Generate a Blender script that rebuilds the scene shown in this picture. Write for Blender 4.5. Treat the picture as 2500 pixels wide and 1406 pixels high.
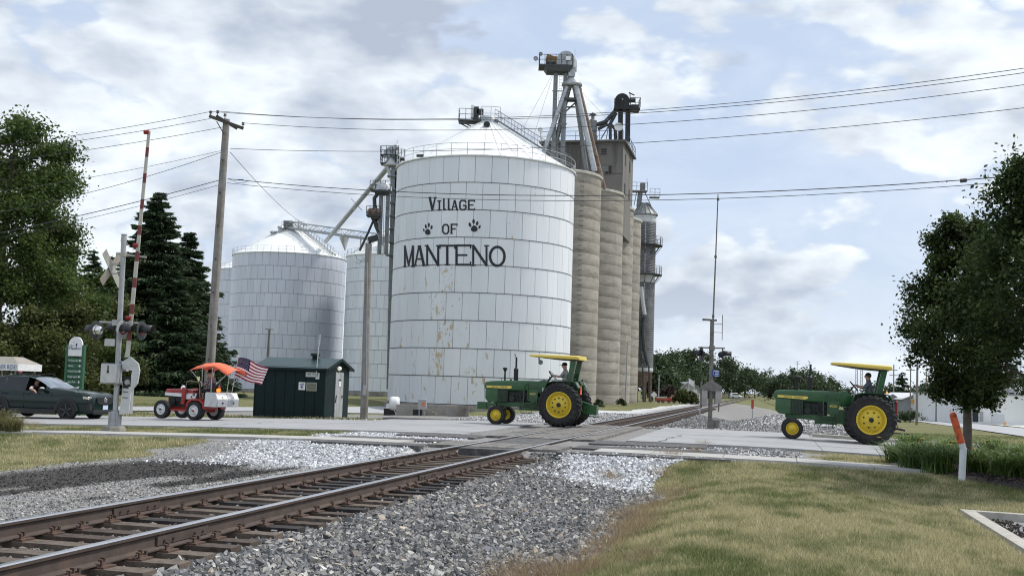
import bpy, bmesh, math, random
import numpy as np
from mathutils import Vector, Matrix, Euler

for o in list(bpy.data.objects):
    bpy.data.objects.remove(o)
SC = bpy.context.scene
COL = SC.collection
R = math.radians
random.seed(7)
RNG = np.random.default_rng(11)

# ------------------------------------------------------------------ camera
FPX = 2750.0                      # focal length in photograph pixels (2500 wide)
EYE = 1.416                       # height above rail top
PITCH, ROLL = R(4.92), R(1.85)
CAMROT = Matrix.Rotation(math.pi / 2 + PITCH, 3, 'X') @ Matrix.Rotation(ROLL, 3, 'Z')
cam_d = bpy.data.cameras.new('camera')
cam_d.sensor_width = 36.0
cam_d.lens = 36.0 * FPX / 2500.0
cam_d.clip_start = 0.1
cam_d.clip_end = 6000.0
cam = bpy.data.objects.new('camera', cam_d)
COL.objects.link(cam)
cam.matrix_world = Matrix.Translation((0, 0, EYE)) @ CAMROT.to_4x4()
SC.camera = cam
CPOS = Vector((0, 0, EYE))

def ray(px, py):
    return CAMROT @ Vector(((px - 1250.0) / FPX, -(py - 703.0) / FPX, -1.0))
def at(px, py, Y):
    d = ray(px, py)
    return CPOS + d * (Y / d.y)
def gz(px, py, z):
    d = ray(px, py)
    return CPOS + d * ((z - EYE) / d.z)
def px_of(P):
    q = CAMROT.transposed() @ (Vector(P) - CPOS)
    return (1250 + FPX * q.x / -q.z, 703 - FPX * q.y / -q.z)

# ------------------------------------------------------------------ sun and sky
SUN_EL, SUN_AZ = R(56), R(72)     # azimuth measured from +Y (view direction) towards +X
sd = Vector((math.sin(SUN_AZ) * math.cos(SUN_EL), math.cos(SUN_AZ) * math.cos(SUN_EL), math.sin(SUN_EL)))
sl = bpy.data.lights.new('sun', 'SUN')
sl.energy = 2.6
sl.angle = R(9)
sl.color = (1.0, 0.95, 0.87)
sun = bpy.data.objects.new('sun', sl)
COL.objects.link(sun)
sun.rotation_euler = (-sd).to_track_quat('-Z', 'Y').to_euler()
sun.location = (20, 10, 60)

W = bpy.data.worlds.new('World')
SC.world = W
W.cycles.sampling_method = 'MANUAL'; W.cycles.sample_map_resolution = 512
W.use_nodes = True
def build_sky():
    nt = W.node_tree
    nt.nodes.clear()
    N, L = nt.nodes.new, nt.links.new
    out = N('ShaderNodeOutputWorld'); bg = N('ShaderNodeBackground')
    L(bg.outputs[0], out.inputs[0])
    sky = N('ShaderNodeTexSky'); sky.sky_type = 'NISHITA'; sky.sun_disc = False
    sky.sun_elevation = SUN_EL; sky.sun_rotation = SUN_AZ; sky.air_density = 1.0; sky.dust_density = 1.5
    tc = N('ShaderNodeTexCoord')
    sep = N('ShaderNodeSeparateXYZ'); L(tc.outputs['Generated'], sep.inputs[0])
    def math_(op, a, b=None, clamp=False):
        m = N('ShaderNodeMath'); m.operation = op; m.use_clamp = clamp
        for i, s in enumerate((a, b)):
            if s is None: continue
            if isinstance(s, (int, float)): m.inputs[i].default_value = s
            else: L(s, m.inputs[i])
        return m.outputs[0]
    def ramp(x, lo, hi, interp='SMOOTHSTEP'):
        m = N('ShaderNodeMapRange'); m.interpolation_type = interp
        L(x, m.inputs[0]); m.inputs[1].default_value = lo; m.inputs[2].default_value = hi
        return m.outputs[0]
    def mix(f, a, b):
        m = N('ShaderNodeMix'); m.data_type = 'RGBA'
        if isinstance(f, (int, float)): m.inputs[0].default_value = f
        else: L(f, m.inputs[0])
        for s, k in ((a, 6), (b, 7)):
            if isinstance(s, tuple): m.inputs[k].default_value = s
            else: L(s, m.inputs[k])
        return m.outputs[2]
    # cloud coordinates: a flat layer overhead, seen in perspective, mixed with the bare direction
    zc = math_('MAXIMUM', sep.outputs[2], 0.0)
    den = math_('ADD', zc, 0.62)
    comb = N('ShaderNodeCombineXYZ')
    L(math_('DIVIDE', sep.outputs[0], den), comb.inputs[0])
    L(math_('DIVIDE', sep.outputs[1], den), comb.inputs[1])
    L(math_('MULTIPLY', zc, 1.9), comb.inputs[2])
    def noise(off, scale, detail, rough, dist=0.0):
        mp = N('ShaderNodeMapping'); L(comb.outputs[0], mp.inputs[0]); mp.inputs[1].default_value = off
        n = N('ShaderNodeTexNoise'); L(mp.outputs[0], n.inputs['Vector'])
        n.inputs['Scale'].default_value = scale; n.inputs['Detail'].default_value = detail
        n.inputs['Roughness'].default_value = rough; n.inputs['Distortion'].default_value = dist
        return n.outputs[0]
    def billow(off, scale, detail):
        n = noise(off, scale, detail, .5, .1)
        return math_('ABSOLUTE', math_('SUBTRACT', n, .5))
    o = SKY_OFF
    def density(dx, dy, dz):
        q = (o[0] + dx, o[1] + dy, o[2] + dz)
        base = noise(q, 2.9, 9, .56, 0)
        puff = billow((q[0] + 4, q[1], q[2]), 7.0, 4)
        return math_('ADD', base, math_('MULTIPLY', puff, .95))
    d1 = density(0, 0, 0); d2 = density(.03, .03, .11)
    big = noise((o[0] + 5.1, o[1] + 2.0, o[2]), 1.3, 3, 0.5, 0.3)
    body = math_('ADD', d1, math_('MULTIPLY', math_('SUBTRACT', big, .5), .55))
    mask = ramp(body, SKY_LO, SKY_HI)
    edge = ramp(body, SKY_LO + .02, SKY_HI + .22)
    lit = math_('ADD', math_('MULTIPLY', math_('SUBTRACT', d1, d2), 3.0), 0.62)
    thin = noise((o[0] + 2.0, o[1] - 3.0, o[2] + 1.0), 5, 7, 0.6, 0.6)
    lit2 = math_('ADD', math_('SUBTRACT', lit, math_('MULTIPLY', edge, .62)), math_('MULTIPLY', math_('SUBTRACT', thin, 0.5), 0.25))
    shade = ramp(lit2, 0.02, 0.98, 'LINEAR')
    cloud = mix(shade, (0.37, 0.42, 0.515, 1), (0.83, 0.885, 0.91, 1))
    # sky behind the clouds: the Nishita sky seen through thin high haze
    sm = N('ShaderNodeMix'); sm.data_type = 'RGBA'; sm.blend_type = 'MULTIPLY'; sm.inputs[0].default_value = 1.0
    L(sky.outputs[0], sm.inputs[6]); sm.inputs[7].default_value = (0.11, 0.11, 0.11, 1)
    veil = mix(0.78, sm.outputs[2], (0.48, 0.565, 0.71, 1))
    veil2 = mix(math_('MULTIPLY', ramp(thin, 0.35, 0.75), 0.55), veil, (0.66, 0.715, 0.81, 1))
    c = mix(math_('MULTIPLY', mask, 0.94), veil2, cloud)
    haze = ramp(sep.outputs[2], 0.13, -0.02)
    c2 = mix(math_('MULTIPLY', haze, 0.55), c, (0.70, 0.765, 0.84, 1))
    L(c2, bg.inputs[0])
    bg.inputs[1].default_value = 1.0
SKY_OFF = (3.3, 1.7, 0.4); SKY_LO, SKY_HI = .465, .56
build_sky()
SC.view_settings.view_transform = 'Standard'
SC.view_settings.look = 'None'
SC.view_settings.exposure = 0.38
SC.view_settings.gamma = 1.0
SC.view_settings.use_curve_mapping = False
SC.render.resolution_x, SC.render.resolution_y = 1024, 575
SC.cycles.use_denoising = True
SC.cycles.filter_width = 1.1
SC.cycles.max_bounces = 6
SC.cycles.transparent_max_bounces = 8

# ------------------------------------------------------------------ track frame
_d = ray(1877, 960)
PHI = math.atan2(_d.x, _d.y)
UD = Vector((math.sin(PHI), math.cos(PHI), 0)); VD = Vector((math.cos(PHI), -math.sin(PHI), 0))
VC = 6.18
def T(u, v, z=0.0):
    p = UD * u + VD * (v - VC)
    return Vector((p.x, p.y, z))
def uv(x, y):
    return x * UD.x + y * UD.y, x * VD.x + y * VD.y + VC
ROADANG = -PHI                     # rotation about z that takes +X to the road direction VD

# ------------------------------------------------------------------ materials
MATS = {}
def nodes_of(m):
    m.use_nodes = True
    nt = m.node_tree
    return nt, nt.nodes['Principled BSDF']
def mat(name, col, rough=0.6, metal=0.0, var=0.0, scale=8.0, bump=0.0, bscale=40.0, dark=None, dscale=3.0, damt=0.0, streak=False, spec=0.5, coat=0.0, emit=None, wave=None):
    """procedural material: colour with noise variation, optional dirt colour in patches, optional bump"""
    if name in MATS: return MATS[name]
    m = bpy.data.materials.new(name)
    nt, b = nodes_of(m)
    N, L = nt.nodes.new, nt.links.new
    c4 = (col[0], col[1], col[2], 1)
    b.inputs['Base Color'].default_value = c4
    b.inputs['Roughness'].default_value = rough
    b.inputs['Metallic'].default_value = metal
    b.inputs['Specular IOR Level'].default_value = spec
    b.inputs['Coat Weight'].default_value = coat
    if emit:
        b.inputs['Emission Color'].default_value = (*emit[:3], 1); b.inputs['Emission Strength'].default_value = emit[3]
    tc = N('ShaderNodeTexCoord')
    src = tc.outputs['Object']
    if streak:
        mp = N('ShaderNodeMapping'); L(src, mp.inputs[0]); mp.inputs[3].default_value = (1, 1, 0.06); src_s = mp.outputs[0]
    else: src_s = src
    cur = None
    if var > 0:
        n = N('ShaderNodeTexNoise'); L(src, n.inputs['Vector']); n.inputs['Scale'].default_value = scale
        n.inputs['Detail'].default_value = 6; n.inputs['Roughness'].default_value = 0.6
        mr = N('ShaderNodeMapRange'); L(n.outputs[0], mr.inputs[0]); mr.inputs[1].default_value = 0.3; mr.inputs[2].default_value = 0.7
        mr.inputs[3].default_value = 1 - var; mr.inputs[4].default_value = 1 + var
        mx = N('ShaderNodeMix'); mx.data_type = 'RGBA'; mx.blend_type = 'MULTIPLY'; mx.inputs[0].default_value = 1
        mx.inputs[6].default_value = c4; L(mr.outputs[0], mx.inputs[7]); cur = mx.outputs[2]
    if dark is not None:
        n = N('ShaderNodeTexNoise'); L(src_s, n.inputs['Vector']); n.inputs['Scale'].default_value = dscale
        n.inputs['Detail'].default_value = 8; n.inputs['Roughness'].default_value = 0.65
        mr = N('ShaderNodeMapRange'); L(n.outputs[0], mr.inputs[0]); mr.inputs[1].default_value = 0.62 - damt * 0.3; mr.inputs[2].default_value = 0.80 - damt * 0.25
        mx = N('ShaderNodeMix'); mx.data_type = 'RGBA'; L(mr.outputs[0], mx.inputs[0])
        if cur: L(cur, mx.inputs[6])
        else: mx.inputs[6].default_value = c4
        mx.inputs[7].default_value = (*dark, 1); cur = mx.outputs[2]
    if cur: L(cur, b.inputs['Base Color'])
    if bump > 0:
        n = N('ShaderNodeTexNoise'); L(src, n.inputs['Vector']); n.inputs['Scale'].default_value = bscale; n.inputs['Detail'].default_value = 5
        bp = N('ShaderNodeBump'); bp.inputs['Strength'].default_value = bump; bp.inputs['Distance'].default_value = 0.02
        L(n.outputs[0], bp.inputs['Height']); L(bp.outputs[0], b.inputs['Normal'])
    MATS[name] = m
    return m

def wmat(name, col, rough=.6, metal=0.0, var=.1, scale=(1, 1, 1), dark=None, dsc=(1, 1, 1), lo=.5, hi=.7, bump=0.0, spec=.5, dark2=None, d2=(1, 1, 1), lo2=.6, hi2=.7):
    """material whose noise lives in world space, so neighbouring pieces do not repeat"""
    if name in MATS: return MATS[name]
    m = bpy.data.materials.new(name); nt, b = nodes_of(m); N, L = nt.nodes.new, nt.links.new
    b.inputs['Roughness'].default_value = rough; b.inputs['Metallic'].default_value = metal; b.inputs['Specular IOR Level'].default_value = spec
    geo = N('ShaderNodeNewGeometry')
    def noise(sc, det=7, ro=.62):
        mp = N('ShaderNodeMapping'); L(geo.outputs['Position'], mp.inputs[0]); mp.inputs[3].default_value = sc
        n = N('ShaderNodeTexNoise'); L(mp.outputs[0], n.inputs['Vector']); n.inputs['Scale'].default_value = 1; n.inputs['Detail'].default_value = det; n.inputs['Roughness'].default_value = ro
        return n.outputs[0]
    n = noise(scale)
    mr = N('ShaderNodeMapRange'); L(n, mr.inputs[0]); mr.inputs[1].default_value = .3; mr.inputs[2].default_value = .7; mr.inputs[3].default_value = 1 - var; mr.inputs[4].default_value = 1 + var
    mx = N('ShaderNodeMix'); mx.data_type = 'RGBA'; mx.blend_type = 'MULTIPLY'; mx.inputs[0].default_value = 1; mx.inputs[6].default_value = (*col, 1); L(mr.outputs[0], mx.inputs[7])
    cur = mx.outputs[2]
    for dk, ds, l, h in ((dark, dsc, lo, hi), (dark2, d2, lo2, hi2)):
        if dk is None: continue
        n2 = noise(ds, 9, .68)
        mr = N('ShaderNodeMapRange'); L(n2, mr.inputs[0]); mr.inputs[1].default_value = l; mr.inputs[2].default_value = h
        mx = N('ShaderNodeMix'); mx.data_type = 'RGBA'; L(mr.outputs[0], mx.inputs[0]); L(cur, mx.inputs[6]); mx.inputs[7].default_value = (*dk, 1); cur = mx.outputs[2]
    L(cur, b.inputs['Base Color'])
    if bump:
        bp = N('ShaderNodeBump'); bp.inputs['Strength'].default_value = bump; bp.inputs['Distance'].default_value = .03; L(n, bp.inputs['Height']); L(bp.outputs[0], b.inputs['Normal'])
    MATS[name] = m
    return m

# ------------------------------------------------------------------ mesh builder
class MB:
    def __init__(s):
        s.v, s.f, s.m, s.sm = [], [], [], []
        s.mi = 0; s.smooth = False; s.X = None
    def add(s, vs, fs, smooth=None):
        b = len(s.v)
        if s.X is not None: vs = [s.X @ Vector(p) for p in vs]
        s.v.extend([tuple(p) for p in vs])
        sm = s.smooth if smooth is None else smooth
        for f in fs:
            s.f.append([i + b for i in f]); s.m.append(s.mi); s.sm.append(sm)
        return s
    def box(s, c, size, rz=0.0, M=None, taper=1.0):
        x, y, z = size[0] / 2, size[1] / 2, size[2] / 2
        vs = [Vector((i * x * (taper if k > 0 else 1), j * y * (taper if k > 0 else 1), k * z)) for k in (-1, 1) for j in (-1, 1) for i in (-1, 1)]
        Rm = M if M is not None else Matrix.Rotation(rz, 3, 'Z')
        vs = [Rm @ p + Vector(c) for p in vs]
        return s.add(vs, [(0, 2, 3, 1), (4, 5, 7, 6), (0, 1, 5, 4), (2, 6, 7, 3), (0, 4, 6, 2), (1, 3, 7, 5)], False)
    def bar(s, a, b, w, h=None, up=(0, 0, 1)):
        """square bar from a to b"""
        a, b = Vector(a), Vector(b); h = h or w
        d = (b - a); ln = d.length
        if ln < 1e-6: return s
        d.normalize(); u = Vector(up)
        if abs(d.dot(u)) > 0.98: u = Vector((1, 0, 0))
        x = d.cross(u).normalized(); y = x.cross(d).normalized()
        vs = []
        for p in (a, b):
            for i, j in ((-1, -1), (1, -1), (1, 1), (-1, 1)):
                vs.append(p + x * (i * w / 2) + y * (j * h / 2))
        return s.add(vs, [(0, 1, 2, 3), (7, 6, 5, 4), (0, 4, 5, 1), (1, 5, 6, 2), (2, 6, 7, 3), (3, 7, 4, 0)], False)
    def cyl(s, a, b, r0, r1=None, n=12, caps=True, smooth=True):
        a, b = Vector(a), Vector(b); r1 = r0 if r1 is None else r1
        d = (b - a).normalized(); u = Vector((0, 0, 1)) if abs(d.z) < 0.95 else Vector((1, 0, 0))
        x = d.cross(u).normalized(); y = x.cross(d).normalized()
        vs = []
        for p, r in ((a, r0), (b, r1)):
            for i in range(n):
                t = 2 * math.pi * i / n
                vs.append(p + x * (r * math.cos(t)) + y * (r * math.sin(t)))
        fs = [(i, n + i, n + (i + 1) % n, (i + 1) % n) for i in range(n)]
        s.add(vs, fs, smooth)
        if caps: s.add(vs, [tuple(range(n)), tuple(range(2 * n - 1, n - 1, -1))], False)
        return s
    def tube(s, pts, r, n=8, smooth=True, caps=True):
        pts = [Vector(p) for p in pts]
        rs = r if isinstance(r, (list, tuple)) else [r] * len(pts)
        vs = []; prev = None
        for i, p in enumerate(pts):
            d = (pts[min(i + 1, len(pts) - 1)] - pts[max(i - 1, 0)]).normalized()
            if prev is None:
                u = Vector((0, 0, 1)) if abs(d.z) < 0.9 else Vector((1, 0, 0))
                x = d.cross(u).normalized()
            else: x = (prev - d * prev.dot(d)).normalized()
            prev = x; y = d.cross(x)
            for k in range(n):
                t = 2 * math.pi * k / n
                vs.append(p + (x * math.cos(t) + y * math.sin(t)) * rs[i])
        fs = []
        for i in range(len(pts) - 1):
            for k in range(n):
                fs.append((i * n + k, i * n + (k + 1) % n, (i + 1) * n + (k + 1) % n, (i + 1) * n + k))
        s.add(vs, fs, smooth)
        if caps: s.add(vs, [tuple(range(n - 1, -1, -1)), tuple(range((len(pts) - 1) * n, len(pts) * n))], False)
        return s
    def lathe(s, prof, n=24, c=(0, 0, 0), axis='Z', smooth=True, a0=0.0, a1=2 * math.pi):
        """profile [(r, h)] revolved about an axis through c"""
        full = abs(a1 - a0 - 2 * math.pi) < 1e-6
        m = n if full else n + 1
        vs = []
        for (r, h) in prof:
            for k in range(m):
                t = a0 + (a1 - a0) * k / n
                p = (r * math.cos(t), r * math.sin(t), h)
                if axis == 'Y': p = (p[0], -p[2], p[1])
                elif axis == 'X': p = (p[2], p[0], p[1])
                vs.append((p[0] + c[0], p[1] + c[1], p[2] + c[2]))
        fs = []
        for i in range(len(prof) - 1):
            for k in range(n):
                a, b_ = i * m + k, i * m + (k + 1) % m
                fs.append((a, b_, b_ + m, a + m))
        return s.add(vs, fs, smooth)
    def prism(s, poly, y0, y1, axis='Y'):
        """polygon (a, b) extruded: axis Y -> points (a, y, b); Z -> (a, b, y); X -> (y, a, b)"""
        def p3(a, b, h): return (a, h, b) if axis == 'Y' else ((a, b, h) if axis == 'Z' else (h, a, b))
        n = len(poly)
        vs = [p3(a, b, y0) for a, b in poly] + [p3(a, b, y1) for a, b in poly]
        fs = [tuple(range(n)), tuple(range(2 * n - 1, n - 1, -1))] + [(i, i + n, (i + 1) % n + n, (i + 1) % n) for i in range(n)]
        return s.add(vs, fs, False)
    def quad(s, a, b, c, d): return s.add([a, b, c, d], [(0, 1, 2, 3)], False)
    def ball(s, c, r, nu=12, nv=8, sc=(1, 1, 1)):
        prof = [(r * math.sin(math.pi * i / nv) + 1e-5, -r * math.cos(math.pi * i / nv)) for i in range(nv + 1)]
        b = len(s.v); X = s.X; s.X = None
        s.lathe(prof, nu, (0, 0, 0))
        for i in range(b, len(s.v)):
            p = Vector((s.v[i][0] * sc[0] + c[0], s.v[i][1] * sc[1] + c[1], s.v[i][2] * sc[2] + c[2]))
            s.v[i] = tuple(X @ p) if X is not None else tuple(p)
        s.X = X
        return s
    def mesh(s, name, mats, fix=True):
        me = bpy.data.meshes.new(name)
        me.from_pydata(s.v, [], s.f)
        for m in (mats if isinstance(mats, (list, tuple)) else [mats]): me.materials.append(m)
        me.polygons.foreach_set('material_index', s.m)
        me.polygons.foreach_set('use_smooth', s.sm)
        if fix:
            bm = bmesh.new(); bm.from_mesh(me)
            bmesh.ops.recalc_face_normals(bm, faces=bm.faces)
            bm.to_mesh(me); bm.free()
        me.update()
        return me
    def build(s, name, mats, parent=None, fix=True, bevel=0.0):
        o = link(name, s.mesh(name, mats, fix), parent)
        if bevel > 0:
            md = o.modifiers.new('bevel', 'BEVEL'); md.width = bevel; md.segments = 2; md.limit_method = 'ANGLE'; md.angle_limit = R(40)
        return o

def link(name, me, parent=None):
    o = bpy.data.objects.new(name, me)
    COL.objects.link(o)
    if parent is not None: o.parent = parent
    return o
def tag(o, label=None, cat=None, group=None, kind=None):
    if label: o['label'] = label
    if cat: o['category'] = cat
    if group: o['group'] = group
    if kind: o['kind'] = kind
    return o
def thing(name, label, cat, loc=(0, 0, 0), rz=0.0, group=None):
    o = bpy.data.objects.new(name, None)
    COL.objects.link(o)
    o.location = loc; o.rotation_euler = (0, 0, rz)
    return tag(o, label, cat, group)
def copy_tree(o, parent=None):
    c = o.copy(); COL.objects.link(c); c.parent = parent
    for ch in o.children: copy_tree(ch, c)
    return c
def np_mesh(name, V, F, mats, smooth=False, colors=None, mi=None):
    """big mesh from numpy arrays; F is (n, k) with constant k; colors per vertex (n,3)"""
    me = bpy.data.meshes.new(name)
    V = np.asarray(V, np.float32); F = np.asarray(F, np.int32)
    nf, k = F.shape
    me.vertices.add(len(V)); me.vertices.foreach_set('co', V.ravel())
    me.loops.add(nf * k); me.loops.foreach_set('vertex_index', F.ravel())
    me.polygons.add(nf); me.polygons.foreach_set('loop_start', np.arange(0, nf * k, k, dtype=np.int32))
    for m in (mats if isinstance(mats, (list, tuple)) else [mats]): me.materials.append(m)
    if mi is not None: me.polygons.foreach_set('material_index', np.asarray(mi, np.int32))
    me.polygons.foreach_set('use_smooth', np.full(nf, smooth, bool))
    me.update(calc_edges=True)
    if colors is not None:
        a = me.attributes.new('col', 'FLOAT_COLOR', 'POINT')
        c = np.ones((len(V), 4), np.float32); c[:, :colors.shape[1]] = colors
        a.data.foreach_set('color', c.ravel())
    return me
def evaluated(o):
    """mesh of an object with its modifiers applied, worked out in a scratch scene"""
    t = bpy.data.scenes.new('scratch'); t.collection.objects.link(o)
    vl = t.view_layers[0]; vl.update(); dg = vl.depsgraph; dg.update()
    me = bpy.data.meshes.new_from_object(o.evaluated_get(dg), depsgraph=dg)
    t.collection.objects.unlink(o); bpy.data.scenes.remove(t)
    return me
def text_mesh(txt, size, depth=0.004, align='CENTER'):
    """flat lettering as mesh in the XY plane (built-in font)"""
    cu = bpy.data.curves.new('t', 'FONT'); cu.body = txt; cu.size = size; cu.align_x = align; cu.align_y = 'CENTER'
    cu.extrude = depth / 2; cu.resolution_u = 3
    o = bpy.data.objects.new('t', cu)
    me = evaluated(o)
    bpy.data.objects.remove(o); bpy.data.curves.remove(cu)
    return me
def text_part(name, txt, size, m, parent, M, depth=0.004, width=None, align='CENTER'):
    me = text_mesh(txt, size, depth, align)
    if width:
        xs = [v.co.x for v in me.vertices]; w = max(xs) - min(xs)
        me.transform(Matrix.Diagonal((width / w, 1, 1, 1)))
    me.transform(M); me.materials.clear(); me.materials.append(m)
    return link(name, me, parent)
# ------------------------------------------------------------------ terrain
def sst(a, b, x):
    t = np.clip((np.asarray(x, float) - a) / (b - a), 0, 1)
    return t * t * (3 - 2 * t)
_RV = [-200, -60, -35, -20, -12, -5, 0, 4, 6.5, 9, 12, 20, 40, 90, 200]
_RZ = [-1.3, -.9, -.62, -.36, -.16, -.02, 0, 0, -.012, -.085, -.17, -.36, -.8, -1.5, -2.2]
def zroad(v): return np.interp(v, _RV, _RZ)
def hash2(i, j, k=0):
    h = np.sin(i * 127.1 + j * 311.7 + k * 74.7) * 43758.5453
    return h - np.floor(h)
def vnoise(x, y, k=0):
    xi, yi = np.floor(x), np.floor(y); xf, yf = x - xi, y - yi
    xf = xf * xf * (3 - 2 * xf); yf = yf * yf * (3 - 2 * yf)
    a = hash2(xi, yi, k); b = hash2(xi + 1, yi, k); c = hash2(xi, yi + 1, k); d = hash2(xi + 1, yi + 1, k)
    return (a * (1 - xf) + b * xf) * (1 - yf) + (c * (1 - xf) + d * xf) * yf
def fbm(x, y, k=0): return (vnoise(x, y, k) * .5 + vnoise(x * 2.1, y * 2.1, k + 3) * .3 + vnoise(x * 4.3, y * 4.3, k + 7) * .2)

def ground_h(x, y):
    x = np.asarray(x, float); y = np.asarray(y, float)
    u, v = uv(x, y)
    # left of the line
    lf = np.interp(v, [-17, -12, 0], [-1.15, -.35, -.35])
    field = -.45 - .75 * sst(110, 175, y)
    lf = lf + (field - lf) * sst(-9, -15, x) * sst(46, 60, u)
    left = -.37 + (lf + .37) * sst(46, 90, u)
    # right of the line
    dd = x - (5.4 + (y - 11.8) * .196)
    near = -.27 - .13 * np.exp(-(dd / .8) ** 2) - .10 * sst(0, 1.5, dd) + .07 * np.exp(-((dd + 3) / 2) ** 2)
    slope = -.15 - .017 * (np.clip(y, 40, 200) - 40) - .1 * sst(3, 12, v)
    rn = near + (slope - near) * sst(27, 40, u)
    right = -.4 + (rn + .4) * sst(3, 6.5, v)
    far_r = -.35 + (right + .35) * sst(3, 12, v)
    right = np.where(u > 44, far_r, right)
    h = np.where(v < 0, left, right)
    # ballast profile
    av = np.abs(v)
    bal = np.where(v > 0, np.interp(v, [0, .9, 1.45, 3.5, 4.3], [-.245, -.262, -.255, -.58, -.60]), np.interp(av, [0, .9, 1.45, 3.0], [-.245, -.262, -.25, -.37]))
    wb = np.where(v > 0, sst(5.4, 3.6, v), sst(3.6, 2.6, av))
    h = h + (bal - h) * wb
    # crossing
    w = np.where(av < 1.75, sst(24.5, 25.1, u) * sst(46.5, 44.5, u), sst(21.8, 25.2, u) * sst(49.5, 44, u))
    h = h + (zroad(v) - .075 - h) * w
    # slight unevenness
    h = h + (fbm(x * .8, y * .8) - .5) * .05 * (1 - w) * sst(1.5, 4, av)
    # gravel heap beyond the crossing
    hp = T(47.5, 7.6)
    h = h + .62 * np.exp(-(((x - hp.x) / 2.6) ** 2 + ((y - hp.y) / 2.6) ** 2)) + .3 * np.exp(-(((x - hp.x + 1.6) / 1.6) ** 2 + ((y - hp.y + .3) / 2.0) ** 2))
    # car park corner cut into the lawn
    w1, w2 = lot_uv(x, y)
    h = h + (-.64 - h) * sst(-.10, .06, np.minimum(w1, w2))
    return h
_LA, _LC, _LE = gz(2343, 1263, -.5), gz(2640, 1285, -.5), gz(2700, 1500, -.5)
def lot_uv(x, y):
    d1 = (_LC - _LA).normalized(); d2 = (_LE - _LA).normalized(); det = d1.x * d2.y - d1.y * d2.x
    ax, ay = x - _LA.x, y - _LA.y
    return (ax * d2.y - ay * d2.x) / det, (d1.x * ay - d1.y * ax) / det
def gh(x, y): return float(ground_h(np.array([x]), np.array([y]))[0])

def grass_amt(x, y):
    """signed amount of lawn: > 0 inside"""
    u, v = uv(x, y)
    n = (fbm(x * .9, y * .9, 5) - .5) * 1.6
    g = np.full(np.shape(x), -1.0)
    def put(cond_val):
        nonlocal g
        g = np.maximum(g, cond_val)
    l1, l2 = lot_uv(x, y)
    put(np.minimum.reduce([v - 4.15 + n * .7, 25.2 - u, u * 0 + 1, -np.minimum(l1, l2) + .02]))              # right lawn
    put(np.minimum.reduce([v - 7.4 + n, u - 27.0, 31.2 - u]))                     # strip by the road, right
    put(np.minimum.reduce([-6.9 - v + n, 25.4 - u]))                              # left lawn
    put(np.minimum.reduce([-5.6 - v + n, u - 26.9, 31.2 - u]))                    # strip by the road, left
    put(np.minimum.reduce([v - 11 + n * 2, u - 43.2]))                            # right, beyond the road
    put(np.minimum.reduce([-9.0 - v + n, u - 62 + n * 2]))                        # by the silos
    put(np.minimum.reduce([-7 - v, u - 43.5, 47.5 - u + n]))                      # roadside by the hut
    put(np.minimum.reduce([-26 - v, u - 52.]))                                    # field on the left
    put(np.minimum.reduce([-4.8 - v + n, u - 88]))
    put(u - 170 + np.abs(v) * 0)
    return g
def white_amt(x, y):
    u, v = uv(x, y)
    n = (fbm(x * 1.1, y * 1.1, 9) - .5) * 1.5
    a = np.minimum.reduce([(1.7 - np.abs(v - 3.4)) + n, u - 21.8 + n, 25.3 - u]) * 1.0
    b = np.minimum.reduce([-1.6 - v + n * .4, v + 5.4 + n, u - 21.4 + n, 25.6 - u])
    c = np.minimum.reduce([-1.6 - v, v + 5.6 + n, u - 26.8, 31.4 - u])
    d = np.minimum.reduce([v - 2.2, 6.6 - v + n, u - 27.2, 31 - u - n]) * .6
    e = np.minimum.reduce([-2.2 - v, u - 43.4, 46.5 - u + n]) * .8
    hp = T(47.6, 6.6)
    f = 2.6 - np.hypot(x - hp.x, (y - hp.y) * 1.0) + n * .5
    g = np.minimum.reduce([-3.0 - v + n, v + 9, u - 55]) * .3
    return np.maximum.reduce([a, b, c, d, e, f, g])
def dark_amt(x, y):
    u, v = uv(x, y)
    n = fbm(u * .10, v * .62, 15)
    n2 = fbm(u * .4, v * 1.3, 21)
    a = np.minimum(np.minimum(-1.9 - v, v + 6.9), 1.0) * sst(.47, .64, n * .65 + n2 * .35) * sst(24, 20, u)
    return np.clip(a, 0, 1)

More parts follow.
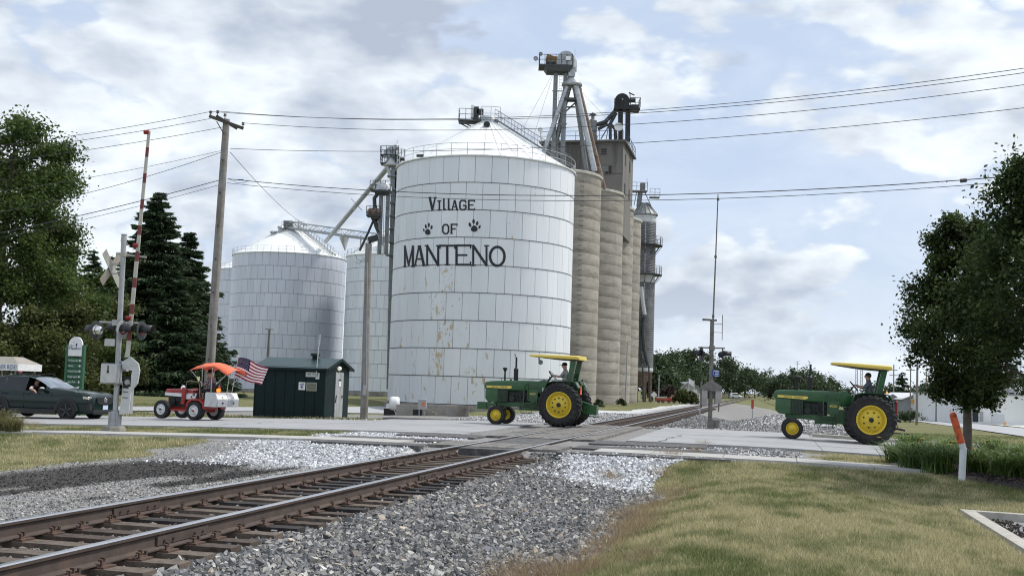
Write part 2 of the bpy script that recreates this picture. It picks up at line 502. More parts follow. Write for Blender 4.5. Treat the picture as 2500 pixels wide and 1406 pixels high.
def _axis(lo, a, b, hi, step, grow=1.13):
    mid = list(np.arange(a, b + step / 2, step))
    out, s = [], step
    p = b
    while p < hi:
        s *= grow; p += s; out.append(min(p, hi))
    neg, s, p = [], step, a
    while p > lo:
        s *= grow; p -= s; neg.append(max(p, lo))
    return np.array(neg[::-1] + mid + out)
def ground_material():
    m = bpy.data.materials.new('ground')
    nt, b = nodes_of(m)
    N, L = nt.nodes.new, nt.links.new
    b.inputs['Roughness'].default_value = 0.95; b.inputs['Specular IOR Level'].default_value = 0.15
    at_ = N('ShaderNodeAttribute'); at_.attribute_name = 'col'
    sep = N('ShaderNodeSeparateColor'); L(at_.outputs['Color'], sep.inputs[0])
    tc = N('ShaderNodeTexCoord')
    def noise(sc, det=6, ro=.6, dim=None):
        n = N('ShaderNodeTexNoise'); L(tc.outputs['Object'], n.inputs['Vector']); n.inputs['Scale'].default_value = sc
        n.inputs['Detail'].default_value = det; n.inputs['Roughness'].default_value = ro
        return n.outputs[0]
    def ramp(x, lo, hi):
        r = N('ShaderNodeMapRange'); L(x, r.inputs[0]); r.inputs[1].default_value = lo; r.inputs[2].default_value = hi
        return r.outputs[0]
    def mix(f, a, c):
        x = N('ShaderNodeMix'); x.data_type = 'RGBA'
        L(f, x.inputs[0])
        for s, k in ((a, 6), (c, 7)):
            if isinstance(s, tuple): x.inputs[k].default_value = (*s, 1)
            else: L(s, x.inputs[k])
        return x.outputs[2]
    def madd(a, bv, mul):
        x = N('ShaderNodeMath'); x.operation = 'MULTIPLY_ADD'; L(bv, x.inputs[0]); x.inputs[1].default_value = mul; L(a, x.inputs[2])
        return x.outputs[0]
    vor = N('ShaderNodeTexVoronoi'); L(tc.outputs['Object'], vor.inputs['Vector']); vor.inputs['Scale'].default_value = 24
    vsep = N('ShaderNodeSeparateColor'); L(vor.outputs['Color'], vsep.inputs[0])
    f1 = noise(30, 8, .7); f2 = noise(1.3, 5); f3 = noise(.35, 4); f4 = noise(9, 5)
    grav = mix(vsep.outputs[0], (.10, .10, .105), (.34, .34, .35))
    grav = mix(ramp(f2, .38, .68), grav, (.27, .255, .23))
    white = mix(vsep.outputs[1], (.34, .34, .345), (.72, .73, .74))
    gl = mix(ramp(madd(sep.outputs[1], f1, .35), .52, .80), grav, white)
    dk = mix(f1, (.022, .021, .022), (.10, .095, .09))
    gl = mix(ramp(madd(sep.outputs[2], f1, .5), .42, .85), gl, dk)
    dirtg = mix(ramp(f4, .3, .7), (.088, .104, .040), (.165, .17, .074))
    dry = mix(ramp(f1, .3, .7), (.18, .155, .085), (.28, .245, .15))
    gr = mix(ramp(madd(f3, f2, .5), .68, 1.05), dirtg, dry)
    edge = madd(sep.outputs[0], f4, .22)
    c = mix(ramp(edge, .56, .66), gl, gr)
    L(c, b.inputs['Base Color'])
    bp = N('ShaderNodeBump'); bp.inputs['Strength'].default_value = .7; bp.inputs['Distance'].default_value = .03
    L(f1, bp.inputs['Height']); L(bp.outputs[0], b.inputs['Normal'])
    return m
def build_ground():
    xs = _axis(-2500, -24, 18, 2500, .22); ys = _axis(-60, 6, 58, 3800, .22)
    X, Y = np.meshgrid(xs, ys)
    x, y = X.ravel(), Y.ravel()
    z = ground_h(x, y)
    V = np.stack([x, y, z], 1)
    nx, ny = len(xs), len(ys)
    i = (np.arange(ny - 1)[:, None] * nx + np.arange(nx - 1)[None, :]).ravel()
    F = np.stack([i, i + 1, i + 1 + nx, i + nx], 1)
    C = np.stack([np.clip(grass_amt(x, y) * .5 + .5, 0, 1), np.clip(white_amt(x, y) * .5 + .45, 0, 1), dark_amt(x, y)], 1)
    o = link('ground', np_mesh('ground', V, F, ground_material(), True, C))
    tag(o, kind='structure')
build_ground()

# ------------------------------------------------------------------ rocks
def _box_rocks(P, S, C, rng):
    n = len(P)
    base = np.array([[i, j, k] for k in (-1, 1) for j in (-1, 1) for i in (-1, 1)], float)
    V = base[None] * rng.uniform(.45, 1.0, (n, 8, 1)) * rng.uniform(.55, 1.0, (n, 1, 3)) + rng.normal(0, .12, (n, 8, 3))
    a, b_, c = (rng.uniform(0, 2 * np.pi, n) for _ in range(3))
    def rot(ax, t):
        co, si = np.cos(t), np.sin(t); M = np.zeros((n, 3, 3)); i, j = [(1, 2), (0, 2), (0, 1)][ax]
        M[:, ax, ax] = 1; M[:, i, i] = co; M[:, j, j] = co; M[:, i, j] = -si; M[:, j, i] = si
        return M
    M = rot(2, a) @ rot(0, b_) @ rot(1, c)
    V = np.einsum('nij,nkj->nki', M, V) * S[:, None, None] + P[:, None, :]
    q = np.array([(0, 2, 3, 1), (4, 5, 7, 6), (0, 1, 5, 4), (2, 6, 7, 3), (0, 4, 6, 2), (1, 3, 7, 5)])
    F = (q[None] + np.arange(n)[:, None, None] * 8).reshape(-1, 4)
    Cv = np.repeat(C, 8, axis=0)
    return V.reshape(-1, 3), F, Cv
def attr_mat(name, rough=.85, spec=.3, trans=0.0, mulnoise=0.0):
    m = bpy.data.materials.new(name); nt, b = nodes_of(m)
    a = nt.nodes.new('ShaderNodeAttribute'); a.attribute_name = 'col'
    nt.links.new(a.outputs['Color'], b.inputs['Base Color'])
    b.inputs['Roughness'].default_value = rough; b.inputs['Specular IOR Level'].default_value = spec
    if trans > 0:
        t = nt.nodes.new('ShaderNodeBsdfTranslucent'); nt.links.new(a.outputs['Color'], t.inputs[0])
        mx = nt.nodes.new('ShaderNodeMixShader'); mx.inputs[0].default_value = trans
        nt.links.new(b.outputs[0], mx.inputs[1]); nt.links.new(t.outputs[0], mx.inputs[2])
        nt.links.new(mx.outputs[0], nt.nodes['Material Output'].inputs[0])
    return m
M_ROCK = attr_mat('rock'); M_BLADE = attr_mat('grass_blade', .6, .2, .3)
TIE0, TIES, NT = 5.0, 0.5, 40
TIE_U = [TIE0 + i * TIES + random.uniform(-.035, .035) for i in range(NT)]
TIE_A = [random.uniform(-.012, .012) for i in range(NT)]
def on_tie(u, v):
    k = np.clip(np.round((u - TIE0) / TIES).astype(int), 0, NT - 1)
    return (np.abs(u - np.array(TIE_U)[k]) < .125) & (np.abs(v) < 1.33) & (u < TIE_U[-1] + .2)
def visible(x, y, z, mx=60, my=60):
    """inside the photograph's frame (with a margin)"""
    A = np.array(CAMROT.transposed())
    q = np.stack([x, y, z - EYE], 1) @ A.T
    px = 1250 + FPX * q[:, 0] / -q[:, 2]; py = 703 - FPX * q[:, 1] / -q[:, 2]
    return (q[:, 2] < -1) & (px > -mx) & (px < 2500 + mx) & (py < 1406 + my + 40) & (py > 0)
def rand_uv(n, u0, u1, v0, v1):
    u = RNG.uniform(u0, u1, n); v = RNG.uniform(v0, v1, n)
    p = UD * 0
    x = u * UD.x + (v - VC) * VD.x; y = u * UD.y + (v - VC) * VD.y
    return u, v, x, y
def build_ballast():
    parts = []
    def layer(n, u0, u1, v0, v1, size, lift, palette, keep, tint=False):
        u, v, x, y = rand_uv(n, u0, u1, v0, v1)
        z = ground_h(x, y)
        k = visible(x, y, z, 150, 150) & keep(u, v, x, y)
        u, v, x, y, z = u[k], v[k], x[k], y[k], z[k]
        n = len(u)
        s = size[0] + (size[1] - size[0]) * RNG.random(n) ** 1.7
        P = np.stack([x, y, z + lift * s + RNG.uniform(-.25, .35, n) * s], 1)
        pal = np.array(palette); C = pal[RNG.integers(0, len(pal), n)] * RNG.uniform(.7, 1.3, (n, 1))
        if tint:
            wa = sst(-1.6, .2, white_amt(x, y) + RNG.normal(0, .35, n))[:, None]; C = C * (1 - wa) + wa * (np.array([[.56, .56, .57]]) * RNG.uniform(.55, 1.3, (n, 1)))
            C = C * (1 - .82 * np.clip(dark_amt(x, y) * 1.3 + RNG.normal(0, .08, n), 0, 1))[:, None]
        parts.append(_box_rocks(P, s, C, RNG))
    grey = [(.185, .183, .184), (.14, .14, .145), (.24, .238, .238), (.105, .105, .11), (.31, .305, .30), (.215, .20, .185), (.17, .175, .19), (.38, .365, .34)]
    brown = [(.15, .125, .105), (.20, .17, .15), (.12, .10, .09), (.24, .21, .18), (.17, .16, .155)]
    white = [(.66, .67, .69), (.55, .56, .58), (.74, .75, .76), (.42, .43, .45), (.30, .30, .31)]
    pale = [(.40, .385, .36), (.48, .465, .44), (.33, .32, .30), (.44, .43, .42)]
    mid = [(.30, .29, .28), (.22, .215, .21), (.38, .37, .36), (.14, .14, .14), (.46, .45, .44)]
    edge = lambda u, v, x, y: (grass_amt(x, y) < .12) & (white_amt(x, y) < .25)
    layer(60000, 4, 25, 1.0, 4.6, (.019, .041), .25, grey, lambda u, v, x, y: edge(u, v, x, y) & ~on_tie(u, v))
    layer(2600, 4, 25, 1.2, 4.6, (.035, .06), .3, grey + [(.5, .49, .46), (.42, .36, .30)], lambda u, v, x, y: edge(u, v, x, y) & ~on_tie(u, v))
    layer(17000, 4, 24.6, -1.3, 1.25, (.018, .040), .2, brown + grey[:3], lambda u, v, x, y: ~on_tie(u, v) & (np.abs(np.abs(v) - .755) > .085))
    layer(2200, 4, 24.4, -1.3, 1.3, (.010, .022), 0, brown, lambda u, v, x, y: on_tie(u, v) & (np.abs(np.abs(v) - .755) > .2) & (RNG.random(len(u)) < .35))
    layer(46000, 4, 25, -7.6, -1.25, (.008, .024), .15, pale + mid + grey[:2], lambda u, v, x, y: (grass_amt(x, y) < .15) & (RNG.random(len(u)) < np.clip(1.3 - np.abs(v) * .13, .35, 1)), tint=True)
    wk = lambda u, v, x, y: (white_amt(x, y) > RNG.normal(.10, .42, len(u))) & (grass_amt(x, y) < .15)
    layer(15000, 20, 25.3, 1.6, 5.6, (.022, .048), .3, white, wk)
    layer(15000, 19, 25.4, -7, -1.5, (.018, .040), .3, white, wk)
    layer(9000, 26.9, 31.1, -6, -1.7, (.018, .036), .3, white, wk)
    layer(5000, 27.0, 31, 2.4, 7, (.018, .034), .3, white + grey, wk)
    layer(14000, 43.5, 52, 1.6, 10, (.020, .040), .3, white + mid + grey, lambda u, v, x, y: grass_amt(x, y) < .1)
    layer(8000, 52, 80, 1.4, 6, (.03, .06), .3, mid + grey, lambda u, v, x, y: grass_amt(x, y) < .1)
    layer(7000, 43.4, 48, -14, -1.6, (.018, .04), .3, white + mid, lambda u, v, x, y: grass_amt(x, y) < .1)
    layer(9000, 48, 80, -9, -1.4, (.03, .055), .3, mid + white[:2], lambda u, v, x, y: grass_amt(x, y) < .1)
    off, Vs, Fs, Cs = 0, [], [], []
    for V, F, C in parts:
        Vs.append(V); Fs.append(F + off); Cs.append(C); off += len(V)
    me = np_mesh('ballast_stones', np.concatenate(Vs), np.concatenate(Fs), M_ROCK, False, np.concatenate(Cs))
    tag(link('ballast_stones', me), 'loose grey and white crushed stone lying along the railway track', 'gravel', kind='stuff')
build_ballast()

# ------------------------------------------------------------------ lawn blades
def build_lawn():
    Vs, Fs, Cs, off = [], [], [], 0
    def patch(n, u0, u1, v0, v1, h, w, keep=None, dryness=.5):
        nonlocal off
        u, v, x, y = rand_uv(n, u0, u1, v0, v1)
        z = ground_h(x, y); g = grass_amt(x, y)
        k = visible(x, y, z, 80, 120) & (g > RNG.uniform(-.05, .25, n))
        if keep is not None: k &= keep(u, v, x, y)
        u, v, x, y, z, g = u[k], v[k], x[k], y[k], z[k], g[k]
        n = len(u)
        dist = np.hypot(x, y)
        clump = fbm(x * 2.2, y * 2.2, 31)
        hh = RNG.uniform(h[0], h[1], n) * (.7 + .6 * clump); ww = w * RNG.uniform(.7, 1.4, n) * (.5 + dist / 24)
        a = RNG.uniform(0, 2 * np.pi, n); lean = RNG.normal(0, .55, (n, 2)) * hh[:, None]
        dx, dy = np.cos(a) * ww, np.sin(a) * ww
        V = np.zeros((n, 3, 3))
        V[:, 0] = np.stack([x - dx, y - dy, z - .01], 1); V[:, 1] = np.stack([x + dx, y + dy, z - .01], 1)
        V[:, 2] = np.stack([x + lean[:, 0], y + lean[:, 1], z + hh], 1)
        F = np.arange(n * 3).reshape(n, 3) + off; off += n * 3
        dry = np.clip((fbm(x * .5, y * .28, 41) - .5) * 2.2 + dryness + .17 + (fbm(x * 2.4, y * 1.5, 51) - .5) * 2.4, 0, 1)
        dry = np.where(RNG.random(n) < .18, np.clip(dry + RNG.uniform(-.5, .6, n), 0, 1), dry)
        ed = sst(.45, .05, g) * .45
        dry = np.clip(dry + ed * (v > 0), 0, 1)[:, None]
        ga = np.array([.128, .155, .058]); gb = np.array([.44, .395, .235])
        C = (ga * (1 - dry) + gb * dry) * RNG.uniform(.6, 1.45, (n, 1))
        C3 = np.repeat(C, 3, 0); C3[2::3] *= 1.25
        Vs.append(V.reshape(-1, 3)); Fs.append(F); Cs.append(C3)
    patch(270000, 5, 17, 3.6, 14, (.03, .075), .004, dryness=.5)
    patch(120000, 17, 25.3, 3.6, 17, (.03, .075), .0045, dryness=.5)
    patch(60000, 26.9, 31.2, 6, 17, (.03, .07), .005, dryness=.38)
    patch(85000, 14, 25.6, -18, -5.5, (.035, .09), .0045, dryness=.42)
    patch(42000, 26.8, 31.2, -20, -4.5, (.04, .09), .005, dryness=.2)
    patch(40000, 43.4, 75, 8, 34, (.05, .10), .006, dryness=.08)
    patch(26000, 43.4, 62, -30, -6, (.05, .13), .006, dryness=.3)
    me = np_mesh('lawn_grass', np.concatenate(Vs), np.concatenate(Fs), M_BLADE, False, np.concatenate(Cs))
    tag(link('lawn_grass', me), 'short half dried mown grass of the lawns either side of the track', 'grass', kind='stuff')
    # long dry tufts along the edge of the ballast
    Vs2, Fs2, Cs2, o2 = [], [], [], 0
    spots = [(1290, 1385, 1.0), (1380, 1395, .9), (1345, 1400, .9), (1520, 1290, 1.1), (1560, 1265, 1.0), (1500, 1320, .8), (1600, 1240, .9), (1490, 1180, .6), (1640, 1160, .7), (1450, 1350, .5), (1245, 1398, .8),
             (1610, 1180, .6), (1560, 1300, .7), (1660, 1220, .6), (1440, 1385, .7), (1700, 1150, .5), (1720, 1090, .5), (1560, 1400, .5), (60, 1020, .6), (90, 1022, .5), (1530, 1255, .6), (1470, 1335, .6), (1625, 1205, .7)]
    for (qx, qy, s) in spots:
        c = gz(qx, qy, -.5 if qy > 1100 else -.1); n = int(330 * s)
        x = c.x + RNG.normal(0, .20 * s, n); y = c.y + RNG.normal(0, .26 * s, n); z = ground_h(x, y)
        hh = RNG.uniform(.08, .27, n) * (.65 + .5 * s); a = RNG.uniform(0, 2 * np.pi, n); ww = RNG.uniform(.0022, .0045, n)
        dx, dy = np.cos(a) * ww, np.sin(a) * ww; le = RNG.normal(0, .7, (n, 2)) * hh[:, None]
        V = np.stack([np.stack([x - dx, y - dy, z], 1), np.stack([x + dx, y + dy, z], 1), np.stack([x + le[:, 0], y + le[:, 1], z + hh], 1)], 1)
        Vs2.append(V.reshape(-1, 3)); Fs2.append(np.arange(n * 3).reshape(n, 3) + o2); o2 += n * 3
        Cs2.append(np.repeat(np.array([.36, .275, .175]) * RNG.uniform(.55, 1.3, (n, 1)), 3, 0))
    me = np_mesh('dry_grass_tufts', np.concatenate(Vs2), np.concatenate(Fs2), M_BLADE, False, np.concatenate(Cs2))
    tag(link('dry_grass_tufts', me), 'straw coloured dead grass tufts where lawn meets the ballast', 'dry grass', kind='stuff')
build_lawn()

# ------------------------------------------------------------------ road, pavement and crossing
M_CONC = wmat('concrete_road', (.325, .33, .34), .9, 0, .10, (.9, .9, .9), (.21, .21, .212), (.14, 1.1, 1), .50, .70, bump=.1, dark2=(.25, .245, .235), d2=(2.2, 2.2, 2.2), lo2=.58, hi2=.72)
M_WALK = mat('concrete_walk', (.40, .395, .38), .9, var=.14, scale=2, bump=.12, bscale=50, dark=(.28, .27, .25), dscale=2.2, damt=.25)
M_ASPH = mat('asphalt', (.085, .085, .088), .95, var=.35, scale=25, bump=.7, bscale=60, dark=(.16, .155, .15), dscale=4, damt=.5)
M_LOT = mat('asphalt_lot', (.23, .235, .245), .95, var=.2, scale=30, bump=.3, bscale=80, dark=(.10, .10, .10), dscale=3, damt=.2)
M_KERB = mat('kerb_concrete', (.40, .385, .345), .9, var=.15, scale=4, bump=.1, dark=(.32, .29, .24), dscale=3, damt=.3)
def sheet(name, us, vs, top, thick, m, parent=None, zoff=0.0):
    """slab following the road profile; us/vs = ranges in the track frame"""
    b = MB(); nv = max(2, int((vs[1] - vs[0]) / .8) + 1)
    V = []
    vv = np.linspace(vs[0], vs[1], nv)
    for v in vv:
        z = top(v) + zoff
        for u in us:
            for dz in (0, -thick):
                p = T(u, v, z + dz); V.append(p)
    F = []
    for i in range(nv - 1):
        a, c = i * 4, i * 4 + 4
        F += [(a, a + 2, c + 2, c), (a + 1, c + 1, c + 3, a + 3), (a, c, c + 1, a + 1), (a + 2, a + 3, c + 3, c + 2)]
    e = (nv - 1) * 4
    F += [(0, 1, 3, 2), (e, e + 2, e + 3, e + 1)]
    b.add(V, F, False)
    return b.build(name, m, parent)
road = tag(bpy.data.objects.new('road', None), kind='structure'); COL.objects.link(road)
def road_edges(v): return 31.25 + .02 * max(0, -v - 4), (43.4 if -9 < v < 7.5 else 41.2)
_vs = [-62, -48, -36, -30.5, -25, -19.5, -14, -8.6, -2.35]
_vs2 = [2.35, 7.6, 13, 18.5, 24, 30, 38, 48, 62, 90]
for lst in (_vs, _vs2):
    for a, c in zip(lst[:-1], lst[1:]):
        e0, e1 = road_edges((a + c) / 2)
        for k, (q0, q1) in enumerate(((e0, (e0 + e1) / 2 - .006), ((e0 + e1) / 2 + .006, e1))):
            sheet('slab', (q0, q1), (a + .007, c - .007), zroad, .12, M_CONC, road, zoff=-.004 + random.uniform(-.003, .003))
def cracks():
    """wandering dark cracks and tar seams in the slabs"""
    m = mat('crack_tar', (.05, .05, .052), .9); rng = random.Random(5)
    for (u0, v0, du, dv, n, w) in ((31.4, -11, 5, .6, 12, .03), (36.4, -16, 5, -1.0, 12, .03), (32, -5.5, .8, 5, 12, .025), (31.4, 10.5, 4.8, .8, 12, .03), (33.8, 5, .5, 6, 14, .025), (36.6, 14, 4.4, -.8, 12, .03), (37, -12, .6, 8, 14, .022), (31.5, 3.2, 5, .3, 12, .02), (38, 4, .3, 8, 14, .02)):
        b = MB(); P = []
        for i in range(n + 1):
            u, v = u0 + du * i / n + rng.uniform(-.12, .12), v0 + dv * i / n + rng.uniform(-.12, .12); P.append((u, v))
        V = []
        for i, (u, v) in enumerate(P):
            a, c = P[max(0, i - 1)], P[min(n, i + 1)]; d = Vector((c[0] - a[0], c[1] - a[1])).normalized(); ww = w * rng.uniform(.4, 1.2)
            for s_ in (-1, 1): q = (u - d.y * ww * s_, v + d.x * ww * s_); V.append(T(q[0], q[1], float(zroad(q[1])) + .003))
        b.add(V, [(2 * i, 2 * i + 1, 2 * i + 3, 2 * i + 2) for i in range(n)], False); b.build('crack', m, road, fix=False)
cracks()
walk = tag(bpy.data.objects.new('pavement', None), kind='structure'); COL.objects.link(walk)
_w = list(np.arange(-15.4, -2.4, 1.55)) + [-2.4]
for a, c in zip(_w[:-1], _w[1:]): sheet('slab', (25.75 - .0 * a, 27.05), (a + .008, c - .008), zroad, .1, M_WALK, walk, zoff=-.012 + random.uniform(-.006, .006))
_w = [2.3] + list(np.arange(3.6, 16, 1.6))
for a, c in zip(_w[:-1], _w[1:]): sheet('slab', (25.45, 26.85), (a + .008, c - .008), zroad, .1, M_WALK, walk, zoff=-.012 + random.uniform(-.006, .006))
apr = tag(bpy.data.objects.new('asphalt_apron', None), kind='structure'); COL.objects.link(apr)
for (q, w) in (((24.75, 25.7), (-4.2, -1.55)), ((27.05, 28.0), (-4.6, -1.55)), ((29.6, 31.2), (-3.8, -1.55)), ((24.75, 25.42), (1.6, 5.4)), ((26.88, 28.2), (1.6, 5.2)), ((29.4, 31.2), (1.6, 4.6)), ((24.7, 25.3), (-.62, .62)), ((27.4, 30.6), (-.62, .62))):
    sheet('apron_patch', q, w, lambda v: -.028, .22, M_ASPH, apr)
for (q, w) in (((43.45, 44.6), (-9, -1.6)), ((43.45, 44.6), (1.6, 6.5))): sheet('apron_patch', q, w, lambda v: -.05, .2, M_ASPH, apr)
kerb = MB()
for a, c in ((7.7, 13.9), (14.0, 20), (20.1, 27), (27.1, 36)):
    for (va, vc) in ((a, c),):
        z0, z1 = float(zroad(va)), float(zroad(vc))
        kerb.add([T(41.22, va, z0 + .10), T(41.22, vc, z1 + .10), T(41.5, vc, z1 + .11), T(41.5, va, z0 + .11), T(41.18, va, z0 - .1), T(41.18, vc, z1 - .1), T(41.5, vc, z1 - .1), T(41.5, va, z0 - .1)],
                 [(0, 1, 2, 3), (0, 4, 5, 1), (3, 2, 6, 7), (0, 3, 7, 4), (1, 5, 6, 2)], False)
tag(kerb.build('kerb', M_KERB), kind='structure')

# crossing planks
M_PLANK = mat('crossing_timber', (.20, .19, .18), .9, var=.3, scale=3, bump=.5, bscale=25, dark=(.09, .085, .08), dscale=5, damt=.6)
def planks():
    root = tag(bpy.data.objects.new('crossing_deck', None), kind='structure'); COL.objects.link(root)
    rows_in = [(-.615, -.33), (-.315, -.02), (-.005, .29), (.305, .615)]
    rows_out = [(-1.53, -1.20), (-1.19, -.86), (.86, 1.19), (1.20, 1.53)]
    def lay(u0, u1, rows, step):
        us = list(np.arange(u0, u1 - .3, step)) + [u1]
        for a, c in zip(us[:-1], us[1:]):
            for (v0, v1) in rows:
                z = -.006 + random.uniform(-.010, .004)
                b = MB(); m = T((a + c) / 2, (v0 + v1) / 2, z - .1)
                b.box(m, (v1 - v0 - .012, c - a - .014, .2), rz=-PHI)
                b.build('plank', M_PLANK, root)
    lay(25.3, 27.35, rows_in + rows_out, 2.1)
    lay(30.7, 43.5, rows_in, 3.2)
    lay(31.0, 43.5, rows_out, 3.1)
planks()

# ------------------------------------------------------------------ railway track
M_RAIL = mat('rail_rust', (.072, .053, .045), .75, var=.25, scale=5, bump=.1, dark=(.12, .075, .053), dscale=3, damt=.3)
M_RTOP = mat('rail_polished', (.50, .51, .54), .28, metal=.85, var=.1, scale=20)
M_TIE = [mat('tie_brown', (.074, .056, .045), .95, var=.4, scale=9, bump=.8, bscale=30, dark=(.045, .036, .03), dscale=6, damt=.5),
         mat('tie_black', (.026, .023, .024), .9, var=.4, scale=9, bump=.6, bscale=30, dark=(.085, .07, .058), dscale=5, damt=.3),
         mat('tie_grey', (.125, .100, .082), .95, var=.35, scale=9, bump=.8, bscale=30, dark=(.08, .062, .05), dscale=6, damt=.5)]
M_PLATE = mat('plate_rust', (.105, .063, .046), .85, var=.35, scale=14, bump=.3, bscale=60, dark=(.07, .045, .035), dscale=9, damt=.4)
def build_track():
    root = tag(bpy.data.objects.new('railway_track', None), kind='structure'); COL.objects.link(root)
    prof = [(-.07, -.172), (.07, -.172), (.07, -.160), (.013, -.142), (.0085, -.055), (.034, -.038), (.036, -.012), (.026, -.001), (-.026, -.001), (-.036, -.012), (-.034, -.038), (-.0085, -.055), (-.013, -.142), (-.07, -.160)]
    for side in (-1, 1):
        b = MB(); n = len(prof)
        us = [3.0] + list(np.arange(6, 60, 6.0)) + [80, 120, 200, 400, 900]
        V = [T(u, side * .755 + a, z) for u in us for (a, z) in prof]
        for i in range(len(us) - 1):
            for k in range(n):
                b.mi = 1 if k in (6, 7, 8) else 0
                k2 = (k + 1) % n
                b.f.append([i * n + k, i * n + k2, (i + 1) * n + k2, (i + 1) * n + k]); b.m.append(b.mi); b.sm.append(False)
        b.v = [tuple(p) for p in V]
        b.mi = 0
        rail = b.build('rail', [M_RAIL, M_RTOP], root)
        for u in ((9.9, 17.8) if side > 0 else (11.6, 20.3)):           # joint bars with bolts
            j = MB()
            for s in (-1, 1):
                j.box(T(u, side * .755 + s * .022, -.100), (.022, .95, .078), rz=-PHI)
                for q in (-.36, -.2, .2, .36):
                    j.cyl(T(u + q, side * .755 + s * .03, -.1), T(u + q, side * .755 + s * .052, -.1), .014, n=6, smooth=False)
            j.build('joint_bar', M_RAIL, rail)
    # ties, with plates, spikes and anchors as sub-parts
    tb = MB(); tb.box((0, 0, 0), (2.6, .225, .17))
    tie_me = [tb.mesh('tie', m) for m in M_TIE]
    pb = MB(); pb.box((0, 0, 0), (.36, .19, .016)); pb.box((.105, 0, .012), (.03, .19, .014)); pb.box((-.105, 0, .012), (.03, .19, .014))
    plate_me = pb.mesh('tie_plate', M_PLATE)
    sb = MB()
    for (a, q) in ((.088, .055), (-.088, -.055), (.135, -.06), (-.135, .06)):
        sb.box((a, q, .028), (.016, .016, .05)); sb.box((a - .008 * np.sign(a), q, .056), (.036, .026, .014))
    spike_me = sb.mesh('spikes', M_PLATE)
    ab = MB(); ab.box((0, .02, .0), (.17, .022, .035)); ab.box((.085, .02, .014), (.02, .03, .06)); ab.box((-.085, .02, .014), (.02, .03, .06))
    anch_me = ab.mesh('rail_anchor', M_RAIL)
    for i in range(NT):
        k = random.choices((0, 1, 2), (4, 3, 3))[0]
        o = link('tie', tie_me[k], root)
        p = T(TIE_U[i], random.uniform(-.05, .05), -.275 + random.uniform(-.008, .006))
        o.location = p; o.rotation_euler = (0, random.uniform(-.004, .004), -PHI + TIE_A[i])
        for side in (-1, 1):
            q = link('tie_plate', plate_me, o); q.location = (side * .755, 0, .094)
            s = link('spikes', spike_me, o); s.location = (side * .755, 0, .094)
            if i % 2 == 0 or i % 5 == 1:
                a = link('rail_anchor', anch_me, o); a.location = (side * .755, .115, .1)
    far = MB()
    for u in np.arange(44.2, 110, .5):
        far.box(T(u, random.uniform(-.04, .04), -.272), (2.6, .22, .17), rz=-PHI)
    o = far.build('distant_ties', M_TIE[0], root); o['kind'] = 'stuff'
build_track()
# ------------------------------------------------------------------ grain bins and elevator
M_BIG = [wmat('silo_paint_%d' % i, c, .5, 0, .05, (.5, .5, .12), (.58, .61, .63), (1.3, 1.3, .25), .60, .80, spec=.4) for i, c in enumerate(((.755, .782, .822), (.725, .757, .80), (.785, .808, .842)))]
M_PEEL = wmat('silo_paint_peeling', (.745, .772, .812), .6, 0, .05, (.5, .5, .12), (.52, .43, .30), (1.9, 1.9, .8), .59, .65, dark2=(.34, .24, .14), d2=(4.5, 4.5, 2.0), lo2=.66, hi2=.70, spec=.3)
M_BIGS = mat('silo_seam', (.13, .14, .155), .7, var=.2, scale=2)
M_ROOFW = wmat('silo_roof_white', (.80, .82, .82), .5, 0, .05, (.6, .6, .6), (.50, .52, .52), (1.4, 1.4, 1.4), .60, .68, spec=.3)
M_BIN = [wmat('bin_metal_%d' % i, c, .42, .25, .06, (.8, .8, .1), (.46, .49, .55), (1.2, 1.2, .12), .60, .85) for i, c in enumerate(((.58, .61, .69), (.555, .585, .665), (.605, .635, .71)))]
M_BINW = [wmat('bin_white_%d' % i, c, .45, .1, .06, (.8, .8, .1), (.46, .50, .55), (1.2, 1.2, .12), .60, .85) for i, c in enumerate(((.71, .75, .81), (.68, .72, .78), (.74, .78, .83)))]
M_BINS = mat('bin_seam', (.30, .32, .35), .7)
M_GALV = mat('galvanised', (.42, .44, .46), .45, .55, var=.18, scale=3, dark=(.25, .26, .27), dscale=2, damt=.3)
M_GALVD = mat('galvanised_dark', (.20, .215, .22), .55, .35, var=.2, scale=3, dark=(.10, .10, .10), dscale=2, damt=.4)
M_STEEL = mat('dark_steel', (.055, .06, .062), .6, .2, var=.25, scale=4)
M_BLACK = mat('black_paint', (.012, .013, .015), .55, 0, var=.2, scale=4)
M_RUSTP = mat('rusty_pipe', (.20, .135, .10), .8, .1, var=.3, scale=3, dark=(.33, .27, .23), dscale=2, damt=.5)
M_RAILW = mat('railing_pale', (.45, .47, .48), .5, .4)
M_FOUND = mat('foundation_concrete', (.30, .285, .26), .95, var=.25, scale=1.5, bump=.4, bscale=20, dark=(.16, .145, .125), dscale=.8, damt=.5)
M_BROWNG = mat('ochre_guard', (.27, .15, .045), .7, 0, var=.3, scale=2)
M_WHITE = mat('white_enamel', (.78, .80, .80), .5)
M_PAINTK = mat('lettering_black', (.016, .018, .024), .6, var=.4, scale=6, dark=(.05, .055, .06), dscale=3, damt=.2)

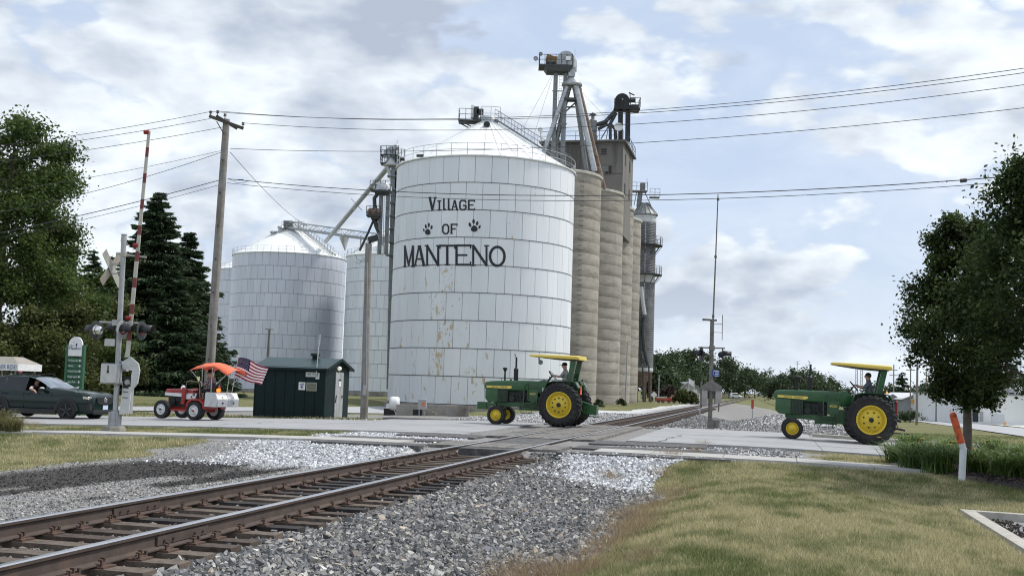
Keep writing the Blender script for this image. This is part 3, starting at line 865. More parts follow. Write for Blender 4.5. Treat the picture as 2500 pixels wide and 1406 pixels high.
def railing(b, c, r, z, h, n, rr=.03, a0=0, a1=2 * math.pi, rails=(1.0, .5)):
    full = abs(a1 - a0) > 6.2
    m = n if full else n + 1
    ang = [a0 + (a1 - a0) * i / n for i in range(m)]
    P = [Vector((c[0] + r * math.cos(t), c[1] + r * math.sin(t), z)) for t in ang]
    for p in P: b.bar(p, p + Vector((0, 0, h)), rr * 1.3)
    for f in rails:
        for i in range(n if full else n):
            q = P[(i + 1) % m] if full else P[i + 1]
            b.bar(P[i] + Vector((0, 0, h * f)), q + Vector((0, 0, h * f)), rr)
def lattice_rail(b, P, h, rr=.03, mid=True):
    """straight handrail along a polyline of feet"""
    P = [Vector(p) for p in P]
    for p in P: b.bar(p, p + Vector((0, 0, h)), rr * 1.2)
    for a, c in zip(P[:-1], P[1:]):
        for f in ((1.0, .5) if mid else (1.0,)): b.bar(a + Vector((0, 0, h * f)), c + Vector((0, 0, h * f)), rr)
def make_bin(name, label, cx, cy, z0, Rr, ring_h, nr, npan, rise, mats, seam, roofm, group=None, vis=1.75, postn=None, peel=None, eave=.12, foot=None):
    root = thing(name, label, 'silo', (cx, cy, z0), 0, group)
    ca = math.atan2(-cy, -cx)                                    # towards the camera
    H = ring_h * nr
    b = MB(); b.lathe([(Rr - .06, -.02), (Rr - .06, H - .02)], 64); b.lathe([(Rr - .06, H - .02), (.01, H - .02)], 64)
    b.build('inner_shell', seam, root)
    # curved wall panels: edges folded in so that joints are recessed
    da = 2 * math.pi / npan; g = .030 / Rr; gz_ = .034; seg = 4
    def panel(m):
        p = MB(); V = []
        for k in range(seg + 1):
            t = -da / 2 + g + (da - 2 * g) * k / seg
            for (r, z) in ((Rr - .055, gz_ * .6), (Rr, gz_), (Rr, ring_h - gz_), (Rr - .055, ring_h - gz_ * .6)):
                V.append((r * math.cos(t), r * math.sin(t), z))
        F = []
        for k in range(seg):
            for j in range(3): F.append((k * 4 + j, k * 4 + 4 + j, k * 4 + 5 + j, k * 4 + 1 + j))
        e = seg * 4
        for j in range(3): pass
        # side folds
        for t, s in ((-da / 2 + g * .3, 0), (da / 2 - g * .3, e)):
            n0 = len(V)
            V += [((Rr - .055) * math.cos(t), (Rr - .055) * math.sin(t), gz_), ((Rr - .055) * math.cos(t), (Rr - .055) * math.sin(t), ring_h - gz_)]
            F.append((n0, n0 + 1, s + 2, s + 1))
        p.add(V, F, False)
        me = p.mesh('wall_panel', m, fix=True)
        return me
    pm = [panel(m) for m in mats]
    pp = [None, panel(M_PEEL), panel(M_PEEL2)] if peel else None
    cnt = 0
    for r in range(nr):
        off = (r % 2) * .5
        for k in range(npan):
            a = (k + off) * da
            d = (a - ca + math.pi) % (2 * math.pi) - math.pi
            if abs(d) > vis: continue
            k_ = peel(d, r) if peel else 0
            o = link('wall_panel', pp[k_] if k_ else random.choice(pm), root)
            o.location = (0, 0, r * ring_h); o.rotation_euler = (0, 0, a); cnt += 1
    sb = MB()
    for r in range(1, nr): sb.lathe([(Rr - .03, r * ring_h - .035), (Rr + .03, r * ring_h - .03), (Rr + .03, r * ring_h + .012), (Rr - .03, r * ring_h + .02)], 72)
    sb.build('ring_flange', seam, root)
    rb = MB()
    rb.lathe([(Rr + .10, H - .10), (Rr + .16, H - .06), (Rr + .16, H + .02), (Rr - .1, H + .10), (1.0, H + rise), (.9, H + rise + .25), (.01, H + rise + .28)], npan, smooth=False)
    rib = MB()
    for k in range(npan):
        t = k * da; c, s = math.cos(t), math.sin(t)
        rib.bar(((Rr - .1) * c, (Rr - .1) * s, H + .12), (1.05 * c, 1.05 * s, H + rise + .02), .04, .035)
    ro = rb.build('roof', roofm, root); rib.build('roof_seams', roofm, ro)
    if postn:
        q = MB(); railing(q, (0, 0), Rr + .05, H + .02, 1.08, postn, .035)
        q.build('railing', M_RAILW, root)
    if foot:
        q = MB(); q.lathe([(Rr + foot[0], -foot[1]), (Rr + foot[0], -.06), (Rr + .02, -.03)], 64, smooth=False)
        q.build('foundation', M_FOUND, root)
    return root, H

# --- the big painted silo
M_PEEL2 = wmat('silo_paint_rusted', (.745, .772, .812), .6, 0, .05, (.5, .5, .12), (.56, .46, .31), (2.6, 2.6, 1.1), .53, .58, dark2=(.33, .22, .12), d2=(5.5, 5.5, 2.4), lo2=.60, hi2=.65, spec=.3)
def silo_peel(d, r):
    """which wall panels have lost paint: 2 = badly, 1 = a little"""
    if 1 <= r <= 4 and -.52 < d < -.30: return 2
    if r <= 4 and -1.15 < d < .12 and random.random() < .6: return 1
    return 1 if random.random() < .05 else 0
BC = at(1167, 990, 106.0); BR = 8.45
_ft = BC.y - BR
BZ0 = at(1167, 989, _ft).z; BZ1 = at(1178, 379, _ft).z
BRH = (BZ1 - BZ0) / 9
SILO, SH = make_bin('painted_silo', 'huge white painted steel silo lettered VILLAGE OF MANTENO with two paw prints', BC.x, BC.y, BZ0, BR, BRH, 9, 36, 4.7, M_BIG, M_BIGS, M_ROOFW,
                    vis=1.62, postn=36, peel=silo_peel, foot=(.35, 1.3))
def on_silo(px, py, r=None):
    """where the line of sight through a photograph point meets the silo wall: (angle from the camera side, height)"""
    d = ray(px, py); r = r or BR
    ox, oy = -BC.x, -BC.y
    A = d.x ** 2 + d.y ** 2; B = 2 * (d.x * ox + d.y * oy); C = ox * ox + oy * oy - r * r
    t = (-B - math.sqrt(max(B * B - 4 * A * C, 0))) / (2 * A)
    P = CPOS + d * t
    return math.atan2(P.y - BC.y, P.x - BC.x), P.z - BZ0
def wrap_poly(polys, name):
    """polygons in (angle, height) laid as a thin coat of paint on the wall"""
    b = MB()
    for poly in polys:
        bm = bmesh.new()
        vs = [bm.verts.new((a, z, 0)) for a, z in poly]
        bm.faces.new(vs)
        bmesh.ops.triangulate(bm, faces=bm.faces)
        bmesh.ops.subdivide_edges(bm, edges=[e for e in bm.edges if abs(e.verts[0].co.x - e.verts[1].co.x) > .03], cuts=2, use_grid_fill=True)
        bmesh.ops.triangulate(bm, faces=bm.faces)
        bm.verts.index_update()
        rr = BR + .036
        b.add([(rr * math.cos(v.co.x), rr * math.sin(v.co.x), v.co.y) for v in bm.verts], [[v.index for v in f.verts] for f in bm.faces], False)
        bm.free()
    return b.build(name, M_PAINTK, SILO, fix=False)
def stroke(pts, w, close=False):
    """thick polyline -> list of quads / joints in letter space"""
    out = []
    n = len(pts)
    for i in range(n - 1 + (1 if close else 0)):
        a, c = Vector(pts[i]), Vector(pts[(i + 1) % n]); d = (c - a)
        if d.length < 1e-6: continue
        d.normalize(); q = Vector((-d.y, d.x)) * (w / 2); e = d * (w * .35)
        out.append([a - e + q, a - e - q, c + e - q, c + e + q])
    return out
def arc(cx, cy, rx, ry, t0, t1, n=10): return [(cx + rx * math.cos(t0 + (t1 - t0) * i / n), cy + ry * math.sin(t0 + (t1 - t0) * i / n)) for i in range(n + 1)]
PI = math.pi
GLYPH = {  # strokes in a unit box, serifs as short strokes; (points, weight factor)
    'V': [([(.08, 1), (.5, 0)], 1.1), ([(.92, 1), (.5, 0)], .7), ([(-.06, 1), (.26, 1)], .6), ([(.74, 1), (1.06, 1)], .6)],
    'I': [([(.5, 0), (.5, 1)], 1), ([(.1, 0), (.9, 0)], .8), ([(.1, 1), (.9, 1)], .8)],
    'l': [([(.4, 1.15), (.4, .03), (.9, .03)], 1)],
    'A': [([(.04, 0), (.46, 1)], .75), ([(.96, 0), (.54, 1)], 1.1), ([(.2, .33), (.8, .33)], .7), ([(-.08, 0), (.2, 0)], .5), ([(.8, 0), (1.08, 0)], .5), ([(.36, 1), (.64, 1)], .6)],
    'G': [([(.95, .82), (.78, 1), (.24, 1), (.03, .8), (.03, .2), (.24, 0), (.76, 0), (.95, .18), (.95, .45), (.58, .45)], 1)],
    'E': [([(.06, 0), (.06, 1)], 1.1), ([(.06, 1), (1, 1)], .9), ([(.06, .5), (.75, .5)], .8), ([(.06, 0), (1, 0)], .9), ([(1, 1.04), (1, .86)], .6), ([(1, -.04), (1, .14)], .6)],
    'O': [([(.28, 1), (.72, 1), (.97, .78), (.97, .22), (.72, 0), (.28, 0), (.03, .22), (.03, .78), (.28, 1)], 1)],
    'F': [([(.06, 0), (.06, 1)], 1.1), ([(.06, 1), (1, 1)], .9), ([(.06, .5), (.72, .5)], .8), ([(-.1, 0), (.24, 0)], .6), ([(1, 1.04), (1, .84)], .6)],
    'M': [([(.06, 0), (.06, 1)], .9), ([(.06, 1), (.5, .06)], .8), ([(.5, .06), (.94, 1)], .6), ([(.94, 1), (.94, 0)], .9), ([(-.08, 0), (.2, 0)], .5), ([(.8, 0), (1.08, 0)], .5)],
    'N': [([(.06, 0), (.06, 1)], .9), ([(.06, 1), (.94, 0)], 1.1), ([(.94, 0), (.94, 1)], .9), ([(-.12, 1), (.06, 1)], .6), ([(-.1, 0), (.22, 0)], .5), ([(.8, 1), (1.1, 1)], .5)],
    'T': [([(.5, 0), (.5, 1)], 1.1), ([(-.02, 1), (1.02, 1)], .9), ([(-.02, 1.04), (-.02, .86)], .6), ([(1.02, 1.04), (1.02, .86)], .6), ([(.32, 0), (.68, 0)], .5)],
    'Q': [(arc(.5, .5, .47, .5, 0, 2 * PI, 24), 1.15)]}
def paint_word(rows, weight):
    """rows: (glyph, x0, x1, ytop, ybottom) in photograph pixels, transferred to the wall"""
    for gph, x0, x1, y0, y1 in rows:
        tl, tr, bl, br = on_silo(x0, y0), on_silo(x1, y0), on_silo(x0, y1), on_silo(x1, y1)
        def to_wall(p):
            u_, v_ = p[0], p[1]
            a = (bl[0] * (1 - u_) + br[0] * u_) * (1 - v_) + (tl[0] * (1 - u_) + tr[0] * u_) * v_
            z = (bl[1] * (1 - u_) + br[1] * u_) * (1 - v_) + (tl[1] * (1 - u_) + tr[1] * u_) * v_
            return (a, z)
        asp = (x1 - x0) / (y1 - y0)
        polys = []
        for pts, wf in GLYPH[gph]:
            for q in stroke([(px_ * asp, py_) for px_, py_ in pts], weight * wf):
                polys.append([to_wall((p[0] / asp, p[1])) for p in q])
        wrap_poly(polys, 'letter')
def lx(z): return 920 + z / 3.8
def ly(z): return 350 + z / 3.8
paint_word([('M', lx(258), lx(342), ly(955), ly(1142)), ('A', lx(354), lx(442), ly(955), ly(1132)), ('N', lx(462), lx(578), ly(950), ly(1130)), ('T', lx(590), lx(722), ly(950), ly(1126)),
            ('E', lx(732), lx(870), ly(948), ly(1126)), ('N', lx(886), lx(1026), ly(950), ly(1132)), ('Q', lx(1046), lx(1188), ly(962), ly(1136))], .115)
paint_word([('V', lx(488), lx(548), ly(505), ly(620)), ('I', lx(563), lx(600), ly(535), ly(620)), ('l', lx(612), lx(640), ly(532), ly(618)), ('l', lx(655), lx(684), ly(532), ly(618)), ('A', lx(697), lx(748), ly(532), ly(618)), ('G', lx(770), lx(830), ly(532), ly(616)), ('E', lx(850), lx(908), ly(532), ly(615))], .17)
paint_word([('O', lx(612), lx(668), ly(755), ly(838)), ('F', lx(690), lx(745), ly(752), ly(836))], .17)
def paw(pad, toes):
    def ell(cx, cy, rx, ry, rot=0, n=14, heart=0):
        P = []
        for i in range(n):
            t = 2 * PI * i / n
            x, y = rx * math.cos(t), ry * math.sin(t)
            if heart: x *= (1 + heart * math.sin(t)); y += abs(math.cos(t)) * 0
            x, y = x * math.cos(rot) - y * math.sin(rot), x * math.sin(rot) + y * math.cos(rot)
            P.append(on_silo(lx(cx + x), ly(cy + y)))
        return P
    polys = [ell(*pad)] + [ell(*t) for t in toes]
    wrap_poly(polys, 'paw_print')
paw((474, 822, 25, 27, 0, 14, .22), [(438, 806, 7, 14, -.25), (456, 772, 9, 20, -.1), (484, 758, 9, 20, .1), (509, 780, 9, 20, .25)])
paw((904, 792, 31, 29, 0, 14, .22), [(864, 756, 12, 21, -.3), (898, 726, 12, 21, -.05), (931, 743, 11, 20, .2), (953, 776, 9, 18, .4)])
def silo_roof_gear():
    rt = SILO; H = SH
    def loc(px, py, Y): return at(px, py, Y) - Vector((BC.x, BC.y, BZ0))
    # vents
    a = loc(1188, 328, BC.y - 2.0); b = MB(); b.cyl(a + Vector((0, 0, -.6)), a + Vector((0, 0, .75)), .27, n=14)
    b.cyl(a + Vector((0, .3, .85)), a + Vector((0, -.35, .85)), .33, n=16); b.mi = 1
    b.cyl(a + Vector((0, -.34, .85)), a + Vector((0, -.36, .85)), .29, n=16)
    b.build('elbow_vent', [M_GALV, M_BLACK], rt)
    a = loc(1202, 360, BC.y - 4.6); b = MB(); b.cyl(a + Vector((0, 0, -.3)), a + Vector((0, 0, .5)), .26, n=12); b.lathe([(.34, .42), (.34, .52), (.02, .66)], 14, a)
    b.build('mushroom_vent', M_GALV, rt)
    a = loc(1025, 381, BC.y - 6.0); b = MB(); b.cyl(a + Vector((-.3, 0, .0)), a + Vector((.35, 0, .05)), .13, n=8); b.build('spout_cap', M_STEEL, rt)
    # top platform with motor box
    p0 = Vector((-1.5, 0, H + 4.9)); b = MB()
    b.box(p0 + Vector((-.2, 0, 0)), (2.2, 1.6, .12)); b.bar(p0 + Vector((-1.2, .6, 0)), p0 + Vector((.6, .6, -.9)), .1); b.bar(p0 + Vector((-1.2, -.6, 0)), p0 + Vector((.6, -.6, -.9)), .1)
    lattice_rail(b, [p0 + Vector((-1.25, -.75, .06)), p0 + Vector((-.6, -.75, .06)), p0 + Vector((.1, -.75, .06)), p0 + Vector((.8, -.75, .06))], 1.05, .04)
    lattice_rail(b, [p0 + Vector((-1.25, .75, .06)), p0 + Vector((-1.25, -.75, .06))], 1.05, .04)
    b.build('roof_platform', M_STEEL, rt)
    b = MB(); b.box(p0 + Vector((.35, .1, .75)), (.5, .8, 1.4)); b.mi = 1; b.box(p0 + Vector((.0, -.1, .95)), (.28, .7, 1.2)); b.mi = 0; b.box(p0 + Vector((.75, 0, 1.0)), (.6, .6, .5))
    b.build('motor_box', [M_STEEL, M_WHITE], rt)
    # stair down the right side of the cone
    t = math.atan2(-.40, .92); c, s = math.cos(t), math.sin(t)
    A = Vector((.9 * c, .9 * s, H + 5.1)); B_ = Vector(((BR + .1) * c, (BR + .1) * s, H + .25)); side = Vector((-s, c, 0)) * .38
    b = MB()
    for q in (side, -side):
        b.bar(A + q, B_ + q, .07, .14)
        n = 11
        for i in range(n + 1):
            f = i / n; p = A.lerp(B_, f) + q; b.bar(p, p + Vector((0, 0, .95)), .035)
        b.bar(A + q + Vector((0, 0, .95)), B_ + q + Vector((0, 0, .95)), .045); b.bar(A + q + Vector((0, 0, .5)), B_ + q + Vector((0, 0, .5)), .035)
    for i in range(22): b.box(A.lerp(B_, (i + .5) / 22), (.25, .7, .03), rz=t)
    b.build('roof_stair', M_GALVD, rt)
    # roof crown with lifting frame
    b = MB(); b.lathe([(1.0, H + 4.75), (1.0, H + 5.2), (.55, H + 5.5), (.1, H + 5.55)], 16)
    lattice_rail(b, [(-.6, -1.0, H + 4.9), (.3, -1.1, H + 4.9), (1.2, -.9, H + 4.9)], 1.3, .04)
    b.build('roof_crown', M_GALV, rt)
silo_roof_gear()

# --- smaller bins behind
def bin_from_px(name, label, xl, xr, ytop, ybot, ymid, Y, **k):
    """bin whose wall spans xl..xr at image height ymid; Y = distance to its axis"""
    tl = math.atan(((xl + xr) / 2 - 1250) / FPX); hw = (xr - xl) / 2 / FPX * math.cos(tl) ** 2
    c = at((xl + xr) / 2, ymid, Y); Rr = c.xy.length * math.sin(hw)
    fr = c.xy * (1 - Rr / c.xy.length)
    z0 = at((xl + xr) / 2 - (ybot - ymid) * .034, ybot, fr.y).z; z1 = at((xl + xr) / 2 + (ymid - ytop) * .034, ytop, fr.y).z
    nr = k.pop('nr'); 
    return make_bin(name, label, c.x, c.y, z0, Rr, (z1 - z0) / nr, nr, **k), c, Rr, z0, z1
(_b2, _h2), C2, R2, Z20, Z21 = bin_from_px('grain_bin', 'grey lavender steel grain bin with railed cone roof behind the green hut', 561, 840, 616, 952, 780, 205, nr=10, npan=44, rise=5.9, mats=M_BIN, seam=M_BINS, roofm=M_ROOFW, vis=1.6, postn=48, foot=(.4, 1.6))
(_b3, _h3), C3, R3, Z30, Z31 = bin_from_px('grain_bin', 'pale steel grain bin half hidden behind the lettered silo', 841, 1075, 620, 957, 780, 196, nr=10, npan=40, rise=6.2, mats=M_BINW, seam=M_BINS, roofm=M_ROOFW, vis=1.6, postn=44, foot=(.4, 1.6))
(_b4, _h4), C4, R4, Z40, Z41 = bin_from_px('grain_bin', 'farthest grain bin, a sliver left of the lavender bin', 522, 760, 655, 955, 780, 236, nr=10, npan=44, rise=5.6, mats=M_BIN, seam=M_BINS, roofm=M_ROOFW, vis=1.6, postn=44, foot=(.4, 1.6))
def bin2_gear():
    b = MB(); H = _h2
    for (px, py, h) in ((667, 580, 1.5), (685, 572, 1.9), (664, 592, .9)):
        a = at(px, py, C2.y - 3) - Vector((C2.x, C2.y, Z20))
        b.cyl(a + Vector((0, 0, -1.2)), a + Vector((0, 0, h * .6)), .42, n=10); b.lathe([(.62, h * .55), (.62, h * .75), (.05, h * .8)], 12, a)
    b.build('roof_vents', M_GALV, _b2)
    t = math.atan2(-.5, .86); c, s = math.cos(t), math.sin(t)
    A = Vector((1.2 * c, 1.2 * s, H + 6.1)); B_ = Vector(((R2 + .1) * c, (R2 + .1) * s, H + .3)); side = Vector((-s, c, 0)) * .45
    b = MB()
    for q in (side, -side):
        b.bar(A + q, B_ + q, .1, .2)
        for i in range(15):
            p = A.lerp(B_, i / 14) + q; b.bar(p, p + Vector((0, 0, 1.0)), .05)
        b.bar(A + q + Vector((0, 0, 1.0)), B_ + q + Vector((0, 0, 1.0)), .06)
    b.build('roof_stair', M_GALV, _b2)
bin2_gear()

# --- concrete silos
M_CSILO = wmat('silo_concrete', (.345, .318, .278), .95, 0, .13, (.6, .6, 1.6), (.22, .20, .172), (.55, .55, 1.4), .50, .72, bump=.25, dark2=(.42, .40, .36), d2=(.3, .3, 3.0), lo2=.60, hi2=.75)
M_CSV = [wmat('silo_concrete_%d' % i, (.345 * t, .318 * t, .278 * t), .95, 0, .14, (.6, .6, 1.6), (.22, .20, .172), (.55, .55, 1.6), .48, .70, bump=.25, dark2=(.235, .215, .185), d2=(1.1, 1.1, .07), lo2=.54, hi2=.72) for i, t in enumerate((1.0, .91, 1.09))]
M_CCAP = mat('silo_cap', (.50, .48, .44), .9, var=.2, scale=1)
M_STREAK = mat('silo_streak', (.16, .145, .125), .95, var=.3, scale=2)
CS = []
def concrete_silos():
    ztop = at(1425, 414, 112.0).z
    spec = [(1462, 112.0, 'nearest tall beige concrete silo with step irons, beside the white lettered silo'), (1518, 122.2, 'second tall concrete silo from the white lettered silo'),
            (1544, 132.4, 'third tall concrete silo in the row, beneath the head house corner'), (1563, 141.6, 'last and narrowest looking concrete silo before the dark dryer tower')]
    Rr = 4.9; nring = 20; z0 = -.55
    rh = (ztop - z0) / nring
    ring = MB()
    ring.lathe([(Rr - .012, 0), (Rr, .02), (Rr + .002, rh * .5), (Rr + .008, rh - .05), (Rr + .006, rh - .015), (Rr - .014, rh)], 26, a0=-1.9, a1=1.9)
    mes = [ring.mesh('concrete_lift', m) for m in M_CSV]
    for i, (xr, fr, lab) in enumerate(spec):
        yc = fr + Rr
        th = math.atan((xr - 1250) / FPX) - math.asin(Rr / (yc * 1.003)); xc = yc * math.tan(th)
        root = thing('concrete_silo', lab, 'silo', (xc, yc, z0), 0, 'row of concrete silos'); CS.append((xc, yc))
        ca = math.atan2(-yc, -xc)
        for k in range(nring):
            o = link('concrete_lift', random.choice(mes), root); s = 1 + random.uniform(-.0022, .0028)
            o.location = (0, 0, k * rh); o.scale = (s, s, 1); o.rotation_euler = (0, 0, ca + random.uniform(-.05, .05))
        b = MB(); b.lathe([(Rr - .08, 0), (Rr - .08, nring * rh)], 40); b.build('core', M_CSILO, root)
        b = MB(); b.lathe([(Rr - .1, nring * rh - .25), (Rr + .14, nring * rh - .22), (Rr + .16, nring * rh), (Rr + .10, nring * rh + .05), (.01, nring * rh + .06)], 48, smooth=False)
        b.build('roof_slab', M_CCAP, root)
        if i == 0:
            b = MB(); a = ca + .60
            for k in range(44):
                z = 1.2 + k * .50; p = Vector(((Rr + .13) * math.cos(a), (Rr + .13) * math.sin(a), z)); t = Vector((-math.sin(a), math.cos(a), 0)) * .2
                b.bar(p - t, p + t, .035); n_ = Vector((math.cos(a), math.sin(a), 0)) * .14
                b.bar(p - t, p - t - n_, .035); b.bar(p + t, p + t - n_, .035)
            b.build('step_irons', M_STEEL, root)
    return ztop
CTOP = concrete_silos()

# --- head house
M_HH = wmat('headhouse_concrete', (.175, .166, .155), .95, 0, .15, (.5, .5, .25), (.075, .072, .068), (.8, .8, .12), .50, .72, bump=.2)
M_HHS = wmat('headhouse_siding', (.115, .110, .104), .8, .15, .16, (2.0, 2.0, .06), (.15, .14, .13), (1.6, 1.6, .1), .55, .75)
def head_house():
    P = at(1522, 348, 127.0)
    u0, v0 = uv(P.x, P.y)
    root = thing('head_house', 'dark concrete head house block on top of the concrete silos', 'elevator house', (P.x, P.y, P.z), -PHI)
    W_, D_, Hh = 9.4, 9.6, 10.5                                            # local x = across, y = along the line, z down from roof
    b = MB(); b.box((-W_ / 2, D_ / 2, -Hh / 2), (W_, D_, Hh)); b.build('wall', M_HH, root)
    b = MB(); b.box((-W_ / 2, D_ / 2 - .1, .12), (W_ + .7, D_ + .8, .24)); b.build('roof', M_HHS, root)
    b = MB()
    for i in range(13):
        b.box((-W_ + .25 + i * .5, -.03, -2.6), (.46, .07, 5.0)); b.box((-W_ + .25 + i * .5 + .24, -.06, -2.6), (.04, .06, 5.0))
    b.build('metal_siding', M_HHS, root)
    b = MB()
    for z in (-3.6, -7.1): b.box((-1.5, -.012, z), (3.0, .03, .06))
    b.build('lift_joint', M_STEEL, root)
    for (px, py, w, h) in ((1474, 370, .62, .72), (1481, 415, 1.15, .98)):
        c = at(px, py, 127.0 + .3); q = root.matrix_basis
        l = Matrix.Rotation(PHI, 3, 'Z') @ (c - P)
        f = MB(); f.box((l.x, -.02, l.z), (w, .06, h)); wn = f.build('window', M_BLACK, root)
        g = MB()
        for i in range(4): g.box((l.x - w / 2 + w * i / 3, -.06, l.z), (.035, .04, h))
        for i in range(4): g.box((l.x, -.06, l.z - h / 2 + h * i / 3), (w, .04, .035))
        g.build('glazing_bars', M_HH, wn)
        if w > 1:
            for (i, j) in ((0, 0), (0, 2), (1, 1), (0, 1), (1, 2)):
                g = MB(); g.box((l.x - w / 2 + w * (i + .5) / 3, -.052, l.z - h / 2 + h * (j + .5) / 3), (w / 3 - .03, .01, h / 3 - .03)); g.build('pane', M_GALVD, wn)
    b = MB()
    for (x, z) in ((.02, -1.6), (.02, -5.0)):
        b.box((x, 2.2, z), (.05, .9, 1.2)); b.box((x, 6.4, z), (.05, .9, 1.2))
    b.build('side_windows', M_BLACK, root)
    b = MB()
    lattice_rail(b, [(-W_ - .2 + i * 1.37, -.3, .24) for i in range(8)], 1.1, .045); lattice_rail(b, [(.25, -.3 + i * 1.4, .24) for i in range(8)], 1.1, .045)
    b.build('roof_railing', M_STEEL, root)
    return root, P
HH, HHP = head_house()

def hood(b, c, r, w, ax, drop):
    """half-round head cover on straight sides; ax = unit horizontal axis of the pulley"""
    ax = Vector(ax); s = Vector((-ax.y, ax.x, 0))
    n = 14; prof = [(r * math.cos(math.pi * i / n), r * math.sin(math.pi * i / n)) for i in range(n + 1)] + [(-r, -drop), (r, -drop)]
    V = [Vector(c) + s * p[0] + Vector((0, 0, p[1])) + ax * (k * w / 2) for k in (-1, 1) for p in prof]; m = len(prof)
    b.add(V, [tuple(range(m)), tuple(range(2 * m - 1, m - 1, -1))] + [(i, (i + 1) % m, (i + 1) % m + m, i + m) for i in range(m)], False)
def main_leg():
    Y = 120.0
    base = at(1372, 420, Y)
    root = thing('bucket_elevator', 'tall grey bucket elevator with ochre guard and spouts splaying from its head', 'grain elevator', (base.x, base.y, CTOP), 0, 'bucket elevators of the grain works')
    O = Vector((base.x, base.y, CTOP))
    def q(px, py, dy=0.0): return at(px, py, Y + dy) - O
    b = MB()
    for (xt, xb) in ((1357, 1349), (1381, 1372)):
        a, c = q(xt, 180), q(xb, 430)
        b.bar(c, a, .46, .55, up=(0, 1, 0))
    b.build('leg_casing', M_GALVD, root)
    b = MB()
    for f in (.18, .5, .8):
        a, c = q(1357, 180).lerp(q(1349, 430), f), q(1381, 180).lerp(q(1372, 430), f); b.bar(a + Vector((-.35, -.3, 0)), c + Vector((.35, -.3, 0)), .1)
    lad0, lad1 = q(1364, 430, -.5), q(1369, 180, -.5)
    for s in (-.16, .16): b.bar(lad0 + Vector((s, 0, 0)), lad1 + Vector((s, 0, 0)), .04)
    for i in range(34): p = lad0.lerp(lad1, i / 34); b.bar(p + Vector((-.16, 0, 0)), p + Vector((.16, 0, 0)), .03)
    b.build('ladder', M_GALVD, root)
    b = MB(); pl, pr = q(1316, 166), q(1396, 166)
    c = (pl + pr) / 2; b.box(c + Vector((0, 0, 0)), (pr.x - pl.x, 2.2, .16)); b.box(c + Vector((.3, 0, -.35)), (pr.x - pl.x - 1.1, 1.8, .5), taper=1.25)
    for k in range(6): b.bar(pl.lerp(pr, k / 5) + Vector((0, -1.05, .0)), pl.lerp(pr, k / 5) + Vector((0, 1.05, .0)), .1)
    lattice_rail(b, [pl.lerp(pr, k / 6) + Vector((0, -1.05, .08)) for k in range(7)], 1.1, .05); lattice_rail(b, [pl + Vector((0, -1.05, .08)), pl + Vector((0, 0, .08)), pl + Vector((0, 1.05, .08))], 1.1, .05)
    b.build('platform', M_STEEL, root)
    b = MB(); h = q(1384, 151); hood(b, h, .98, 1.5, (.25, .97, 0), .95); b.box(h + Vector((.55, 0, -1.25)), (.7, 1.2, 1.0), taper=1.2); b.cyl(h + Vector((.6, 0, -1.7)), h + Vector((.6, 0, -2.4)), .32, .26, 12)
    for k in (-.55, .55): b.bar(h + Vector((k * .2, -.78, -.9)), h + Vector((k * .2, -.78, .9)), .07)
    b.build('head_hood', M_GALV, root)
    b = MB(); g = q(1352, 146); M = Matrix.Rotation(R(12), 3, 'Y'); b.box(g, (1.7, .6, .62), M=M); b.box(g + Vector((.7, -.05, -.35)), (1.0, .55, .5), M=M); b.box(g + Vector((-.55, -.1, .22)), (.5, .62, .35), M=M)
    b.build('drive_guard', M_BROWNG, root)
    b = MB(); g = q(1350, 157); b.box(g + Vector((0, -.1, -.1)), (1.5, .5, .45)); b.cyl(g + Vector((-.8, -.3, 0)), g + Vector((.1, -.3, 0)), .3, n=12); b.mi = 1; b.box(q(1385, 143, -1) + Vector((.1, 0, 0)), (.52, .2, .42))
    b.build('drive_motor', [M_STEEL, M_WHITE], root)
    b = MB()
    for (px, py, r) in ((1308, 145, .26), (1320, 134, .22)):
        d = q(px, py); b.lathe([(.01, .0), (r * .7, .03), (r, .14), (r * 1.02, .16)], 14, d + Vector((0, -.1, 0)), axis='Y'); b.ball(d, r * .8, 10, 6)
    b.bar(q(1317, 165), q(1318, 132), .09); b.bar(q(1316, 146), q(1308, 146), .05); b.bar(q(1403, 165), q(1404, 122), .04)
    b.build('antennas', M_RAILW, root)
    # distributor cone with splayed spouts
    b = MB(); d = q(1397, 190); b.lathe([(.30, .45), (.34, .1), (1.12, -.72), (1.12, -.92), (.2, -.95)], 20, d); b.build('distributor', M_GALV, root)
    ends = [((1384, 212), (1322, 388), M_GALV, .25, -.6), ((1389, 214), (1345, 400), M_GALVD, .27, .3), ((1406, 210), (1452, 418), M_GALV, .30, -.9), ((1414, 214), (1476, 462), M_RUSTP, .21, -.2), ((1403, 214), (1432, 418), M_GALVD, .24, .6)]
    for (a, c, m, r, dy) in ends:
        b = MB(); A, C = q(*a, dy=dy * .4), q(*c, dy=dy); b.cyl(A, C, r, n=12)
        for f in (.02, .35, .68, .97): p = A.lerp(C, f); dd = (C - A).normalized() * .06; b.cyl(p - dd, p + dd, r + .05, n=12)
        b.build('spout', m, root)
    b = MB()
    for a, c in (((1375, 248), (1410, 248)), ((1380, 274), (1406, 250)), ((1376, 262), (1404, 262))): b.bar(q(*a), q(*c), .14)
    b.box((q(1376, 244) + q(1410, 244)) / 2, (1.5, 1.0, .25)); b.build('spout_brace', M_STEEL, root)
    # guy wires
    b = MB()
    for (a, c) in (((1347, 185), (1260, 345)), ((1350, 185), (1290, 372)), ((1420, 225), (1490, 300))): b.bar(q(*a), q(*c, dy=4), .022)
    b.build('guy_wires', M_GALV, root)
main_leg()
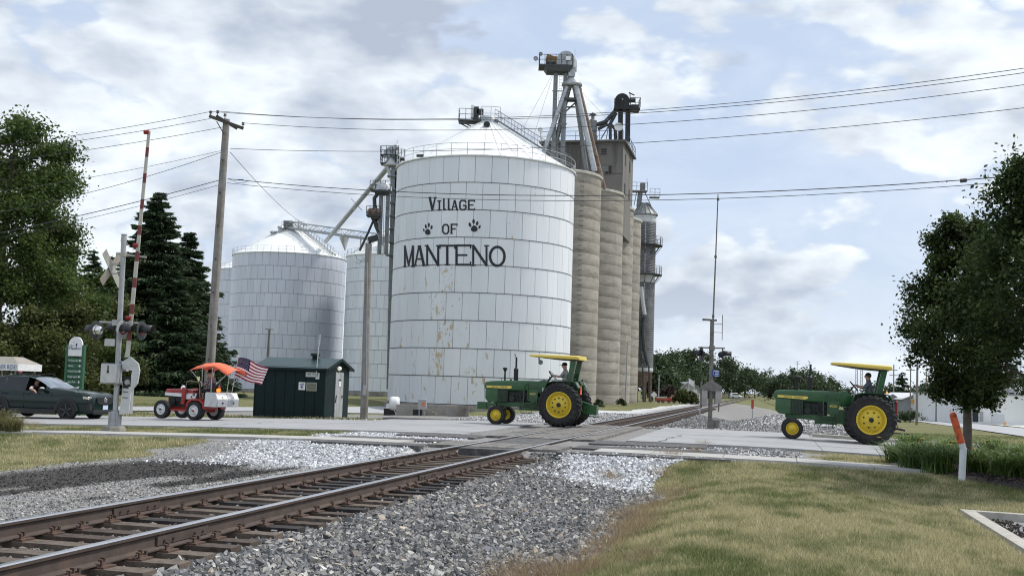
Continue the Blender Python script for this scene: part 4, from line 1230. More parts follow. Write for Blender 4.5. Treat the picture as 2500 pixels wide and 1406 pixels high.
def black_leg():
    Y = 131.0; base = at(1524, 342, Y); O = Vector((base.x, base.y, HHP.z + .2))
    root = thing('bucket_elevator', 'black bucket elevator head on posts above the head house roof', 'grain elevator', tuple(O), 0, 'bucket elevators of the grain works')
    def q(px, py, dy=0.0): return at(px, py, Y + dy) - O
    b = MB()
    for x in (1515, 1533): b.bar(q(x - 1, 346), q(x, 272), .55, .5, up=(0, 1, 0))
    b.build('leg_casing', M_BLACK, root)
    b = MB(); l, r = q(1498, 269), q(1561, 269); c = (l + r) / 2; b.box(c, (r.x - l.x, 1.8, .22)); b.box(c + Vector((-.4, 0, .25)), (r.x - l.x - 1, 1.5, .4))
    lattice_rail(b, [l + Vector((0, -.9, .1)), l.lerp(r, .2) + Vector((0, -.9, .1))], 1.05, .05); lattice_rail(b, [l.lerp(r, f) + Vector((0, -.9, .1)) for f in (.62, .8, 1)], 1.15, .05)
    lattice_rail(b, [r + Vector((0, -.9, .1)), r + Vector((0, 0, .1)), r + Vector((0, .9, .1))], 1.15, .05)
    b.build('platform', M_BLACK, root)
    b = MB(); h = q(1519, 249); hood(b, h, .86, 1.3, (.1, .995, 0), .9); b.box(h + Vector((0, -.66, -.05)), (1.76, .05, .08)); b.build('head_hood', M_BLACK, root)
    b = MB(); b.ball(h + Vector((-.03, -.68, .12)), .11, 8, 6); b.build('bearing', M_GALV, root)
    b = MB(); m = q(1544, 246); b.cyl(m + Vector((-.4, 0, 0)), m + Vector((.35, 0, .05)), .28, n=10); b.box(q(1550, 262), (.9, .6, .5)); b.bar(q(1539, 260), q(1538, 226), .09); b.bar(q(1535, 227), q(1549, 233), .12)
    b.build('motor', M_STEEL, root)
    b = MB(); b.tube([q(1500, 274), q(1478, 298), q(1460, 304), q(1444, 308)], .26, 8); b.tube([q(1504, 276), q(1498, 288), q(1490, 302)], .2, 8); b.tube([q(1460, 316), q(1478, 306), q(1492, 305), q(1502, 316), q(1503, 340)], .2, 8)
    b.bar(q(1490, 340), q(1490, 306), .34); b.bar(q(1467, 340), q(1486, 308), .12); b.bar(q(1480, 340), q(1486, 308), .08); b.bar(q(1500, 332), q(1516, 340), .1)
    b.build('dust_pipe', M_STEEL, root)
    b = MB(); k = q(1447, 300); b.cyl(k + Vector((0, 0, -1.9)), k + Vector((0, 0, .2)), .52, n=14); b.lathe([(.52, .2), (.2, .45), (.2, .85), (.48, .9), (.05, 1.25)], 14, k); b.cyl(k + Vector((.2, 0, -2.2)), k + Vector((.25, 0, -1.6)), .4, n=10)
    b.build('cyclone', M_GALVD, root)
    b = MB(); d = q(1510, 311, -2); b.lathe([(.01, .02), (.35, .05), (.5, .16), (.5, .2)], 18, d, axis='Y'); b.cyl(d + Vector((0, 0, 0)), d + Vector((0, .1, 0)), .46, n=18); b.bar(d + Vector((-.05, 0, -.4)), d + Vector((0, 0.3, -1.4)), .08)
    b.build('dish_antenna', M_WHITE, root)
    b = MB(); d = at(1319, 318, 123) - O; b.lathe([(.01, .0), (.2, .03), (.27, .1)], 14, d, axis='Y'); b.cyl(d, d + Vector((0, .1, 0)), .24, n=14); b.bar(d, d + Vector((.1, .2, -1.3)), .06); b.build('small_dish', M_WHITE, root)
black_leg()

# --- ribbed dryer tower at the far right of the works
M_RIB = mat('dryer_ribs', (.175, .18, .19), .55, .35, var=.2, scale=2, dark=(.10, .10, .11), dscale=.8, damt=.5)
M_RIBL = mat('dryer_pale', (.55, .56, .57), .5, .3, var=.15, scale=1)
def dryer():
    Y = 158.0; c = at(1568, 780, Y); hw = (1597 - 1540) / 2 / FPX; Rr = Y * math.sin(hw)
    zt = at(1575, 522, Y - Rr).z; zb = at(1565, 905, Y - Rr).z; zg = gh(c.x, c.y) - .2
    root = thing('dryer_tower', 'dark ribbed grain dryer tower with two railed balconies on rusty legs', 'grain dryer', (c.x, c.y, 0))
    def zy(y): return at(1575, y, Y - Rr).z
    def band(y0, y1, m, n, nm='wall_section'):
        b = MB(); z0, z1 = zy(y1), zy(y0); prof = []
        for i in range(n):
            a = z0 + (z1 - z0) * i / n; d = (z1 - z0) / n
            prof += [(Rr, a), (Rr + .035, a + d * .25), (Rr + .035, a + d * .6), (Rr, a + d * .85)]
        prof.append((Rr, z1)); b.lathe(prof, 36, smooth=False); b.build(nm, m, root)
    band(521, 541, M_RIBL, 2); band(541, 595, M_RIB, 14); band(595, 665, M_RIB, 18); band(665, 688, M_RIBL, 2); band(688, 897, M_RIB, 40); band(897, 907, M_RIBL, 1)
    b = MB(); b.lathe([(Rr + .25, zt - .05), (Rr + .25, zt + .05), (.5, zt + 1.75), (.01, zt + 1.8)], 16, smooth=False)
    for k in range(16): t = 2 * PI * k / 16; b.bar(((Rr + .25) * math.cos(t), (Rr + .25) * math.sin(t), zt + .08), (.5 * math.cos(t), .5 * math.sin(t), zt + 1.8), .08)
    b.build('roof', M_GALVD, root)
    for y in (596, 668):
        z = zy(y); b = MB(); b.lathe([(Rr, z - .1), (Rr + 1.0, z - .1), (Rr + 1.0, z + .04), (Rr, z + .04)], 32, smooth=False)
        for k in range(12): t = 2 * PI * k / 12; b.bar((Rr * math.cos(t), Rr * math.sin(t), z - 1.3), ((Rr + .95) * math.cos(t), (Rr + .95) * math.sin(t), z - .1), .07)
        bo = b.build('balcony', M_STEEL, root)
        b = MB(); railing(b, (0, 0), Rr + .95, z + .04, 1.1, 20, .045); b.build('railing', M_GALVD, bo)
    b = MB(); b.bar((.0, -Rr - .06, zy(900)), (.0, -Rr - .06, zy(541)), .06); 
    for k in range(40): z = zy(895) + (zy(545) - zy(895)) * k / 40; b.bar((-.22, -Rr - .06, z), (.22, -Rr - .06, z), .035)
    b.build('ladder', M_RIBL, root)
    b = MB()
    for k in range(8): t = 2 * PI * k / 8 + .2; p = Vector((.93 * Rr * math.cos(t), .93 * Rr * math.sin(t), 0)); b.bar(p + Vector((0, 0, zg)), p + Vector((0, 0, zb)), .2)
    b.lathe([(Rr, zb - .15), (Rr, zb + .05)], 32); b.lathe([(Rr * .98, zb), (.5, zb - 2.2)], 16)
    b.build('legs', M_RUSTP, root)
    def q(px, py, dy=0.0): return at(px, py, Y - Rr - 1.0 + dy) - Vector((c.x, c.y, 0))
    b = MB(); b.tube([q(1566, 700), q(1569, 735), q(1574, 768)], .26, 9); b.build('upper_spout', M_RIBL, root)
    b = MB(); b.tube([q(1573, 772), q(1570, 788), q(1569, 810), q(1573, 855), q(1582, 893)], .24, 8); b.tube([q(1563, 775), q(1560, 800), q(1561, 860), q(1569, 888)], .24, 8); b.tube([q(1568, 790), q(1560, 795)], .22, 8)
    for x in (1558, 1571): b.bar(q(x, 795), q(x, 768), .1)
    b.bar(q(1557, 768), q(1572, 768), .1); b.bar(q(1557, 795), q(1574, 795), .14)
    b.build('lower_spout', M_STEEL, root)
    b = MB()
    for x in (1569, 1584): b.bar(q(x + 1, 980), q(x, 893), .18)
    b.build('spout_post', M_STEEL, root)
    b = MB(); pz = at(1560, 468, Y) - Vector((c.x, c.y, 0)); b.box(pz + Vector((-.4, 0, 0)), (3.0, 1.4, .15)); lattice_rail(b, [pz + Vector((-1.9 + .75 * i, -.7, .1)) for i in range(5)], 1.1, .05)
    b.box(pz + Vector((.5, 0, .6)), (.7, .7, 1.2)); b.cyl(pz + Vector((.2, 0, -.1)), pz + Vector((.0, 0, -2.2)), .35, n=10); p2 = pz + Vector((2.2, 0, -.8)); b.box(p2, (1.4, 1.2, .12)); lattice_rail(b, [p2 + Vector((-.7 + .7 * i, -.6, .1)) for i in range(3)], 1.1, .05)
    for s in (-.3, .8): b.bar(pz + Vector((s, 0, 0)), pz + Vector((s * 2.2, 0, -2.0)), .1)
    b.bar(pz + Vector((1.2, 0, 0)), pz + Vector((1.1, 0, 1.9)), .05)
    b.build('top_platform', M_GALVD, root)
dryer()

# --- slim towers and conveyor between the pale bins
def left_works():
    Y = 150.0
    def tower(name, label, O, parts):
        root = thing(name, label, 'grain elevator', tuple(O), 0, 'bucket elevators of the grain works')
        return root
    base = at(958, 600, Y); O = Vector((base.x, base.y, 0)); root = tower('bucket_elevator', 'slim galvanised bucket elevator rising at the left edge of the lettered silo', O, None)
    def q(px, py, dy=0.0): return at(px, py, Y + dy) - O
    b = MB(); b.bar(q(951, 950), q(963, 384), .75, .7, up=(0, 1, 0)); b.bar(q(962, 950), q(973, 384), .75, .7, up=(0, 1, 0))
    for y in range(400, 640, 32): b.box(q(964 - (y - 400) * .02, y), (1.9, 1.2, .14))
    b.build('leg_casing', M_GALVD, root)
    b = MB()
    for (x0, x1, y, h) in ((930, 974, 381, 1.1), (930, 946, 401, 1.1), (966, 988, 389, 1.1)):
        b = MB(); l, r = q(x0, y), q(x1, y); b.box((l + r) / 2, (r.x - l.x, 1.6, .16)); lattice_rail(b, [l.lerp(r, k / 3) + Vector((0, -.8, .1)) for k in range(4)], h, .06); lattice_rail(b, [l + Vector((0, -.8, .1)), l + Vector((0, .8, .1))], h, .06)
        b.build('platform', M_STEEL, root)
    b = MB(); h = q(957, 374); hood(b, h, .8, 1.0, (.3, .95, 0), .6); b.box(h + Vector((-.6, -.3, -.2)), (.9, .8, .9)); b.bar(q(968, 362), q(970, 342), .06); b.ball(q(967, 360), .4, 8, 6); b.build('head_hood', M_GALV, root)
    b = MB(); d = q(954, 392); b.lathe([(.3, .5), (1.0, -.6), (1.0, -.8), (.2, -.82)], 16, d); b.build('distributor', M_RIBL, root)
    b = MB(); A, C = q(953, 402), at(795, 590, 200) - O; b.cyl(A, C, .36, n=10); mid = A.lerp(C, .45); b.bar(mid + Vector((-.9, 0, .9)), mid + Vector((.9, 0, -.9)), .1); b.bar(mid + Vector((-.5, 0, -.9)), mid + Vector((.5, 0, .9)), .1)
    b.build('spout', M_GALV, root)
    b = MB(); b.cyl(q(962, 402), q(972, 470), .28, n=10); b.cyl(q(945, 404), q(957, 440), .28, n=10); b.build('side_spout', M_RIBL, root)
    # second, shorter leg
    base = at(935, 600, 146.0); O2 = Vector((base.x, base.y, 0)); r2 = tower('bucket_elevator', 'short dark bucket elevator with two stacked platforms left of the lettered silo', O2, None)
    def q2(px, py, dy=0.0): return at(px, py, 146 + dy) - O2
    b = MB(); b.bar(q2(926, 620), q2(931, 470), .5, .5, up=(0, 1, 0)); b.bar(q2(943, 620), q2(948, 470), .5, .5, up=(0, 1, 0)); b.build('leg_casing', M_GALVD, r2)
    b = MB()
    for s in (935, 941): b.bar(q2(s, 620), q2(s + 3, 470), .06)
    for i in range(30): b.bar(q2(935 + i * .1, 618 - i * 5), q2(941 + i * .1, 618 - i * 5), .045)
    b.build('ladder', M_GALVD, r2)
    b = MB()
    for (x0, x1, y) in ((905, 955, 466), (896, 930, 528)):
        b = MB(); l, r = q2(x0, y), q2(x1, y); b.box((l + r) / 2, (r.x - l.x, 1.8, .18)); b.box((l + r) / 2 + Vector((.2, 0, -.3)), (r.x - l.x - .9, 1.5, .45), taper=1.2); lattice_rail(b, [l.lerp(r, k / 4) + Vector((0, -.9, .1)) for k in range(5)], 1.1, .06)
        b.build('platform', M_STEEL, r2)
    b = MB(); h = q2(934, 458); b.lathe([(1.25, -.5), (1.2, .1), (.9, .5), (.4, .75), (.01, .82)], 16, h); b.build('head_hood', M_GALV, r2)
    b = MB(); h = q2(914, 517); b.lathe([(.8, -.6), (1.05, -.1), (.8, .35), (.3, .5), (.01, .5)], 8, h, smooth=False); b.build('cleaner', M_RUSTP, r2)
    b = MB(); b.tube([q2(922, 474), q2(914, 484), q2(915, 508)], .26, 8); b.tube([q2(915, 536), q2(919, 552), q2(926, 568)], .3, 8); b.tube([q2(912, 538), q2(898, 570), q2(878, 612)], .16, 6); b.build('spout', M_STEEL, r2)
    # conveyor bridge
    a, c = at(700, 556, 203), at(932, 588, 192); O3 = Vector((c.x, c.y, c.z)); r3 = thing('conveyor_bridge', 'pale overhead conveyor bridge running between the roofs of two grain bins', 'conveyor', tuple(O3))
    A, C = a - O3, Vector((0, 0, 0)); up = Vector((0, 0, 1.1)); w = Vector((.3, .9, 0))
    b = MB()
    for s in (-1, 1):
        for z in (0, 1): b.bar(A + w * s * .6 + up * z, C + w * s * .6 + up * z, .14)
        n = 16
        for i in range(n): p, r_ = A.lerp(C, i / n), A.lerp(C, (i + 1) / n); b.bar(p + w * s * .6 + up * (i % 2), r_ + w * s * .6 + up * ((i + 1) % 2), .08)
    b.bar(A, C, .7, .5); b.build('truss', M_GALV, r3)
    b = MB(); hd = A + Vector((.3, 0, .5)); b.box(hd, (1.6, 1.4, 1.4)); lattice_rail(b, [hd + Vector((-1 + i, -1, -.7)) for i in range(5)], 1.2, .06); b.build('drive_head', M_GALVD, r3)
    b = MB(); p = A.lerp(C, .62); b.cyl(p + Vector((0, 0, -.2)), p + Vector((.25, 0, -2.6)), .9, .1, 4); b.bar(A.lerp(C, .79), A.lerp(C, .79) + Vector((0, 0, -8)), .25); b.build('hopper', M_RIBL, r3)
    b = MB(); s0, s1 = at(930, 588, 190) - O3, at(985, 572, 188) - O3; b.bar(s0, s1, .5, 1.2); lattice_rail(b, [s0.lerp(s1, k / 5) + Vector((0, -.5, .2)) for k in range(6)], 1.2, .07); b.build('end_walkway', M_GALV, r3)
left_works()
# ------------------------------------------------------------------ shared shapes for vehicles
M_JDG = mat('tractor_green', (.020, .088, .026), .36, 0, var=.18, scale=4, coat=.2, dark=(.035, .055, .03), dscale=3, damt=.35)
M_JDY = mat('tractor_yellow', (.68, .50, .035), .42, 0, var=.1, scale=5, dark=(.30, .21, .05), dscale=5, damt=.25)
M_JDYC = mat('canopy_yellow', (.74, .57, .12), .5, 0, var=.06, scale=3)
M_TYRE = mat('tyre_rubber', (.020, .020, .021), .85, 0, var=.35, scale=12, dark=(.06, .056, .05), dscale=4, damt=.3)
M_ENG = mat('engine_dark', (.022, .027, .024), .6, .3, var=.5, scale=12)
M_REDP = mat('tractor_red', (.33, .022, .018), .4, 0, var=.15, scale=4, coat=.2, dark=(.14, .015, .012), dscale=3, damt=.3)
M_WPAINT = mat('white_paint', (.74, .75, .75), .45, 0, var=.05, scale=6, dark=(.5, .49, .46), dscale=5, damt=.2)
M_CHROME = mat('chrome', (.75, .76, .78), .15, 1.0)
M_GLASSD = mat('dark_glass', (.012, .014, .018), .06, 0, spec=.9)
M_AMBER = mat('amber_lens', (.8, .30, .02), .3, 0, emit=(1, .42, .05, .6))
M_ORANGE = mat('safety_orange', (.95, .12, .03), .5)
M_REDLENS = mat('red_lens', (.25, .012, .012), .25)
M_GREYP = mat('grey_box', (.37, .38, .40), .5, .2, var=.12, scale=4, dark=(.22, .22, .23), dscale=4, damt=.2)
M_LGREY = mat('light_grey_metal', (.55, .56, .57), .5, .2, var=.12, scale=4, dark=(.35, .34, .33), dscale=5, damt=.25)

def loft(b, secs, nc=5):
    """rounded-rectangle sections (x, y0, y1, z0, z1, rad) joined along x, ends capped"""
    ring = []
    for (x, y0, y1, z0, z1, r) in secs:
        pts = []
        for (cy, cz, t0) in ((y1 - r, z1 - r, 0), (y0 + r, z1 - r, PI / 2), (y0 + r, z0 + r, PI), (y1 - r, z0 + r, 1.5 * PI)):
            for k in range(nc): t = t0 + PI / 2 * k / (nc - 1); pts.append((x, cy + r * math.cos(t), cz + r * math.sin(t)))
        ring.append(pts)
    n = len(ring[0]); V = [p for r_ in ring for p in r_]
    F = [(i * n + k, i * n + (k + 1) % n, (i + 1) * n + (k + 1) % n, (i + 1) * n + k) for i in range(len(ring) - 1) for k in range(n)]
    b.add(V, F, True); b.add(V, [tuple(range(n)), tuple(range(len(V) - 1, len(V) - n - 1, -1))], False)
def wheel(parent, x, y, r, w, rimr, tyre_m, rim_m, side, lugs=0, name='wheel', dish=.06, holes=6, hub=M_ENG, ribs=0):
    """wheel with its axle along y; side = +1 / -1 tells which way the dish faces"""
    e = bpy.data.objects.new(name, None); COL.objects.link(e); e.parent = parent; e.location = (x, y, r)
    b = MB(); h = w / 2
    b.lathe([(rimr, -h * .8), (rimr + (r - rimr) * .45, -h * 1.0), (r * .93, -h * .92), (r * .975, -h * .6), (r * .98 if lugs else r, 0), (r * .975, h * .6), (r * .93, h * .92), (rimr + (r - rimr) * .45, h), (rimr, h * .8)], 40, axis='Y')
    for k in range(lugs):
        t = 2 * PI * k / lugs
        for s in (-1, 1):
            tt = t + (PI / lugs if s > 0 else 0)
            pts = []
            for (yy, dt, rr) in ((s * .02, .0, r), (s * h * .55, .085, r * .995), (s * h * 1.0, .15, r * .93), (s * h * 1.02, .165, r * .86)):
                a = tt - dt; pts.append(Vector((rr * math.cos(a), yy, rr * math.sin(a))))
            for p, q_ in zip(pts[:-1], pts[1:]):
                up = Vector((p.x, 0, p.z)).normalized(); b.bar(p - up * .005, q_ - up * .005, .052, .055, up=up)
    for k in range(ribs):
        yy = -h * .7 + h * 1.4 * k / max(1, ribs - 1); b.lathe([(r * .985, yy - .015), (r * 1.008, yy - .01), (r * 1.008, yy + .01), (r * .985, yy + .015)], 40, axis='Y')
    b.build('tyre', tyre_m, e)
    b = MB(); s = -side                                             # lathe axis Y maps +h to -y
    b.lathe([(rimr * 1.03, s * h * .84), (rimr * 1.02, s * h * .92), (rimr * .95, s * h * .9), (rimr * .90, s * (h * .9 - dish)), (rimr * .80, s * (h * .9 - dish * 1.3)), (rimr * .74, s * (h * .9 - dish * .5)), (rimr * .30, s * (h * .9 - dish * .4)), (rimr * .26, s * (h * .9 - dish * .2)), (.001, s * (h * .9 - dish * .2))], 32, axis='Y')
    b.lathe([(rimr * 1.03, -h * .84), (rimr * 1.03, h * .84)], 32, axis='Y')
    b.lathe([(rimr * 1.0, -s * h * .7), (.001, -s * h * .6)], 24, axis='Y')
    rim = b.build('rim', rim_m, e)
    b = MB(); yo = side * (h * .9 - dish * .35)
    for k in range(holes):
        t = 2 * PI * k / holes + .3; b.cyl((rimr * .55 * math.cos(t), yo - side * .02, rimr * .55 * math.sin(t)), (rimr * .55 * math.cos(t), yo + side * .012, rimr * .55 * math.sin(t)), rimr * .055, n=8)
    b.cyl((0, yo - side * .03, 0), (0, yo + side * .07, 0), rimr * .17, n=12); b.build('hub', hub, e)
    return e
MY = Matrix.Rotation(PI / 2, 4, 'X')                                   # text XY plane -> facing -y
def tractor(label, loc, rz, ry, model):
    root = thing('tractor', label, 'tractor', loc, rz, 'green farm tractors in the parade'); root.rotation_euler = (0, ry, rz)
    # x forward, y left (towards the viewer), z up; origin under the rear axle
    RW, FW, WB = .775, .335, 2.42
    heavy = 26
    for s in (1, -1): wheel(root, 0, s * .78, RW, .46, .455, M_TYRE, M_JDY, s, heavy, 'rear_wheel', .10, 8 if model == 1 else 10, M_ENG)
    for s in (1, -1): wheel(root, WB, s * .60, FW, .25, .195, M_TYRE, M_JDY, s, 0, 'front_wheel', .05, 4, M_JDY, ribs=4)
    b = MB(); loft(b, [(.95, -.33, .33, 1.30, 1.60, .08), (1.3, -.33, .33, 1.22, 1.615, .09), (2.2, -.325, .325, 1.22, 1.60, .09), (2.75, -.32, .32, 1.24, 1.575, .09), (2.98, -.30, .30, 1.26, 1.54, .09), (3.03, -.27, .27, 1.30, 1.48, .08)])
    b.build('hood', M_JDG, root)
    b = MB(); loft(b, [(2.12, -.315, .315, .80, 1.28, .03), (2.6, -.315, .315, .78, 1.28, .03), (2.86, -.30, .30, .79, 1.30, .05), (2.98, -.27, .27, .90, 1.36, .06)]); b.build('grille_housing', M_JDG, root)
    for s in (1, -1):
        b = MB(); b.box((2.30, s * .318, 1.05), (.40, .016, .46)); sc = b.build('side_screen', M_ENG, root)
        b = MB()
        for i in range(9): b.box((2.12 + .046 * i, s * .329, 1.05), (.008, .008, .46))
        b.build('screen_bars', M_JDG, sc)
        b = MB(); b.prism([(1.94, 1.335), (2.05, 1.30), (2.93, 1.32), (2.92, 1.395), (1.97, 1.40)], s * .328, s * .334); st = b.build('hood_stripe', M_JDYC, root)
        M = Matrix.Translation((2.42, s * .337, 1.352)) @ Matrix.Rotation(PI if s > 0 else 0, 4, 'Z') @ MY
        text_part('lettering', 'JOHN  DEERE', .062, M_BLACK, st, M, .003, width=.62)
        b = MB(); b.prism([(.98, .72), (1.32, .88), (1.36, 1.28), (.95, 1.32)], s * .30, s * .325); cp = b.build('cowl_side', M_JDG, root)
        text_part('lettering', '4020', .11, M_JDYC, cp, Matrix.Translation((1.15, s * .328, 1.13)) @ Matrix.Rotation(PI if s > 0 else 0, 4, 'Z') @ MY, .003, width=.25)
    b = MB(); b.box((1.72, 0, .98), (.80, .40, .52)); b.box((1.72, .2, 1.12), (.7, .12, .10)); b.cyl((1.95, .23, .95), (1.95, .30, .95), .11, n=12); b.cyl((1.55, .2, .86), (1.55, .29, .86), .08, n=10)
    b.tube([(2.06, .26, 1.2), (1.95, .29, .98), (1.75, .29, .93), (1.5, .28, .93)], .022, 6); b.cyl((1.4, .24, 1.14), (1.9, .24, 1.14), .035, n=8); b.box((1.55, .23, 1.22), (.2, .1, .09))
    for i in range(4): b.box((1.50 + i * .14, .22, 1.02), (.06, .06, .16))
    b.build('engine', M_ENG, root)
    b = MB(); b.box((1.7, 0, .73), (1.9, .42, .16)); b.box((.55, 0, .80), (.9, .46, .46)); b.cyl((0, -.7, .775), (0, .7, .775), .14, n=14); b.box((0, 0, .85), (.6, .5, .6)); b.box((1.35, 0, .60), (.7, .34, .14))
    b.build('chassis', M_JDG, root)
    b = MB(); b.box((2.42, 0, .62), (.14, .7, .12)); b.box((2.42, 0, .74), (.26, .3, .2)); b.cyl((WB, -.6, FW), (WB, .6, FW), .05, n=10)
    for s in (1, -1): b.bar((WB, s * .42, .60), (WB, s * .42, FW), .07)
    b.build('front_axle', M_ENG, root)
    if model == 0:
        b = MB(); b.box((3.1, 0, .66), (.34, .62, .26)); b.box((2.8, 0, .70), (.5, .55, .12)); b.build('front_weight', M_JDG, root)
        b = MB(); b.lathe([(.035, 1.56), (.03, 1.9), (.06, 1.99), (.085, 2.0), (.085, 2.07), (.02, 2.08)], 12, (2.32, .02, 0)); b.build('pre_cleaner', M_ENG, root)
        b = MB()
        for x in (1.86, 1.70): b.lathe([(.055 + .012 * math.cos(t), .012 * math.sin(t)) for t in [2 * PI * k / 8 for k in range(9)]], 16, (x, .28, .60), axis='Y')
        b.build('tow_rings', M_GALVD, root)
    else:
        b = MB(); b.cyl((2.32, 0, 1.58), (2.32, 0, 1.93), .06, n=10); b.lathe([(.06, 1.93), (.145, 1.955), (.145, 2.04), (.12, 2.06), (.01, 2.07)], 14, (2.32, 0, 0)); b.build('pre_cleaner', M_ENG, root)
    b = MB(); b.cyl((1.90, 0, 1.58), (1.90, 0, 2.03), .085, n=14); b.cyl((1.90, 0, 2.03), (1.90, 0, 2.08), .085, .04, 14); b.cyl((1.90, 0, 2.06), (1.90, 0, 2.46), .036, n=12)
    b.box((1.945, 0, 2.53), (.014, .08, .12), M=Matrix.Rotation(.5, 3, 'Y')); b.box((1.95, 0, 2.45), (.05, .05, .02)); b.build('exhaust', M_BLACK, root)
    b = MB(); b.ball((2.08, .05, 1.61), .05, 10, 6); b.build('fuel_cap', M_ENG, root)
    b = MB(); loft(b, [(.55, -.26, .26, 1.2, 1.50, .05), (.75, -.30, .30, 1.15, 1.66, .06), (.98, -.32, .32, 1.15, 1.60, .06)]); b.build('dash_cowl', M_JDG, root)
    b = MB(); b.bar((.72, 0, 1.55), (.52, 0, 1.80), .05)
    for y in (.12, -.1): b.bar((.66, y, 1.6), (.58, y, 1.76), .015); b.ball((.58, y, 1.77), .022, 8, 6)
    b.build('steering_column', M_BLACK, root)
    b = MB(); b.X = Matrix.Translation((.50, 0, 1.83)) @ Matrix.Rotation(R(-48), 4, 'Y')
    b.lathe([(.20 + .013 * math.cos(t), .013 * math.sin(t)) for t in [2 * PI * k / 8 for k in range(9)]], 24)
    for k in range(3): t = 2 * PI * k / 3; b.bar((0, 0, -.02), (.2 * math.cos(t), .2 * math.sin(t), 0), .018)
    b.build('steering_wheel', M_BLACK, root)
    for s in (1, -1):
        b = MB(); y0, y1 = s * .42, s * .80
        prof = [(.62, 1.30), (.52, 1.55), (.30, 1.625), (-.35, 1.64), (-.55, 1.60), (-.66, 1.40)]
        for (a, c), (d, e) in zip(prof[:-1], prof[1:]):
            dx, dz = d - a, e - c; L_ = math.hypot(dx, dz); nx, nz = -dz / L_ * -.02, dx / L_ * -.02
            b.add([(a, y0, c), (d, y0, e), (d, y1, e), (a, y1, c), (a - nx, y0, c + nz * -1 - .02), (d - nx, y0, e - .02), (d - nx, y1, e - .02), (a - nx, y1, c - .02)], [(0, 1, 2, 3), (7, 6, 5, 4), (0, 4, 5, 1), (2, 6, 7, 3), (1, 5, 6, 2), (3, 7, 4, 0)], False)
        b.prism([(.58, 1.32), (.5, 1.56), (.28, 1.62), (-.36, 1.635), (-.62, 1.45), (-.5, 1.2), (.2, 1.1)], s * .405, s * .425)
        b.build('fender', M_JDG, root)
    b = MB(); b.box((.02, 0, 1.42), (.46, .46, .09)); b.box((-.21, 0, 1.68), (.08, .44, .48), M=Matrix.Rotation(-.15, 3, 'Y')); b.box((.02, 0, 1.28), (.3, .3, .2)); b.build('seat', M_BLACK, root, bevel=.03)
    b = MB(); b.box((.42, 0, 1.14), (.8, .75, .04)); b.build('platform', M_JDG, root)
    for s in (1, -1):
        b = MB(); b.bar((-.22, s * .47, 1.45), (-.40, s * .47, 2.42), .18, .10, up=(0, 1, 0)); b.bar((-.35, s * .47, 1.0), (-.20, s * .47, 1.5), .16, .09, up=(0, 1, 0)); b.build('canopy_post', M_JDG, root)
    b = MB(); loft(b, [(-.62, -.62, .62, 2.40, 2.52, .05), (-.55, -.66, .66, 2.395, 2.545, .06), (.4, -.66, .66, 2.43, 2.56, .055), (1.12, -.64, .64, 2.475, 2.565, .04), (1.24, -.60, .60, 2.50, 2.555, .025)], 4)
    can = b.build('canopy', M_JDYC, root)
    b = MB(); b.prism([(-.5, 2.40), (.4, 2.43), (1.1, 2.474), (.6, 2.42), (.2, 2.385), (-.3, 2.37)], -.60, .60); b.box((-.42, 0, 2.41), (.2, 1.1, .09)); b.build('canopy_liner', M_ENG, can)
    for s in (1,):
        b = MB(); b.bar((1.46, s * .40, .82), (1.46, s * .40, 1.46), .025); b.bar((1.46, s * .40, 1.46), (1.32, s * .36, 1.52), .025); b.bar((1.32, s * .38, 1.5), (1.32, s * .38, .9), .02)
        for x in (1.50, 1.10): b.bar((x + .06, s * .45, .42), (x - .05, s * .42, .90), .05, .02)
        for z in (.44, .62, .80): b.box((1.30, s * .44, z), (.42, .16, .025))
        b.build('step_ladder', M_JDG, root)
    b = MB(); b.box((-.95, 0, .62), (.5, .30, .34)) if model == 0 else b.box((-.7, 0, .62), (.3, .24, .26)); b.bar((-.4, .3, .6), (-1.1, .34, .5), .06); b.bar((-.4, -.3, .6), (-1.1, -.34, .5), .06); b.bar((-.4, 0, .4), (-1.25, 0, .38), .09, .04); b.cyl((-.55, 0, .9), (-1.0, 0, .78), .05, n=10)
    b.build('hitch', M_JDG if model == 0 else M_ENG, root)
    for s in (1, -1): b = MB(); b.box((-.48, s * .58, 1.68), (.05, .09, .07)); b.build('warning_lamp', M_AMBER if model and s > 0 else M_ENG, root, bevel=.015)
    if model == 0:
        b = MB(); b.prism([(.46, 1.16), (.70, 1.16), (.60, 1.50), (.56, 1.50)], -.70, -.715, axis='X'); smv = b.build('slow_vehicle_sign', M_ORANGE, root)
        b = MB(); b.box((.66, .335, 1.30), (.26, .012, .12)); pl = b.build('number_plate', M_WPAINT, root)
        text_part('lettering', 'OLDE 4', .075, M_BLACK, pl, Matrix.Translation((.66, .343, 1.30)) @ Matrix.Rotation(PI, 4, 'Z') @ MY, .003, width=.22)
        b = MB(); b.box((.86, .62, 2.42), (.05, .04, .16)); b.lathe([(.09, 0), (.08, .03), (.001, .04)], 14, (.80, .62, 2.28), axis='Y'); b.build('mirror', M_GALVD, root)
    else:
        b = MB(); b.box((-.78, .55, 1.12), (.06, .08, .45)); b.ball((-.78, .55, 1.38), .055, 8, 6); b.build('tail_lamp', M_REDLENS, root)
        for z in (.62, .96):
            b = MB(); b.lathe([(.06 + .014 * math.cos(t), .014 * math.sin(t)) for t in [2 * PI * k / 6 for k in range(7)]], 12, (-.80, .5, z), axis='Y'); b.bar((-.78, .5, z), (-.5, .4, z), .03); b.build('hitch_ring', M_GALVD, root)
    return root
